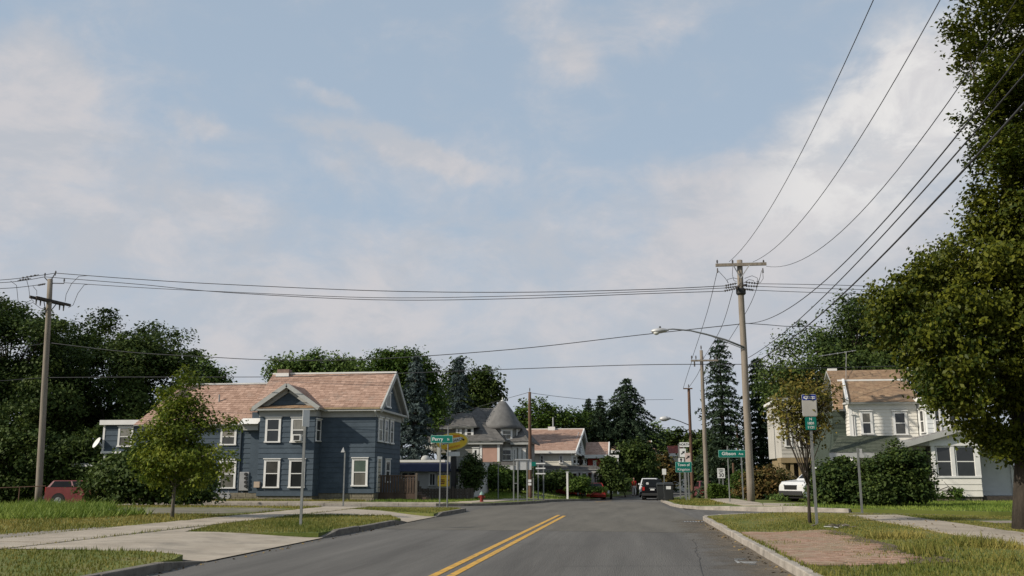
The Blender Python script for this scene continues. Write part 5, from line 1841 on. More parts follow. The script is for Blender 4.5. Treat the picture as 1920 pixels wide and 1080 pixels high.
span('house cable running right from the tallest pole to the tan roof', [(1398, 684), (1470, 690), (1545, 690), (1690, 686)], PY, 58, .020)
span('top wire leaving the left pole at the picture edge', [(104, 512), (70, 517), (0, 525), (-160, 532)], LY, 50, .02)
span('second wire leaving the left pole at the picture edge', [(84, 519), (50, 525), (0, 530), (-160, 536)], LY, 50, .02)
span('third wire leaving the left pole at the picture edge', [(86, 532), (50, 537), (0, 541), (-160, 546)], LY, 50, .02)
span('telephone cable leaving the left pole in front of the dark trees', [(92, 643), (50, 649), (0, 655), (-160, 664)], LY, 50, .022)
span('lowest cable leaving the left pole in front of the dark trees', [(84, 708), (40, 711), (0, 714), (-160, 720)], LY, 50, .020)
span('left wire descending from the tallest pole to the slim pole', [(1345, 508), (1326, 585), (1297, 674)], PY, 66, .016)
span('middle wire descending from the tallest pole to the slim pole', [(1374, 545), (1352, 615), (1318, 674)], PY, 66, .016)
span('right wire descending from the tallest pole to the slim pole', [(1425, 520), (1402, 580), (1343, 675)], PY, 66, .016)
span('left wire from the slim pole to the reddish brown pole', [(1297, 678), (1288, 705), (1281, 728)], 66, 84, .018)
span('right wire from the slim pole to the reddish brown pole', [(1318, 678), (1308, 702), (1292, 726)], 66, 84, .018)
span('thin wire from the roofs to the single brown pole', [(820, 790), (900, 762), (990, 736)], 80, 66, .016)
span('thin wire from the single brown pole over the street', [(990, 736), (1060, 745), (1130, 750), (1262, 749)], 66, 86, .016)


# ------------------------------------------------------------------ signs
def post(root, x, y, z0, z1, m=galv, r=.03):
    """U-channel post"""
    mb = MB()
    mb.box(x - r, x + r, y, y + .012, z0, z1)
    mb.box(x - r, x - r + .01, y + .012, y + .05, z0, z1)
    mb.box(x + r - .01, x + r, y + .012, y + .05, z0, z1)
    return mb.build('post', m, root)


def plate(root, x0, x1, z0, z1, y, m, name='panel', th=.012, rad=.03):
    pts = []
    for cx, cz, a0 in ((x1 - rad, z0 + rad, -90), (x1 - rad, z1 - rad, 0), (x0 + rad, z1 - rad, 90), (x0 + rad, z0 + rad, 180)):
        for k in range(4):
            a = math.radians(a0 + k * 30)
            pts.append((cx + rad * math.cos(a), y, cz + rad * math.sin(a)))
    return MB().prism(pts, (0, th, 0)).build(name, m, root)


def px_rect(x0, y0, x1, y1, Y):
    return P(x0, (y0 + y1) / 2, Y).x, P(x1, (y0 + y1) / 2, Y).x, P(x0, y1, Y).z, P(x0, y0, Y).z


def sign_root(px, py, Y, label, cat='sign', name='road_sign', group=None):
    b = P(px, py, Y)
    z = LZ(b.x, Y)
    return empty(name, (b.x, Y, z), label, cat, group), b.x, z


def street_blade(px, pyb, pyt, Y, rect, txt, tx, small, sx_, label):
    r, x, z = sign_root(px, pyb, Y, label, name='street_sign', group='green street name signs')
    zt = P(px, pyt, Y).z
    MB().tube([(x, Y + .06, z - .2), (x, Y + .06, zt)], .032, 8).build('post', galv, r)
    x0, x1, z0, z1 = px_rect(*rect, Y)
    b = plate(r, x0, x1, z0, z1, Y - .012, mat('sign_edge', (.22, .42, .36), .5, var=.05), 'blade')
    plate(b, x0 + .02, x1 - .02, z0 + .02, z1 - .02, Y - .017, sign_green, 'blade_face', th=.006)
    h = z1 - z0
    text(txt, h * .62, sign_white, b, (x0 + (x1 - x0) * tx, Y - .02, (z0 + z1) / 2), sx=1.1)
    text(small, h * .40, sign_white, b, (x0 + (x1 - x0) * sx_, Y - .02, (z0 + z1) / 2 - h * .04))
    MB().box(x - .05, x + .05, Y - .014, Y + .08, z1 - .005, z1 + .06).build('bracket', galv, r)
    return r


street_blade(838, 950, 800, 45.2, (808, 816.5, 849, 830.5), 'Perry', .31, 'St', .80, 'green street sign reading Perry on a grey post, in front of the oval diner sign')
street_blade(1369, 946, 836, 50.6, (1347, 844, 1401, 857.5), 'Gibson', .36, 'Ave', .78, 'green street sign reading Gibson Ave beside the tallest utility pole')

r, x, z = sign_root(824, 948, 46.5, 'thin grey post standing left of the Perry sign post', 'post', 'sign_post')
post(r, x, 46.5, z - .2, P(822, 830, 46.5).z)
MB().box(x - .04, x + .04, 46.47, 46.5, P(822, 836, 46.5).z, P(822, 830, 46.5).z).build('cap', galv, r)

# tall parking-sign post by the driveway, the panel seen nearly edge-on
r, x, z = sign_root(563, 988, 26.4, 'tall thin steel post with narrow panel on the driveway verge')
post(r, x, 26.4, z - .2, P(575, 770, 26.4).z, r=.035)
zt = P(575, 769, 26.4).z
pn = MB().bar((x + .05, 26.35, zt - .48), (x + .05, 26.35, zt), .30, .012, up=(.94, -.35, 0)).build('panel', sign_white, r)
for dz in (.1, .38):
    MB().box(x - .02, x + .06, 26.37, 26.41, zt - dz - .02, zt - dz + .02).build('bolt', dark_metal, r)
r, x, z = sign_root(643, 950, 44.5, 'thin grey post with pointed pale top in front of the blue house')
post(r, x, 44.5, z - .2, P(644, 846, 44.5).z)
q = P(643, 846, 44.5)
MB().prism([(q.x - .10, 44.47, q.z - .05), (q.x + .10, 44.47, q.z - .05), (q.x + .02, 44.47, q.z + .2)], (0, .02, 0)).build('panel', galv_light, r)

# back of a stepped sign board on three posts
SY = 55.0
r, x, z = sign_root(980, 940, SY, 'large pale sign board seen from behind on steel posts')
for px, yt in ((963, 861), (971, 862), (988, 862)):
    post(r, P(px, 900, SY).x, SY, z - .2, P(px, yt, SY).z, r=.035)
x0, x1, z0, z1 = px_rect(967, 861, 996.5, 881, SY + .06)
plate(r, x0, x1, z0, z1, SY + .055, galv_light, 'panel')
x0, x1, z0b, z1b = px_rect(957, 873.5, 967.5, 881, SY + .07)
plate(r, x0, x1, z0b, z1b, SY + .068, galv_light, 'panel')
MB().box(P(965, 864, SY).x, P(992, 864, SY).x, SY - .005, SY + .05, z1 - .06, z1 + .01).build('rail', galv_light, r)
MB().box(P(963, 906, SY).x, P(971, 906, SY).x, SY - .005, SY + .02, P(963, 907, SY).z, P(963, 905.5, SY).z).build('rail', galv, r)
r, x, z = sign_root(1000, 940, SY + .4, 'green-backed small sign on a thin post right of the pale sign board')
post(r, x, SY + .4, z - .2, P(999, 866, SY + .4).z)
x0, x1, z0, z1 = px_rect(995, 866, 1005, 874, SY + .4)
plate(r, x0, x1, z0, z1, SY + .38, sign_green, 'panel')
LYS = 62.0
r, x, z = sign_root(1014, 935, LYS, 'ladder-like steel frame of three bars on two posts')
for px in (1009, 1019):
    post(r, P(px, 900, LYS).x, LYS, z - .2, P(px, 868, LYS).z, r=.04)
for py in (869, 878, 888):
    x0, x1, z0, z1 = px_rect(1004.5, py - 1, 1022.5, py + 1.2, LYS)
    MB().box(x0, x1, LYS - .03, LYS - .005, z0, z1).build('rail', sign_white, r)
b = P(1065, 930, 72)
r, x, z = sign_root(1064, 930, 72, 'plain white square post on the grass before the cream gable house', 'post', 'marker_post')
MB().box(x - .07, x + .07, 72, 72.14, z - .1, P(1064, 886, 72).z).build('shaft', trim, r)
MB().box(x - .1, x + .1, 71.97, 72.17, P(1064, 886, 72).z, P(1064, 884.5, 72).z).build('cap', trim, r)
r, x, z = sign_root(934, 935, 62, 'thin post on the grass between the hydrant and pale sign board', 'post', 'sign_post')
post(r, x, 62, z - .1, P(933, 870, 62).z)

# green two-line town sign and route signs on the right
TY = 56.0
r, x, z = sign_root(1289, 941, TY, 'green two-line sign on twin grey posts near the wheeled bins')
for px in (1286, 1291):
    post(r, P(px, 900, TY).x, TY + .02, z - .2, P(px, 866, TY).z, r=.04)
x0, x1, z0, z1 = px_rect(1266.5, 866, 1297, 885.5, TY)
b = plate(r, x0, x1, z0, z1, TY, mat('sign_edge', (.22, .42, .36), .5, var=.05), 'panel')
plate(b, x0 + .02, x1 - .02, z0 + .02, z1 - .02, TY - .006, sign_green, 'panel_face', th=.006)
text('Town of', .2, sign_white, b, ((x0 + x1) / 2, TY - .01, z0 + (z1 - z0) * .70))
text('Kingston', .2, sign_white, b, ((x0 + x1) / 2, TY - .01, z0 + (z1 - z0) * .27))
RY = 62.0
r, x, z = sign_root(1276, 938, RY, 'cluster of white route and arrow signs above the green two-line sign')
for px in (1275, 1284):
    post(r, P(px, 900, RY).x, RY, z - .2, P(px, 832, RY).z, r=.045)
x0, x1, z0, z1 = px_rect(1274, 829.5, 1292, 838, RY)
b = plate(r, x0, x1, z0, z1, RY - .02, sign_white, 'panel')
text('NORTH', .2, sign_black, b, ((x0 + x1) / 2, RY - .024, (z0 + z1) / 2))
for rect, ang in (((1274.5, 841, 1286, 857), 40), ((1284.5, 849, 1294.5, 866), 40), ((1272, 859, 1282, 868), 90)):
    x0, x1, z0, z1 = px_rect(*rect, RY)
    yy = RY - (.05 if rect[0] > 1284 else .02)
    b = plate(r, x0, x1, z0, z1, yy, mat('sign_blush', (.52, .42, .38), .5, var=.1) if rect[0] > 1284 else sign_white, 'panel')
    c = Vector(((x0 + x1) / 2, yy - .006, (z0 + z1) / 2))
    d = Vector((math.cos(math.radians(ang)), 0, math.sin(math.radians(ang))))
    s_ = Vector((-d.z, 0, d.x))
    MB().prism([c - d * .14 + s_ * .035, c - d * .14 - s_ * .035, c + d * .02 - s_ * .035, c + d * .02 - s_ * .1, c + d * .17, c + d * .02 + s_ * .1, c + d * .02 + s_ * .035], (0, .005, 0)).build('arrow', sign_black, b)
r, x, z = sign_root(1246, 925, 74, 'small white sign on a post just behind the bins')
post(r, x, 74, z - .2, P(1245, 880, 74).z, r=.04)
x0, x1, z0, z1 = px_rect(1241.5, 879, 1249, 890, 74)
plate(r, x0, x1, z0, z1, 73.97, sign_white)
VY = 64.0
r, x, z = sign_root(1353, 930, VY, 'white speed limit 30 sign on twin posts above the clipped hedge')
for px in (1348.5, 1355.5):
    post(r, P(px, 900, VY).x, VY, z - .2, P(px, 885, VY).z, r=.035)
x0, x1, z0, z1 = px_rect(1344.5, 877.5, 1359.5, 897, VY)
b = plate(r, x0, x1, z0, z1, VY - .02, sign_black, 'panel')
plate(b, x0 + .015, x1 - .015, z0 + .015, z1 - .015, VY - .025, sign_white, 'panel_face', th=.004)
text('SPEED', .125, sign_black, b, ((x0 + x1) / 2, VY - .027, z1 - .13))
text('LIMIT', .125, sign_black, b, ((x0 + x1) / 2, VY - .027, z1 - .25))
text('30', .36, sign_black, b, ((x0 + x1) / 2, VY - .027, z0 + .2))
r, x, z = sign_root(1394, 941, 55, 'thin grey post without sign right behind the Gibson Ave sign', 'post', 'sign_post')
post(r, x, 55, z - .2, P(1392, 850, 55).z, r=.035)
r, x, z = sign_root(1377, 925, 70, 'short brown wooden post behind the clipped hedge', 'post', 'wooden_post')
MB().tube([(x, 70, z - .2), (x, 70, P(1376, 868, 70).z)], .07, 8).build('shaft', pole_brown, r)

# bus stop
bb = G(1532, 982, .25)
BYs = bb.y
r = empty('bus_stop_sign', (bb.x, BYs, LZ(bb.x, BYs)), 'bus stop sign with blue band and small green panel on grey post', 'sign')
zt = P(1519, 744, BYs).z
mb = MB()
for k in range(1):
    mb.box(bb.x - .035, bb.x + .035, BYs, BYs + .045, LZ(bb.x, BYs) - .3, zt)
mb.build('post', galv, r)
x0, x1, z0, z1 = px_rect(1503.5, 739.5, 1531, 781, BYs)
b = plate(r, x0, x1, z0, z1, BYs - .04, galv_light, 'panel', rad=.04, th=.03)
plate(b, x0 + .015, x1 - .015, z0 + .015, z1 - .17, BYs - .044, mat('panel_grey', (.36, .345, .32), .6, var=.08), 'timetable', th=.004)
plate(b, x0 + .01, x1 - .01, z1 - .165, z1 - .012, BYs - .045, sign_blue, 'band', th=.005)
xm = (x0 + x1) / 2
plate(b, x0 + .045, x1 - .03, z1 - .125, z1 - .06, BYs - .048, sign_white, 'bus_symbol', th=.003, rad=.025)
for k in range(4):
    u = x0 + .08 + k * .075
    plate(b, u, u + .055, z1 - .10, z1 - .075, BYs - .051, sign_blue, 'bus_symbol', th=.003, rad=.006)
for u in (x0 + .12, x1 - .11):
    MB().tube([(u, BYs - .050, z1 - .13), (u, BYs - .046, z1 - .13)], .02, 10).build('bus_symbol', sign_white, b)
x0, x1, z0, z1 = px_rect(1509.5, 782, 1530.5, 806, BYs)
b = plate(r, x0, x1, z0, z1, BYs - .03, sign_green, 'panel', rad=.03)
for t_, k in (('N', .82), ('1801', .5), ('1121', .18)):
    text(t_, .1, sign_white, b, ((x0 + x1) / 2, BYs - .034, z0 + (z1 - z0) * k))
bb = G(1617, 962, .25)
r = empty('sign_post', (bb.x, bb.y, LZ(bb.x, bb.y)), 'grey steel post with narrow tag in front of the big dark shrub', 'sign')
post(r, bb.x, bb.y, LZ(bb.x, bb.y) - .2, P(1611, 840, bb.y).z, r=.035)
q = P(1613, 849, bb.y)
MB().box(q.x - .02, q.x + .07, bb.y + .01, bb.y + .035, q.z - .16, q.z + .14).build('tag', galv_light, r)

# oval diner sign on its mast
DY = 60.5
b = P(849, 935, DY)
zb = LZ(b.x, DY)
r = empty('oval_sign', (b.x, DY, zb), 'yellow oval restaurant sign with red and black lettering on a dark mast', 'sign')
MB().box(b.x - .16, b.x + .16, DY + .05, DY + .3, zb - .2, P(848, 828, DY).z).build('mast', dark_metal, r)
c = P(848, 828, DY)
rx, rz_ = (P(878, 828, DY).x - P(818, 828, DY).x) / 2, (P(848, 812, DY).z - P(848, 845, DY).z) / 2
tilt = .06
def oval(k, y, th, m, name, par):
    pts = []
    for i in range(36):
        a_ = 2 * math.pi * i / 36
        u, v = rx * k * math.cos(a_), rz_ * k * math.sin(a_)
        pts.append((c.x + u, y, c.z + v + u * tilt))
    return MB().prism(pts, (0, th, 0)).build(name, m, par)
pn = oval(1.0, DY - .12, .26, mat('sign_rim', (.5, .45, .2), .6, var=.1), 'panel', r)
oval(.95, DY - .125, .01, sign_yellow, 'panel_face', pn)
ry = (math.pi / 2, -.22, 0)
wp = MB().prism([(c.x - rx * .62, DY - .13, c.z - .22), (c.x + rx * .45, DY - .13, c.z + .0), (c.x + rx * .72, DY - .13, c.z + .24), (c.x + rx * .5, DY - .13, c.z + .30), (c.x - rx * .6, DY - .13, c.z + .05)], (0, .006, 0)).build('banner', sign_white, pn)
text('DOG SHACK', .245, sign_black, pn, (c.x + .08, DY - .135, c.z + .03), rot=ry)
text('HOT', .2, sign_red, pn, (c.x - rx * .70, DY - .135, c.z + .02), rot=ry)
text('restaurant', .24, sign_orange, pn, (c.x + .05, DY - .135, c.z - .34), rot=ry)
MB().prism([(c.x - .2, DY - .13, c.z + .3), (c.x + .55, DY - .13, c.z + .28), (c.x + .5, DY - .13, c.z + .42), (c.x - .05, DY - .13, c.z + .42)], (0, .005, 0)).build('emblem', sign_orange, pn)
MB().tube([(c.x + rx * .72, DY - .135, c.z + .12), (c.x + rx * .72, DY - .125, c.z + .12)], .07, 10).build('emblem', sign_black, pn)
x0, x1, z0, z1 = px_rect(837, 847, 862, 855.5, DY)
plate(r, x0, x1, z0, z1, DY - .05, sign_white, 'letter_board', th=.1)
# small yellow sign
b = P(832, 930, 58.5)
zb = LZ(b.x, 58.5)
r = empty('burger_sign', (b.x, 58.5, zb), 'square yellow sign with dark red stacked burger shape by the fence', 'sign')
x0, x1, z0, z1 = px_rect(820.5, 891, 842.5, 912, 58.5)
pn = plate(r, x0, x1, z0, z1, 58.5, sign_yellow, 'panel', rad=.08, th=.05)
for x_ in (x0 + .12, x1 - .12):
    MB().box(x_ - .03, x_ + .03, 58.55, 58.6, zb - .2, z1 - .1).build('post', galv, r)
cx_ = x0 + (x1 - x0) * .36
brown = mat('sign_maroon', (.12, .015, .012), .5, var=.1)
for z_, w_ in ((.36, .17), (.25, .2), (.14, .17)):
    MB().box(cx_ - w_, cx_ + w_, 58.494, 58.5, z0 + z_ * (z1 - z0) / .68, z0 + z_ * (z1 - z0) / .68 + .065).build('emblem', brown, pn)
MB().tube([(cx_ + .42, 58.494, z0 + .38), (cx_ + .42, 58.5, z0 + .38)], .05, 8).build('emblem', brown, pn)
MB().box(x0 + .12, x1 - .2, 58.494, 58.5, z1 - .13, z1 - .08).build('emblem', sign_orange, pn)


# ------------------------------------------------------------------ vehicles
tyre_m = mat('tyre', (.02, .02, .02), .9, var=.2)
rim_m = mat('rim', (.35, .35, .36), .35, var=.1, metal=.6)
under_m = mat('underbody', (.012, .012, .012), .9, var=.2)
tail_m = mat('tail_light', (.35, .02, .015), .25, var=.1)
lamp_m = mat('head_light', (.6, .6, .58), .15, var=.05)
carglass = mat('car_glass', (.009, .010, .011), .12, var=.2, spec=.15)


def car(name, label, loc, rz, paint, L=4.6, W=1.82, H=1.72, kind='suv', group='parked vehicles'):
    """local axes: +x forward, z up, origin on the ground at the centre"""
    r = empty(name, loc, label, 'car' if kind != 'van' else 'van', group, rz)
    gc = .2
    hood = {'suv': 1.08, 'sedan': .92, 'van': 1.15}[kind]
    belt = hood + .03
    h = L / 2
    if kind == 'sedan':
        side = [(-h, .42), (-h + .04, .74), (-h + .12, hood - .02), (-h + .95, belt), (h - 1.35, belt), (h - .25, hood - .16), (h - .03, .66), (h, .36), (h - .12, gc), (-h + .1, gc)]
        cab = (-h + .55, h - 1.25, -h + 1.25, h - 2.05)
    elif kind == 'van':
        side = [(-h, .45), (-h + .02, .8), (-h + .03, belt), (h - 1.0, belt), (h - .2, hood - .12), (h - .02, .72), (h, .4), (h - .12, gc + .03), (-h + .08, gc + .03)]
        cab = (-h + .03, h - .75, -h + .12, h - 1.5)
    else:
        side = [(-h, .48), (-h + .02, .8), (-h + .05, belt), (h - 1.3, belt), (h - .22, hood - .08), (h - .03, .78), (h, .44), (h - .14, gc + .05), (-h + .12, gc + .05)]
        cab = (-h + .08, h - 1.15, -h + .38, h - 1.95)
    mb = MB()
    n = len(side)
    cx = 0
    rings = []
    for y, s in ((-W / 2, .965), (-W / 2 + .07, 1.0), (W / 2 - .07, 1.0), (W / 2, .965)):
        rings.append([(x * s, y, .62 + (z - .62) * s) for x, z in side])
    vs = [p for rg in rings for p in rg]
    fs = [tuple(range(n)), tuple(range(3 * n, 4 * n))[::-1]]
    for k in range(3):
        for i in range(n):
            fs.append((k * n + i, k * n + (i + 1) % n, (k + 1) * n + (i + 1) % n, (k + 1) * n + i))
    mb.add(vs, fs)
    body = mb.build('body', paint, r, local=True, bevel=.025, smooth=False)
    wb, wr = W / 2 - .05, W / 2 - .22
    bot = [(cab[0], -wb, belt - .02), (cab[1], -wb, belt - .02), (cab[1], wb, belt - .02), (cab[0], wb, belt - .02)]
    top = [(cab[2], -wr, H), (cab[3], -wr, H), (cab[3], wr, H), (cab[2], wr, H)]
    MB().hexa(bot, top).build('cabin', paint, r, local=True, bevel=.05)
    bot = [Vector(p) for p in bot]
    top = [Vector(p) for p in top]

    def pane(i, j, nm, a0=.07, a1=.93, b0=.12, b1=.88):
        A, B, C, D = bot[i], bot[j], top[j], top[i]
        f = lambda u, v: A.lerp(B, u).lerp(D.lerp(C, u), v)
        q = [f(a0, b0), f(a1, b0), f(a1, b1), f(a0, b1)]
        nn = (q[1] - q[0]).cross(q[3] - q[0]).normalized()
        ctr = sum(q, Vector()) / 4
        if nn.dot(ctr - Vector((0, 0, 1.2))) < 0:
            nn = -nn
        MB().prism([p - nn * .03 for p in q], nn * .042).build(nm, carglass, r, local=True)
    pane(1, 2, 'windscreen')
    pane(3, 0, 'rear_window')
    for i, j in ((0, 1), (2, 3)):
        pane(i, j, 'side_window', .06, .48)
        pane(i, j, 'side_window', .52, .93)
    wr_ = .36 if kind != 'sedan' else .32
    for x in (-h + .9, h - .92):
        for s in (-1, 1):
            y = s * (W / 2 - .1)
            w = MB().tube([(x, y - .11, wr_), (x, y + .11, wr_)], wr_, 18).build('wheel', tyre_m, r, local=True)
            MB().tube([(x, y + s * .10, wr_), (x, y + s * .125, wr_)], wr_ * .6, 12).build('rim', rim_m, w, local=True)
            for k in range(5):
                a = k * 2 * math.pi / 5
                MB().bar((x, y + s * .13, wr_), (x + math.cos(a) * wr_ * .55, y + s * .13, wr_ + math.sin(a) * wr_ * .55), .012, .05, up=(0, 1, 0)).build('spoke', rim_m, w, local=True)
            MB().tube([(x, s * (W / 2 - .005), wr_ + .02), (x, s * (W / 2 + .004), wr_ + .02)], wr_ + .075, 18).build('wheel_arch', under_m, r, local=True)
    for s in (-1, 1):
        MB().box(-h - .012, -h + .12, s * (W / 2 - .2) - .09, s * (W / 2 - .2) + .11, .82, belt + .02).build('tail_light', tail_m, r, local=True, bevel=.02)
        MB().box(h - .2, h - .02, s * (W / 2 - .26) - .14, s * (W / 2 - .26) + .16, hood - .36, hood - .2).build('headlight', lamp_m, r, local=True, bevel=.02)
        MB().box(h - 1.75, h - 1.6, s * (W / 2 + .0), s * (W / 2 + .17), belt + .02, belt + .18).build('wing_mirror', paint, r, local=True, bevel=.02)
    bp = paint if kind == 'sedan' else mat('bumper', (.03, .03, .03), .6, var=.1)
    MB().box(-h - .07, -h + .1, -W / 2 + .06, W / 2 - .06, .38, .6).build('bumper', bp, r, local=True, bevel=.03)
    MB().box(h - .1, h + .05, -W / 2 + .08, W / 2 - .08, .32, .55).build('bumper', bp, r, local=True, bevel=.03)
    MB().box(h - .05, h + .012, -.45, .45, .62, hood - .24).build('grille', under_m, r, local=True)
    MB().box(-h - .03, -h + .02, -.18, .18, .84, .97).build('number_plate', sign_white, r, local=True)
    MB().box(-h + .1, h - .1, -W / 2 + .1, W / 2 - .1, gc - .02, .34).build('chassis', under_m, r, local=True)
    return r


black_paint = mat('paint_black', (.007, .007, .008), .35, var=.2, spec=.08)
white_car = mat('paint_white', (.55, .55, .54), .35, var=.06, spec=.5, coat=.4)
red_car = mat('paint_red', (.35, .025, .018), .35, var=.1, spec=.5, coat=.4)
maroon_car = mat('paint_maroon', (.13, .025, .025), .35, var=.15, spec=.4, coat=.3)
q = P(1226, 934, 86)
zroad = lambda v: RZ(v.x, v.y)
bs = car('parked_suv', 'black sport utility vehicle parked at the kerb, seen from behind', (q.x, 86, gz(86)), math.radians(90 - 4), black_paint, 4.7, 1.88, 1.78)
MB().tube([(-2.16, .42, 1.42), (-2.19, .42, 1.415)], .12, 12).build('sticker', sign_white, bs, local=True)
MB().box(-2.36, -2.34, -.28, .28, 1.0, 1.05).build('lettering_strip', rim_m, bs, local=True)
q = P(1219, 925, 98)
car('white_van', 'white van facing the camera just beyond the black vehicle', (q.x, 98, gz(98)), math.radians(-94), white_car, 5.0, 1.9, 1.86, 'van')
q = P(1074, 920, 83)
car('red_car', 'bright red car half hidden by the hedge, left of the two', (q.x, 83.5, LZ(q.x, 83)), math.radians(75), red_car, 4.4, 1.75, 1.45, 'sedan')
q = P(1113, 920, 85)
car('red_car', 'bright red car by the porch of the cream gable house, right of the two', (q.x, 85.2, LZ(q.x, 85) - .1), math.radians(98), red_car, 4.3, 1.75, 1.42, 'sedan')
q = P(1310, 925, 88)
car('maroon_car', 'dark maroon car parked behind the reddish brown pole', (q.x + .6, 88, LZ(q.x, 88)), math.radians(96), maroon_car, 4.5, 1.8, 1.5, 'sedan')
q = P(1484, 930, 50)
car('white_suv', 'white sport utility vehicle nosing out behind the big dark shrub', (q.x + 1.95, 51.2, LZ(q.x + 1, 50)), math.radians(212), white_car, 4.7, 1.88, 1.75)
q = P(76, 930, 51)
car('hatchback', 'maroon red car behind the tall grass at the left', (q.x + 2.25, 52.2, LZ(q.x, 52) + .02), math.radians(2), maroon_car, 4.5, 1.8, 1.52, 'suv')

# rail of a low wire fence beside that car
a, b = P(-60, 918, 50), P(86, 912, 51.5)
zz = LZ(a.x, 50)
r = empty('wire_fence', (a.x, 50, zz), 'low rusty rail fence left of the utility pole behind tall grass', 'fence')
MB().tube([(a.x, 50, 1.5 - 24 / 1750 * 50), (b.x, 51.5, 1.5 - 18 / 1750 * 51)], .03, 6).build('rail', pole_brown, r)
for t in (0, .33, .66, 1):
    p = Vector((a.x, 50, 0)).lerp(Vector((b.x, 51.5, 0)), t)
    MB().tube([(p.x, p.y, zz - .1), (p.x, p.y, .92)], .03, 6).build('post', pole_brown, r)

# ------------------------------------------------------------------ hydrant, bins, debris
q = P(903, 943, 52)
z = LZ(q.x, 52)
r = empty('fire_hydrant', (q.x, 52, z), 'red fire hydrant with pale green bonnet at the street corner', 'hydrant')
hyd = mat('hydrant_red', (.17, .022, .016), .55, var=.2)
HS = .8
hydg = mat('hydrant_green', (.20, .29, .25), .55, var=.1)
MB().lathe([(.13, -.05), (.13, .03), (.095, .05), (.095, .33), (.12, .345), (.12, .38), (.095, .39)], (q.x, 52, z), 16).build('barrel', hyd, r)
MB().lathe([(.12, .39), (.12, .42), (.095, .49), (.05, .54), (.03, .55), (.03, .6), (.01, .61)], (q.x, 52, z), 16).build('bonnet', hydg, r)
for d in ((1, 0), (-1, 0), (0, -1)):
    c = Vector((q.x, 52, z + .28))
    v = Vector((d[0], d[1], 0))
    MB().tube([c + v * .08, c + v * .15], .05, 10).tube([c + v * .15, c + v * .19], .06, 10).build('nozzle', hyd, r)

bin_m = mat('bin_plastic', (.022, .024, .024), .6, var=.2)


def wheelie(px, py, Y, label):
    q = P(px, py, Y)
    z = LZ(q.x, Y) - .02
    r = empty('wheeled_bin', (q.x, Y, z), label, 'bin', 'wheeled refuse bins at the kerb')
    a, b = .24, .31
    MB().hexa([(q.x - a, Y - a, z + .05), (q.x + a, Y - a, z + .05), (q.x + a, Y + a, z + .05), (q.x - a, Y + a, z + .05)],
              [(q.x - b, Y - b, z + .95), (q.x + b, Y - b, z + .95), (q.x + b, Y + b, z + .95), (q.x - b, Y + b, z + .95)]).build('body', bin_m, r, bevel=.03)
    MB().hexa([(q.x - .33, Y - .36, z + .95), (q.x + .33, Y - .36, z + .95), (q.x + .33, Y + .34, z + .95), (q.x - .33, Y + .34, z + .95)],
              [(q.x - .28, Y - .3, z + 1.06), (q.x + .28, Y - .3, z + 1.06), (q.x + .28, Y + .3, z + 1.1), (q.x - .28, Y + .3, z + 1.1)]).build('lid', bin_m, r, bevel=.02)
    MB().tube([(q.x - .3, Y + .38, z + 1.0), (q.x + .3, Y + .38, z + 1.0)], .02, 6).build('handle', bin_m, r)
    for s in (-1, 1):
        MB().tube([(q.x + s * .25, Y + .24, z + .12), (q.x + s * .31, Y + .24, z + .12)], .12, 12).build('wheel', tyre_m, r)
    return r, q, z


r, q, z = wheelie(1254, 941, 58, 'black wheeled bin with white label, nearer of the two')
MB().box(q.x - .14, q.x + .14, 58 - .315, 58 - .27, z + .70, z + .88).build('label_plate', sign_white, r)
wheelie(1241, 938, 60.5, 'black wheeled bin without label, between the other bin and the black vehicle')

q = G(1575, 988, .26)
z = LZ(q.x, q.y)
r = empty('twig_heap', (q.x, q.y, z), 'small heap of dead twigs and scraps on the grass near the bus stop', 'debris')
R = random.Random(9)
for k in range(18):
    a = Vector((q.x + R.gauss(0, .28), q.y + R.gauss(0, .2), z + R.uniform(.02, .12)))
    d = Vector((R.uniform(-1, 1), R.uniform(-1, 1), R.uniform(-.2, .25))) * .13
    MB().tube([a - d, a + d * .3, a + d], [.010, .012, .006], 5).build('twig', bark_grey if k % 6 else trim_grey, r)


# ------------------------------------------------------------------ pedestrian in red shirt and white trousers
def skinned(name, V, E, Rr, m, parent, root=0, sub=2):
    me = bpy.data.meshes.new(name)
    me.from_pydata(V, E, [])
    o = link(name, me, m, parent)
    sk = o.modifiers.new('skin', 'SKIN')
    sk.use_smooth_shade = True
    for i, rr in enumerate(Rr):
        d = me.skin_vertices[0].data[i]
        d.radius = rr if isinstance(rr, tuple) else (rr, rr)
        d.use_root = (i == root)
    s = o.modifiers.new('sub', 'SUBSURF')
    s.levels = s.render_levels = sub
    return o


q = P(1189, 926, 95)
pz = LZ(q.x, 95)
pr = empty('person', (q.x, 95, pz), 'person in red shirt and white trousers standing at the far kerb', 'person', rz=math.radians(12))
skin_m = mat('skin', (.38, .22, .15), .6, var=.05)
V, E_, Rd = [], [], []


def jv(p, r, link_to=None):
    V.append(p)
    Rd.append(r)
    if link_to is not None:
        E_.append((link_to, len(V) - 1))
    return len(V) - 1


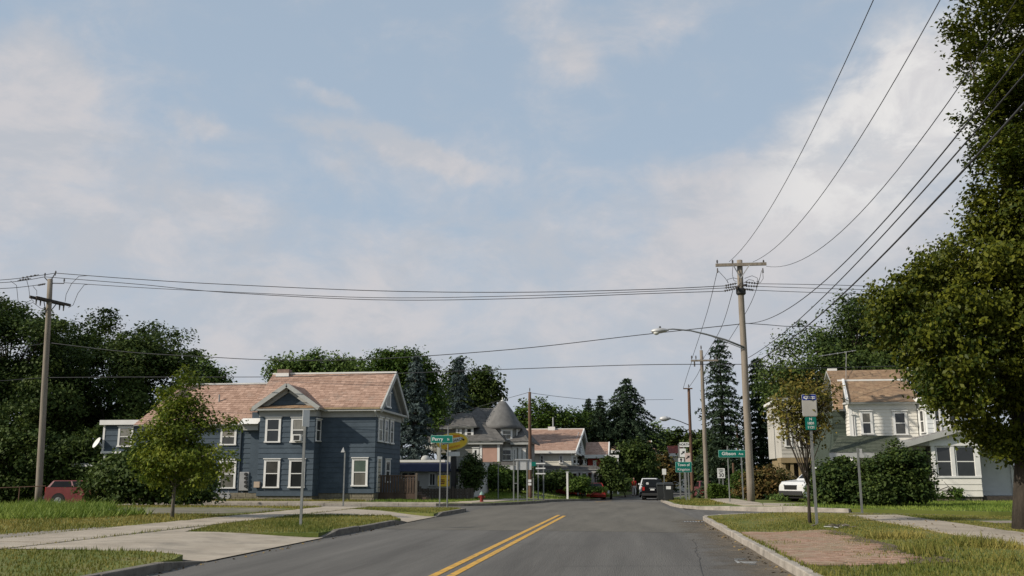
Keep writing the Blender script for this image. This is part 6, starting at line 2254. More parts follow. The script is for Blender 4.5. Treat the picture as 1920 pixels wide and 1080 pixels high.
pel = jv((0, 0, .95), (.15, .11))
wst = jv((0, 0, 1.12), (.135, .10), pel)
che = jv((0, .01, 1.32), (.165, .115), wst)
nk0 = jv((0, 0, 1.47), (.075, .07), che)
nk1 = jv((0, -.01, 1.54), (.055, .055), nk0)
jaw = jv((0, -.03, 1.60), (.068, .078), nk1)
hd1 = jv((0, -.012, 1.68), (.078, .095), jaw)
hd2 = jv((0, 0, 1.75), (.06, .075), hd1)
for s in (-1, 1):
    hp = jv((s * .1, 0, .88), .098, pel)
    kn = jv((s * .12, -.03 * s - .02, .50), .062, hp)
    cf = jv((s * .12, -.03 * s + .01, .36), .058, kn)
    an = jv((s * .125, -.03 * s + .02, .09), .04, cf)
    toe = jv((s * .14, -.03 * s - .16, .04), (.042, .03), an)
    sh = jv((s * .19, 0, 1.42), .062, che)
    el = jv((s * .25, .04, 1.14), .044, sh)
    wr_ = jv((s * .26, -.05, .90), .03, el)
    pm_ = jv((s * .26, -.07, .84), (.04, .022), wr_)
    for k, (dx, ln) in enumerate(((-.03, .07), (-.01, .08), (.01, .075), (.03, .06))):
        f1 = jv((s * .26 + dx * .3, -.085 + dx * .9, .80), .010, pm_)
        jv((s * .258 + dx * .3, -.095 + dx, .80 - ln), .008, f1)
    t1 = jv((s * .245, -.11, .84), .011, pm_)
    jv((s * .24, -.13, .80), .009, t1)
body = skinned('body', V, E_, Rd, skin_m, pr)
# shirt and trousers
V, E_, Rd = [], [], []
a = jv((0, 0, .96), (.17, .13))
b = jv((0, 0, 1.14), (.16, .125), a)
c_ = jv((0, .01, 1.33), (.185, .135), b)
jv((0, 0, 1.45), (.10, .085), c_)
for s in (-1, 1):
    s1 = jv((s * .19, 0, 1.42), .08, c_)
    jv((s * .235, .03, 1.22), .065, s1)
skinned('shirt', V, E_, Rd, mat('red_cloth', (.42, .02, .02), .8, var=.15), pr, sub=1)
V, E_, Rd = [], [], []
a = jv((0, 0, .96), (.165, .125))
for s in (-1, 1):
    h_ = jv((s * .1, 0, .86), .112, a)
    k_ = jv((s * .12, -.03 * s - .02, .50), .082, h_)
    jv((s * .125, -.03 * s + .02, .10), .07, k_)
skinned('trousers', V, E_, Rd, mat('white_cloth', (.6, .58, .54), .8, var=.06), pr, sub=1)
MB().lathe([(.075, 1.63), (.098, 1.66), (.098, 1.72), (.08, 1.79), (.03, 1.815)], (0, .022, 0), 12).build('hair', mat('hair', (.05, .035, .025), .8, var=.2), pr, local=True, smooth=True)
MB().prism([(-.012, -.095, 1.65), (.012, -.095, 1.65), (0, -.105, 1.70)], (0, -.02, -.005)).build('nose', skin_m, pr, local=True)
for s in (-1, 1):
    MB().lathe([(.001, -.01), (.012, 0), (.001, .01)], (s * .032, -.1, 1.69), 8).build('eye', sign_black, pr, local=True)
    MB().lathe([(.004, -.03), (.016, 0), (.004, .03)], (s * .085, 0, 1.675), 8).build('ear', skin_m, pr, local=True)
    MB().box(s * .14 - .05, s * .14 + .05, -.2 - .03 * s, .07 - .03 * s, 0, .08).build('shoe', dark_wood, pr, local=True, bevel=.02)
MB().box(-.025, .025, -.107, -.1, 1.615, 1.625).build('mouth', mat('lips', (.3, .1, .08), .6, var=.1), pr, local=True)


# ------------------------------------------------------------------ trees
def inpoly(x, y, poly):
    r = np.zeros(len(x), bool)
    j = len(poly) - 1
    for i in range(len(poly)):
        xi, yi = poly[i]
        xj, yj = poly[j]
        with np.errstate(divide='ignore', invalid='ignore'):
            r ^= ((yi > y) != (yj > y)) & (x < (xj - xi) * (y - yi) / (yj - yi) + xi)
        j = i
    return r


def unit(a):
    return a / np.maximum(np.linalg.norm(a, axis=1, keepdims=True), 1e-6)


def leaf_quads(C, size, rng, up=.35, aspect=.62, out=None):
    n = len(C)
    nr = rng.normal(size=(n, 3))
    nr[:, 2] = np.abs(nr[:, 2]) + up
    if out is not None:
        nr += out * .8
    nr = unit(nr)
    t = unit(np.cross(nr, rng.normal(size=(n, 3))))
    t[:, 2] -= .15
    t = unit(t)
    b = unit(np.cross(nr, t))
    s = size * rng.uniform(.6, 1.3, (n, 1))
    w = s * aspect
    V = np.empty((n, 4, 3))
    V[:, 0] = C - t * s * .5
    V[:, 1] = C + b * w * .5 + nr * s * .08 - t * s * .05
    V[:, 2] = C + t * s * .5 - nr * s * .08
    V[:, 3] = C - b * w * .5 + nr * s * .08 - t * s * .05
    return V.reshape(-1, 3)


def tree(name, label, cat, base, lobes, ncl, per, ls, kind, tr=.25, bk=None, spread=.5, group=None, seed=0, limbs=14, inner=.3, lean=None, bare=0.0, warm=0.0, sprig=1.0, sprig_len=1.0, taper=.65):
    """base: foot of the trunk; lobes: (centre, (rx, ry, rz)) of the crown"""
    rng = np.random.default_rng(seed + 100)
    bk = bk or bark
    base = Vector(base)
    root = empty(name, base, label, cat, group)
    cs = np.array([tuple(c) for c, r in lobes])
    rs = np.array([r for c, r in lobes], float)
    wt = (rs[:, 0] * rs[:, 1] + rs[:, 0] * rs[:, 2] + rs[:, 1] * rs[:, 2])
    wt /= wt.sum()
    ch = rng.choice(len(lobes), ncl, p=wt)
    d = unit(rng.normal(size=(ncl, 3)))
    rad = np.where(rng.random(ncl) < inner, rng.random(ncl) ** .5 * .8, rng.uniform(.70, 1.0, ncl))
    bumpy = 1 + .16 * np.sin(d[:, 0] * 5 + ch * 2.1 + seed) * np.cos(d[:, 2] * 6 + ch) + .08 * np.sin(d[:, 1] * 11 + seed)
    cl = cs[ch] + d * rs[ch] * (rad * bumpy)[:, None]
    # leafy sprigs that break the outline
    ns_ = int(sprig * ncl / 6)
    tips = []
    if ns_:
        c2 = rng.choice(len(lobes), ns_, p=wt)
        d2 = unit(rng.normal(size=(ns_, 3)) + np.array([0, 0, .35]))
        st = cs[c2] + d2 * rs[c2] * .85
        ln = np.minimum(rs[c2].mean(1) * rng.uniform(.18, .5, ns_), 2.2) * sprig_len
        dr = unit(d2 + rng.normal(0, .35, (ns_, 3)))
        for tt in (.35, .6, .8, 1.0):
            tips.append(st + dr * (ln * tt)[:, None])
        en = tips[-1]
    cl = cl[cl[:, 2] > base.z + .15]
    ncl0 = len(cl)
    if tips:
        cl = np.concatenate([cl] + tips)
    ncl = len(cl)
    cv = rng.normal(.32, .25, ncl)
    cnt = np.maximum(2, rng.poisson(per, ncl))
    cnt[ncl0:] = np.maximum(2, cnt[ncl0:] // 4)
    idx = np.repeat(np.arange(ncl), cnt)
    sp = spread * rng.uniform(.6, 1.3, ncl)
    sp[ncl0:] *= .5
    L = cl[idx] + np.clip(rng.normal(size=(len(idx), 3)), -1.7, 1.7) * sp[idx][:, None] * np.array([1, 1, .6])
    keep = L[:, 2] > base.z + .05
    L, idx = L[keep], idx[keep]
    ctr = cs.mean(0)
    outv = unit(L - ctr)
    V = leaf_quads(L, ls, rng, out=outv)
    lv = np.clip(cv[idx] + rng.normal(0, .15, len(idx)) + warm * (rng.random(len(idx)) < .06), 0, 1)
    V -= np.array(base)
    link('crown', mesh_np('crown', V, 4, lv), LEAF[kind], root)
    # trunk and limbs
    mb = MB()
    top = Vector(ctr) if lean is None else Vector(lean)
    top = Vector((top.x, top.y, max(top.z, base.z + 1)))
    R = random.Random(seed)
    n = 8
    tp = [base.lerp(top, i / n) + Vector((R.uniform(-.06, .06), R.uniform(-.06, .06), 0)) * (1 if 0 < i else 0) * min(1, tr * 4) for i in range(n + 1)]
    rr = [tr * (1.28 if i == 0 else 1 - taper * i / n) for i in range(n + 1)]
    tp[0] = tp[0] - Vector((0, 0, .25))
    mb.tube(tp, rr, 10)
    for k in range(limbs):
        j = R.randrange(3, n + 1)
        e = Vector(cl[R.randrange(ncl0)])
        s = tp[j]
        if e.z < s.z - .5:
            continue
        m1 = s.lerp(e, .5) + Vector((R.uniform(-.2, .2), R.uniform(-.2, .2), .15 * (e - s).length * R.uniform(-.2, 1)))
        r0 = min(rr[j] * .6, tr * .5)
        mb.tube([s, s.lerp(m1, .5), m1, e], [r0, r0 * .75, r0 * .5, r0 * .12 + .006], 6)
    for k in range(min(ns_, 70)):
        s0 = min(tp[2:], key=lambda p: (p - Vector(st[k]) + Vector((0, 0, .35 * (Vector(st[k]) - p).length))).length)
        mb.tube([s0, s0.lerp(Vector(st[k]), .5) + Vector((0, 0, .05)), Vector(st[k]), Vector(en[k])], [max(.012, ls * .16), max(.012, ls * .13), max(.01, ls * .08), .006], 5)
    mb.build('trunk', bk, root, smooth=True)
    return root


def lob(px, py, rxp, rzp, Y, ry=None):
    k = Y / 1750.0
    return (P(px, py, Y), (rxp * k, ry if ry else max(1.0, rxp * k * .8), rzp * k))


def spruce(label, px, pyb, pyt, Y, wpx_, kind='spruce', seed=0, zb=None, dens=1.0, start=.08, group='conifers behind the houses', shape=.85, ns=.34):
    rng = np.random.default_rng(seed + 900)
    b = P(px, pyb, Y)
    zb = gz(Y) + .1 if zb is None else zb
    zt = P(px - (px - 960) * (pyb - pyt) / 9090, pyt, Y).z
    H = zt - zb
    Rm = wpx_ / 2 * Y / 1750
    root = empty('spruce_tree', (b.x, Y, zb), label, 'tree', group)
    C, N = [], []
    nw = int(H / .42)
    for i in range(nw):
        f = start + (1 - start) * (i + rng.random() * .5) / nw
        z = zb + H * f
        R = Rm * (1 - f) ** shape * rng.uniform(.75, 1.1) + .12
        nb = max(4, int(7 + 6 * (1 - f)))
        a0 = rng.random() * 6.28
        for k in range(nb):
            a = a0 + 6.283 * k / nb + rng.normal(0, .15)
            L = R * rng.uniform(.65, 1.15)
            m = max(6, int(L * 21 * dens))
            t = rng.uniform(.12, 1, m)
            lat = rng.normal(0, .16, m) * L * (1.1 - t) * .9 + rng.normal(0, .08, m)
            dz = .22 * L * t - .46 * L * t ** 2 + rng.normal(0, .06, m) - np.abs(lat) * .25
            x = np.cos(a) * t * L - np.sin(a) * lat
            y = np.sin(a) * t * L + np.cos(a) * lat
            C.append(np.stack([x, y, z - zb + dz], 1))
    C = np.concatenate(C)
    C = C[C[:, 2] > .1]
    V = leaf_quads(C, ns * .95, rng, up=.2, aspect=.3)
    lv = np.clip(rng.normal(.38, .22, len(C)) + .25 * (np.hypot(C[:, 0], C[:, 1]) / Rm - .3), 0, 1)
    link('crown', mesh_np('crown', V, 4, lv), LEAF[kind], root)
    MB().tube([(0, 0, -.2), (0, 0, H * .5), (0, 0, H * .98)], [Rm * .09 + .06, Rm * .05 + .03, .015], 8).build('trunk', bark, root, local=True)
    return root


def lobes_in(poly, n, r0, r1, Y, dep, seed, squash=.85):
    """small leaf masses spread through a crown of the given outline (pixels), depth dep metres"""
    rng = np.random.default_rng(seed + 50)
    xs_, ys_ = [p[0] for p in poly], [p[1] for p in poly]
    cx, cy = np.mean(xs_), np.mean(ys_)
    out = []
    while len(out) < n:
        x, y = rng.uniform(min(xs_), max(xs_)), rng.uniform(min(ys_), max(ys_))
        if not inpoly(np.array([x]), np.array([y]), poly)[0]:
            continue
        r = rng.uniform(r0, r1)
        yy = Y + rng.uniform(-1, 1) * dep
        k = yy / 1750.0
        out.append((P(x, y, yy), (r * k, r * k, r * k * squash)))
    return out


def foot(px, Y, z=None):
    b = P(px, 894, Y)
    return Vector((b.x, Y, (LZ(b.x, Y) if z is None else z)))


# left-hand wood behind the tall grass: single trees
T = 'broad trees behind the blue house and the left lot'
tree('broadleaf_tree', 'tall dark tree at the left picture edge behind the utility pole', 'tree', foot(0, 62), lobes_in([(-140, 640), (-60, 590), (10, 570), (70, 600), (130, 625), (150, 700), (130, 800), (90, 900), (-140, 900)], 60, 26, 46, 62, 4, 1),
     900, 56, .25, 'dark', .4, seed=1, group=T, spread=.5)
tree('broadleaf_tree', 'widest dark tree rising above the left end of the blue house', 'tree', foot(215, 66), lobes_in([(70, 720), (110, 640), (160, 612), (230, 605), (290, 620), (340, 622), (365, 680), (380, 760), (330, 850), (200, 900), (90, 880)], 70, 26, 46, 66, 4, 2),
     980, 62, .25, 'dark', .4, seed=2, group=T, spread=.5)
tree('broadleaf_tree', 'paler green tree at the right end of the left wood, over the wing roof', 'tree', foot(375, 70), [lob(372, 720, 34, 62, 70), lob(350, 770, 50, 60, 70), lob(412, 716, 22, 22, 71), lob(395, 760, 30, 40, 70)],
     200, 50, .30, 'light', .3, seed=3, group=T, spread=.5)
tree('understorey_tree', 'low dark tree filling the gap below the left wood, behind the red car', 'tree', foot(60, 58), [lob(40, 860, 120, 70, 58), lob(150, 870, 70, 65, 58), lob(-60, 870, 80, 70, 58), lob(60, 900, 130, 40, 59), lob(200, 895, 50, 45, 59)],
     600, 60, .26, 'dark', .25, seed=4, group=T, spread=.5)
tree('broadleaf_tree', 'light green rounded tree top behind the chimney of the blue house', 'tree', foot(590, 84), [lob(545, 700, 45, 32, 84), lob(600, 695, 55, 32, 84), lob(655, 700, 40, 28, 84), lob(600, 760, 80, 60, 84)],
     420, 55, .30, 'light', .4, seed=5, group=T, spread=.55)
tree('broadleaf_tree', 'dark round tree behind the right gable of the blue house', 'tree', foot(740, 80), [lob(725, 695, 42, 36, 80), lob(765, 700, 42, 42, 80), lob(795, 720, 30, 46, 80), lob(730, 760, 60, 60, 80), lob(800, 780, 32, 60, 80), lob(770, 690, 30, 30, 79)],
     560, 55, .26, 'mid', .4, seed=6, group=T, spread=.55)
spruce('blue-grey spruce standing right beside the gable end of the blue house', 775, 930, 662, 68, 112, 'bluespruce', 1, dens=1.5, shape=.55, ns=.42)
spruce('blue-grey spruce with ragged top behind the turret house roof', 858, 925, 668, 92, 92, 'bluespruce', 2, dens=1.3, shape=.5, ns=.42)
tree('broadleaf_tree', 'dark round tree touching the turret cone from behind', 'tree', foot(900, 96), [lob(898, 716, 32, 28, 96), lob(916, 738, 26, 34, 96), lob(880, 760, 45, 45, 96), lob(848, 745, 26, 50, 96), lob(862, 705, 24, 34, 97), lob(828, 790, 26, 50, 97)],
     260, 45, .36, 'dark', .4, seed=7, group=T, spread=.5)
T2 = 'trees closing the view down the street'
tree('broadleaf_tree', 'bright green tree above the pink roof of the cream gable house', 'tree', foot(1015, 122), [lob(1010, 785, 48, 30, 122), lob(1050, 790, 36, 26, 122), lob(975, 800, 25, 30, 122), lob(1020, 850, 70, 60, 122)],
     260, 45, .42, 'mid', .45, seed=8, group=T2, spread=.6)
tree('broadleaf_tree', 'mid green tree between the bright green tree and the far conifers', 'tree', foot(1085, 126), [lob(1085, 800, 28, 30, 126), lob(1110, 812, 30, 44, 128), lob(1142, 812, 26, 50, 128), lob(1110, 850, 45, 50, 126)],
     280, 45, .42, 'mid', .4, seed=9, group=T2, spread=.6)
spruce('narrow dark conifer left of the largest far conifer', 1128, 920, 738, 124, 150, 'spruce', 3, group='far conifers down the street', ns=.48, dens=.9)
spruce('smaller dark conifer between two taller far ones', 1106, 920, 744, 128, 130, 'spruce', 4, group='far conifers down the street', ns=.48, dens=.9)
spruce('largest dark conifer rising over the far houses', 1180, 920, 708, 126, 225, 'spruce', 5, group='far conifers down the street', ns=.5, dens=1.2, shape=.68)
tree('broadleaf_tree', 'small round green tree at the end of the street', 'tree', foot(1238, 150), [lob(1236, 822, 20, 24, 150), lob(1250, 850, 16, 30, 150), lob(1228, 850, 18, 30, 150)],
     110, 45, .5, 'light', .4, seed=10, group=T2, spread=.6)
tree('broadleaf_tree', 'dark street tree above the white van', 'tree', foot(1190, 106), [lob(1185, 865, 34, 34, 106), lob(1165, 885, 26, 28, 106), lob(1210, 885, 24, 30, 106), lob(1190, 845, 22, 16, 106)],
     240, 45, .34, 'dark', .3, seed=11, group=T2, spread=.5)
tree('broadleaf_tree', 'rust-tinged bush-like tree left of the small white sign', 'tree', foot(1240, 112), [lob(1240, 885, 20, 30, 112), lob(1255, 890, 16, 26, 112)],
     90, 45, .34, 'redtip', .2, seed=12, group=T2, spread=.4)
tree('broadleaf_tree', 'far dark tree mass behind the route signs', 'tree', foot(1275, 135), [lob(1270, 850, 30, 40, 135), lob(1300, 860, 30, 44, 135), lob(1250, 870, 25, 30, 135)],
     220, 45, .5, 'dark', .4, seed=13, group=T2, spread=.6)
tree('broadleaf_tree', 'far dark tree between the two street poles', 'tree', foot(1320, 110), [lob(1312, 870, 26, 46, 110), lob(1340, 870, 30, 50, 110), lob(1330, 840, 20, 30, 110)],
     220, 45, .42, 'dark', .4, seed=14, group=T2, spread=.6)
# right side
spruce('tall ragged spruce left of the tallest utility pole', 1361, 930, 634, 80, 122, 'spruce', 6, dens=1.0, shape=.42, group='spruces right of the street', start=.04, ns=.40)
spruce('broad dark conifer right behind the tallest utility pole', 1432, 930, 668, 82, 120, 'spruce', 7, dens=1.3, shape=.5, group='spruces right of the street', start=.02, ns=.42)
T3 = 'trees around the white house'
tree('broadleaf_tree', 'large dark green tree rising behind the white house', 'tree', foot(1560, 74), lobes_in([(1460, 740), (1460, 690), (1490, 640), (1530, 600), (1580, 580), (1650, 590), (1740, 580), (1780, 700), (1700, 760), (1560, 780), (1490, 800)], 80, 26, 46, 74, 4, 3),
     1150, 56, .25, 'dark', .5, seed=15, group=T3, spread=.6)
sb = G(1518, 979, .25)
k_ = sb.y
tree('street_tree', 'thin street tree with rusty leaves next to the bus stop sign', 'tree', (sb.x, sb.y, LZ(sb.x, sb.y)), [lob(1500, 735, 45, 40, k_), lob(1545, 745, 28, 40, k_), lob(1490, 790, 42, 38, k_), lob(1530, 800, 28, 32, k_), lob(1470, 770, 22, 28, k_)],
     230, 11, .11, 'rusty', .05, seed=16, spread=.16, limbs=40, inner=.5, lean=P(1512, 800, k_), group='young street trees', warm=.4)
mb_ = G(1932, 992, .25)
my = mb_.y
tree('maple_tree', 'big dark maple at the right edge with thick trunk on the lawn', 'tree', (mb_.x, mb_.y, LZ(mb_.x, mb_.y)),
     lobes_in([(1795, 20), (1820, 0), (1860, -40), (2060, -60), (2100, 400), (2080, 800), (1930, 850), (1860, 830), (1810, 770), (1735, 720), (1690, 670), (1650, 640), (1650, 590), (1690, 540), (1710, 490), (1790, 460), (1830, 420), (1840, 330), (1835, 230), (1835, 170), (1805, 100)], 120, 22, 48, my, 1.5, 4) + [lob(1665, 600, 26, 26, my - .6, .5), lob(1690, 560, 30, 28, my - .6, .5), lob(1715, 520, 26, 24, my - .5, .5), lob(1648, 588, 14, 12, my - .6, .3), lob(1695, 640, 34, 32, my - .5, .6), lob(1728, 690, 30, 28, my - .5, .5), lob(1745, 495, 26, 24, my - .3, .5), lob(1775, 740, 28, 24, my - .4, .5), lob(1848, 300, 24, 28, my + .4, .5), lob(1850, 370, 26, 28, my + .3, .5), lob(1840, 235, 22, 20, my + .5, .4), lob(1838, 430, 28, 24, my + .2, .5), lob(1805, 765, 26, 24, my - .3, .5), lob(1845, 805, 32, 28, my - .2, .6), lob(1885, 835, 34, 26, my - .2, .6), lob(1930, 845, 40, 30, my, .7), lob(1800, 55, 22, 28, my + .8, .5), lob(1815, 105, 22, 22, my + .8, .5), lob(1880, 400, 34, 40, my, .6), lob(1905, 330, 40, 46, my - .3, .6), lob(1870, 260, 34, 36, my, .6), lob(1915, 250, 40, 50, my - .4, .6), lob(1890, 455, 45, 36, my - .3, .7), lob(1930, 390, 50, 60, my - .5, .8), lob(1905, 650, 110, 130, my + .3, 1.8), lob(1990, 600, 120, 190, my, 1.8)],
     2900, 44, .12, 'maple', .36, seed=17, spread=.24, limbs=45, inner=.42, lean=P(1868, 90, my + 1), warm=.5, sprig=1.9, sprig_len=1.9, taper=.86)

# young street tree and the dark shrub behind it, left
yb = G(323, 970, .15)
ky = yb.y
tree('street_tree', 'young green street tree with thin trunk in front of the blue house', 'tree', (yb.x, yb.y, LZ(yb.x, yb.y)),
     lobes_in([(345, 700), (378, 725), (392, 785), (432, 785), (436, 805), (412, 830), (420, 880), (375, 912), (305, 912), (255, 885), (255, 835), (285, 800), (298, 745), (322, 730)], 46, 18, 32, ky, 1.0, 5) + [lob(346, 700, 10, 14, ky, .4), lob(343, 722, 17, 18, ky, .5), lob(348, 748, 26, 22, ky, .6), lob(330, 770, 26, 24, ky, .6), lob(432, 796, 14, 10, ky, .4)],
     560, 22, .13, 'young', .06, bk=bark_grey, seed=18, spread=.2, limbs=40, inner=.4, lean=P(340, 745, ky), group='young street trees', warm=.3)
tree('dark_shrub', 'big dark overgrown shrub beside the blue house behind the young tree', 'shrub', foot(290, 44), [lob(255, 900, 70, 48, 44), lob(330, 895, 60, 55, 44), lob(225, 885, 36, 34, 45), lob(370, 918, 32, 32, 43.5), lob(195, 912, 28, 32, 45), lob(295, 858, 45, 25, 45)],
     430, 48, .20, 'dark', .12, seed=19, spread=.4, limbs=30)
# shrubs on the right
tree('dark_shrub', 'left half of the big dark rounded shrub before the white house', 'shrub', foot(1580, 44), [lob(1580, 902, 48, 36, 44), lob(1560, 890, 28, 22, 44), lob(1548, 915, 22, 22, 44), lob(1625, 898, 34, 36, 43.6), lob(1540, 928, 16, 12, 44), lob(1605, 925, 36, 16, 43.6)],
     240, 55, .16, 'dark', .08, seed=20, spread=.26, sprig=.5, group='big shrubs before the white house', limbs=20)
tree('dark_shrub', 'lighter right half of the big rounded shrub before the white house', 'shrub', foot(1680, 43), [lob(1680, 890, 52, 48, 43), lob(1650, 910, 35, 32, 43), lob(1710, 905, 30, 36, 43), lob(1690, 862, 38, 18, 43), lob(1718, 880, 18, 26, 43), lob(1720, 922, 20, 16, 43), lob(1640, 925, 30, 16, 43)],
     300, 55, .15, 'dark', .08, seed=21, spread=.24, sprig=.5, group='big shrubs before the white house', limbs=20)
tree('burning_bush', 'rust-tinged rounded shrub right of the tallest utility pole', 'shrub', foot(1440, 56), [lob(1440, 908, 42, 24, 56), lob(1415, 915, 28, 22, 56), lob(1468, 915, 22, 20, 56)],
     220, 50, .17, 'redtip', .06, seed=22, spread=.28, limbs=16)
tree('low_plant', 'pale flowering plant clump at the foot of the rust-tinged shrub', 'plant', foot(1470, 51), [lob(1460, 934, 16, 5, 51), lob(1474, 935, 8, 4, 51)],
     50, 24, .13, 'light', .03, seed=33, spread=.14, limbs=6)
# clipped hedge: a block of small leaves
def hedge(label, x0, x1, y0, y1, z0, z1, kind, n, ls, seed, group=None):
    rng = np.random.default_rng(seed)
    root = empty('clipped_hedge', ((x0 + x1) / 2, (y0 + y1) / 2, z0), label, 'hedge', group)
    f = rng.integers(0, 5, n)
    u, v = rng.random(n), rng.random(n)
    X = np.where(f == 1, x0, np.where(f == 2, x1, x0 + (x1 - x0) * u))
    Y = np.where(f == 0, y0, np.where(f == 3, y1, y0 + (y1 - y0) * np.where(f <= 2, v, v)))
    Y = np.where(f == 0, y0, Y)
    Z = np.where(f == 4, z1, z0 + (z1 - z0) * np.where((f == 0) | (f == 3), v, rng.random(n)))
    C = np.stack([X, Y, Z], 1) + rng.normal(0, .05, (n, 3))
    C += .07 * np.sin(C[:, [1, 2, 0]] * 4)
    V = leaf_quads(C, ls, rng) - np.array(root.location)
    link('foliage', mesh_np('foliage', V, 4, np.clip(rng.normal(.5, .22, n), 0, 1)), LEAF[kind], root)
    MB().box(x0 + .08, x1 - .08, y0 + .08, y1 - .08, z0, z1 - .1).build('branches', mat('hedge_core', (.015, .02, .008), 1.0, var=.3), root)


a, b = P(1334, 925, 60).x, P(1384, 925, 60).x
hedge('clipped box hedge below the speed limit sign', a, b, 59.6, 61.4, LZ(a, 60), P(1350, 912, 60).z, 'mid', 9000, .12, 5)
tree('dark_shrub', 'slim leafy shrub between the clipped hedge and the tallest utility pole', 'shrub', foot(1384, 57), [lob(1383, 920, 13, 24, 57), lob(1388, 900, 9, 14, 57)], 70, 40, .15, 'mid', .04, seed=31, spread=.2, limbs=8)
# around the diner and turret house
B3 = 'bushes along the far left pavement'
tree('small_tree', 'small dark tree at the right end of the diner', 'tree', foot(882, 61), [lob(884, 874, 14, 20, 61), lob(882, 900, 15, 18, 61), lob(896, 892, 9, 16, 61)], 120, 40, .17, 'dark', .1, seed=23, spread=.26, sprig=.5)
tree('bush', 'bush with climbing stems under the turret house corner', 'shrub', foot(925, 70), [lob(920, 902, 24, 14, 70), lob(940, 900, 18, 17, 70), lob(925, 882, 12, 9, 70)], 170, 45, .2, 'mid', .08, seed=24, spread=.3, sprig=.4, group=B3)
tree('bush', 'bush behind the pale sign board', 'shrub', foot(975, 72), [lob(965, 900, 16, 16, 72), lob(985, 895, 14, 20, 72)], 130, 45, .2, 'mid', .08, seed=25, spread=.3, sprig=.4, group=B3)
tree('bush', 'long dark bush between the ladder-like frame and the white post', 'shrub', foot(1035, 80), [lob(1030, 902, 24, 12, 80), lob(1050, 899, 15, 13, 80), lob(1010, 904, 13, 11, 80)], 190, 45, .22, 'dark', .08, seed=26, spread=.3, sprig=.4, group=B3)
tree('bush', 'bush between the two red cars', 'shrub', foot(1092, 80), [lob(1090, 906, 12, 9, 79), lob(1082, 909, 8, 7, 79)], 80, 45, .2, 'mid', .06, seed=27, spread=.26, group=B3)
tree('bush', 'tall dark bush right of the cream house porch', 'shrub', foot(1145, 88), [lob(1144, 893, 15, 20, 86), lob(1157, 903, 14, 13, 86), lob(1142, 872, 10, 12, 86)], 170, 45, .24, 'dark', .1, seed=28, spread=.36, group=B3)
tree('bush', 'grey-green bush left of the standing person', 'shrub', foot(1172, 96), [lob(1168, 906, 13, 10, 94), lob(1156, 909, 10, 8, 94)], 100, 45, .24, 'light', .06, seed=29, spread=.3, sprig=.4, group=B3)
tree('weed_clump', 'weeds against the white house porch foundation', 'plant', foot(1800, 51.8), [lob(1795, 926, 10, 9, 51.8), lob(1750, 930, 12, 6, 51.9)], 40, 22, .14, 'mid', .03, seed=30, spread=.14, limbs=6)


# ------------------------------------------------------------------ grass
def blades(name, poly, n, h, m, seed, w=.012, hv=.4, lean=.5, mask=None, lvb=.45, label=None):
    rng = np.random.default_rng(seed)
    xs_, ys_ = [p[0] for p in poly], [p[1] for p in poly]
    x = rng.uniform(min(xs_), max(xs_), n * 3)
    y = rng.uniform(min(ys_), max(ys_), n * 3)
    k = inpoly(x, y, poly)
    if mask is not None:
        k &= mask(x, y)
    x, y = x[k][:n], y[k][:n]
    n = len(x)
    pt = .5 + .5 * np.sin(x * .9 + 1.3 * np.sin(y * .5)) * np.cos(y * .6 + np.sin(x * .7) * 1.4)
    hh = h * np.clip(rng.normal(1, hv, n), .25, 2.2) * (.6 + .7 * pt)
    z = np.array([LZ(a, b) for a, b in zip(x, y)])
    a = rng.random(n) * 6.283
    ww = w * rng.uniform(.7, 1.5, n)
    B = np.stack([x, y, z - .01], 1)
    D = np.stack([np.cos(a), np.sin(a), np.zeros(n)], 1)
    a2 = rng.random(n) * 6.283
    T_ = np.stack([np.cos(a2) * hh * lean * rng.random(n), np.sin(a2) * hh * lean * rng.random(n), hh], 1)
    V = np.empty((n, 3, 3))
    V[:, 0] = B - D * ww[:, None]
    V[:, 1] = B + D * ww[:, None]
    V[:, 2] = B + T_
    lv = np.clip(lvb + .75 * (.5 - pt) + rng.normal(0, .2, n), 0, 1)
    o = link(name, mesh_np(name, V.reshape(-1, 3), 3, lv), m)
    tag(o, label, 'grass', kind='stuff')
    return o


rb = [(2.68, 12), (2.66, 34.2), (3.3, 35.9), (4.3, 36.0), (6.2, 35.2), (13, 32.4), (16, 31.7), (16, 12)]
notpath = lambda x, y: ~((x > 6.95) & (x < 8.8) & (y < 33.2)) & ~((x > 2.68) & (x < 4.5 - .25 * np.sin(y * 1.3) ** 2) & (y > 15.6) & (y < 24.3)) & ~((x > 9.85) & (y > 27.7) & (y < 30.2))
blades('verge_grass', rb, 95000, .04, blade_m, 1, mask=notpath, label='short patchy grass of the right-hand verge')
blades('verge_grass', [(2.68, 12), (2.68, 15.9), (16, 15.9), (16, 12)], 12000, .05, blade_m, 2, mask=notpath, label='ragged grass in the near right corner')
weed = lambda x, y: ((np.sin(x * 2.1 + y) + np.cos(y * 1.7 - x)) > .5)
blades('weeds', [(4.6, 15.6), (4.9, 21.5), (6.9, 23), (7.0, 15)], 2600, .13, blade_m, 3, w=.014, mask=weed, lean=.9, lvb=.6, label='taller weeds between brick paving and pavement')
blades('verge_grass', verge_polys['verge_near_left'], 26000, .05, blade_m, 4, label='short grass of the near left verge')
blades('verge_grass', verge_polys['verge_apron'], 16000, .05, blade_m, 5, label='short grass of the verge with the tall thin post')
blades('verge_grass', verge_polys['verge_corner'], 6000, .05, blade_m, 6, label='short grass of the left street corner')
blades('lawn_grass', [(-15.2, 17), (-14.1, 26), (-14.1, 42.8), (-34, 42.8), (-34, 22)], 60000, .07, blade_m, 7, w=.018, lvb=.75, label='dry patchy grass of the left lot',
       mask=lambda x, y: ~((y > 33.2) & (y < 40.6) & (x > -22.5) & (x < -14.2)))
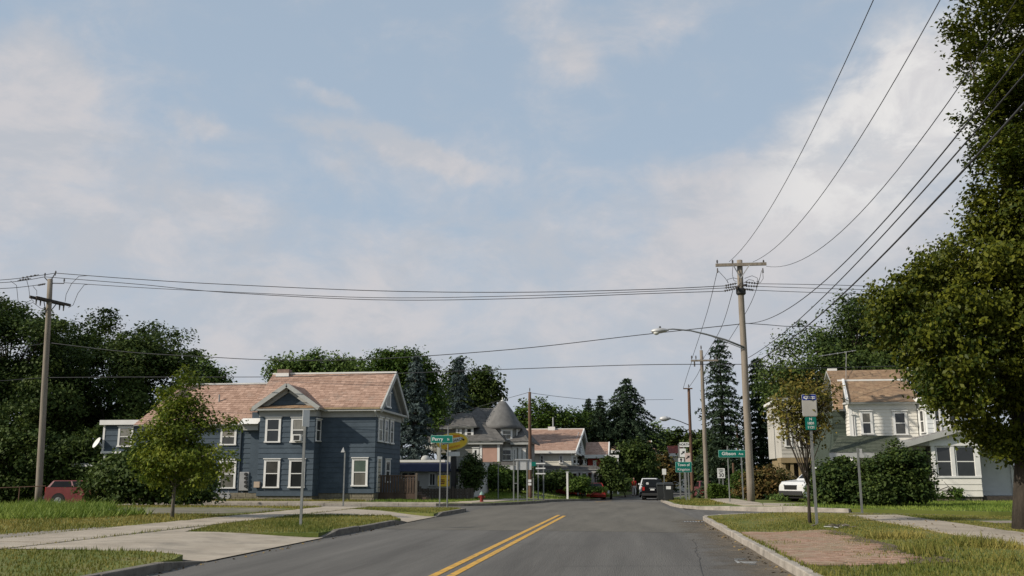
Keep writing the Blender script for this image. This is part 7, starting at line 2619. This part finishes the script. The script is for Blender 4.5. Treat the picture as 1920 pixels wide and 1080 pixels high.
blades('tall_grass', [(-40, 26), (-24, 27), (-18, 28.5), (-17, 32.6), (-22.8, 34.5), (-22, 39), (-24, 41.5), (-40, 42)], 52000, .24, tallgrass_m, 8, w=.022, hv=.5, lean=1.1, lvb=.5, label='tall unmown grass in front of the left wood')
blades('lawn_grass', [(6.4, 42.6), (8.9, 39.8), (13, 37.1), (30, 33.9), (30, 52.3), (8, 56), (9, 46.5)], 44000, .09, tallgrass_m, 9, w=.022, lvb=.5, label='green lawn before the white house')
blades('lawn_grass', [(-33, 51.2), (-15, 51.2), (-15, 53.8), (-33, 53.8)], 9000, .1, blade_m, 10, w=.02, label='thin grass strip at the foot of the blue house')
blades('lawn_grass', [(2.4, 48), (4.6, 47.5), (4.5, 62), (2.2, 62)], 7000, .08, blade_m, 11, w=.02, label='grass around the street signs on the right corner')
blades('lawn_grass', [(-14.5, 51.5), (-9.5, 52), (-8.9, 58), (-14.5, 60)], 7000, .09, tallgrass_m, 12, w=.022, label='grass before the board fence')


# leaf litter along the kerbs and on the pavements
rng = np.random.default_rng(77)
n = 320
side = rng.random(n)
lx = np.where(side < .45, 2.42 - np.abs(rng.normal(0, .12, n)), np.where(side < .7, -7.45 + np.abs(rng.normal(0, .12, n)), rng.uniform(7.0, 8.8, n)))
ly = rng.uniform(12, 34, n)
lz = np.array([(RZ(a, b) + .012) if -7.6 < a < 2.5 else LZ(a, b) + .035 for a, b in zip(lx, ly)])
V = leaf_quads(np.stack([lx, ly, lz], 1), .075, rng, up=2.5)
o = link('leaf_litter', mesh_np('leaf_litter', V, 4, rng.random(n)), mat('dead_leaf', (.10, .06, .025), .9, c2=(.24, .17, .07), scale=3, attr='lv'))
tag(o, 'scattered dead leaves in the gutters and on the pavement', 'leaves', kind='stuff')
notslab = lambda x, y: (np.sin(x * 3.1 + 2 * np.sin(y * .8)) + np.cos(y * 2.3 + x)) > .9
blades('joint_weeds', [(2.7, 15.7), (4.7, 15.7), (4.7, 24.3), (2.7, 24.3)], 1500, .05, blade_m, 21, mask=notslab, label='weeds sprouting between the bricks of the paving')
blades('joint_weeds', [(-12.1, 12), (-11.9, 12), (-11.9, 42), (-12.1, 42)], 1500, .06, blade_m, 22, label='grass creeping over the left pavement edge')
blades('joint_weeds', [(6.9, 12), (7.12, 12), (7.12, 32.8), (6.9, 32.8)], 1800, .06, blade_m, 23, label='grass creeping over the right pavement edge')
blades('joint_weeds', [(-14.15, 12), (-13.9, 12), (-13.9, 42), (-14.15, 42)], 1800, .07, blade_m, 24, label='grass creeping over the inner edge of the left pavement')
blades('joint_weeds', [(2.6, 12), (2.72, 12), (2.72, 34), (2.6, 34)], 1500, .06, blade_m, 25, label='grass hanging over the right kerb')
blades('lawn_grass', [(-13.5, 63), (-7.4, 62.5), (-5.2, 72), (-1.8, 92), (-3, 96), (-12, 80)], 20000, .12, tallgrass_m, 26, w=.03, label='grass bank before the cream gable house')
tree('low_plant', 'low ground cover in front of the red car beside the porch', 'plant', foot(1108, 80), [lob(1096, 918, 12, 5, 79), lob(1112, 919, 14, 5, 79), lob(1128, 918, 10, 5, 79), lob(1072, 918, 12, 4, 79)], 110, 26, .16, 'mid', .03, seed=35, spread=.16, limbs=4, sprig=.2)
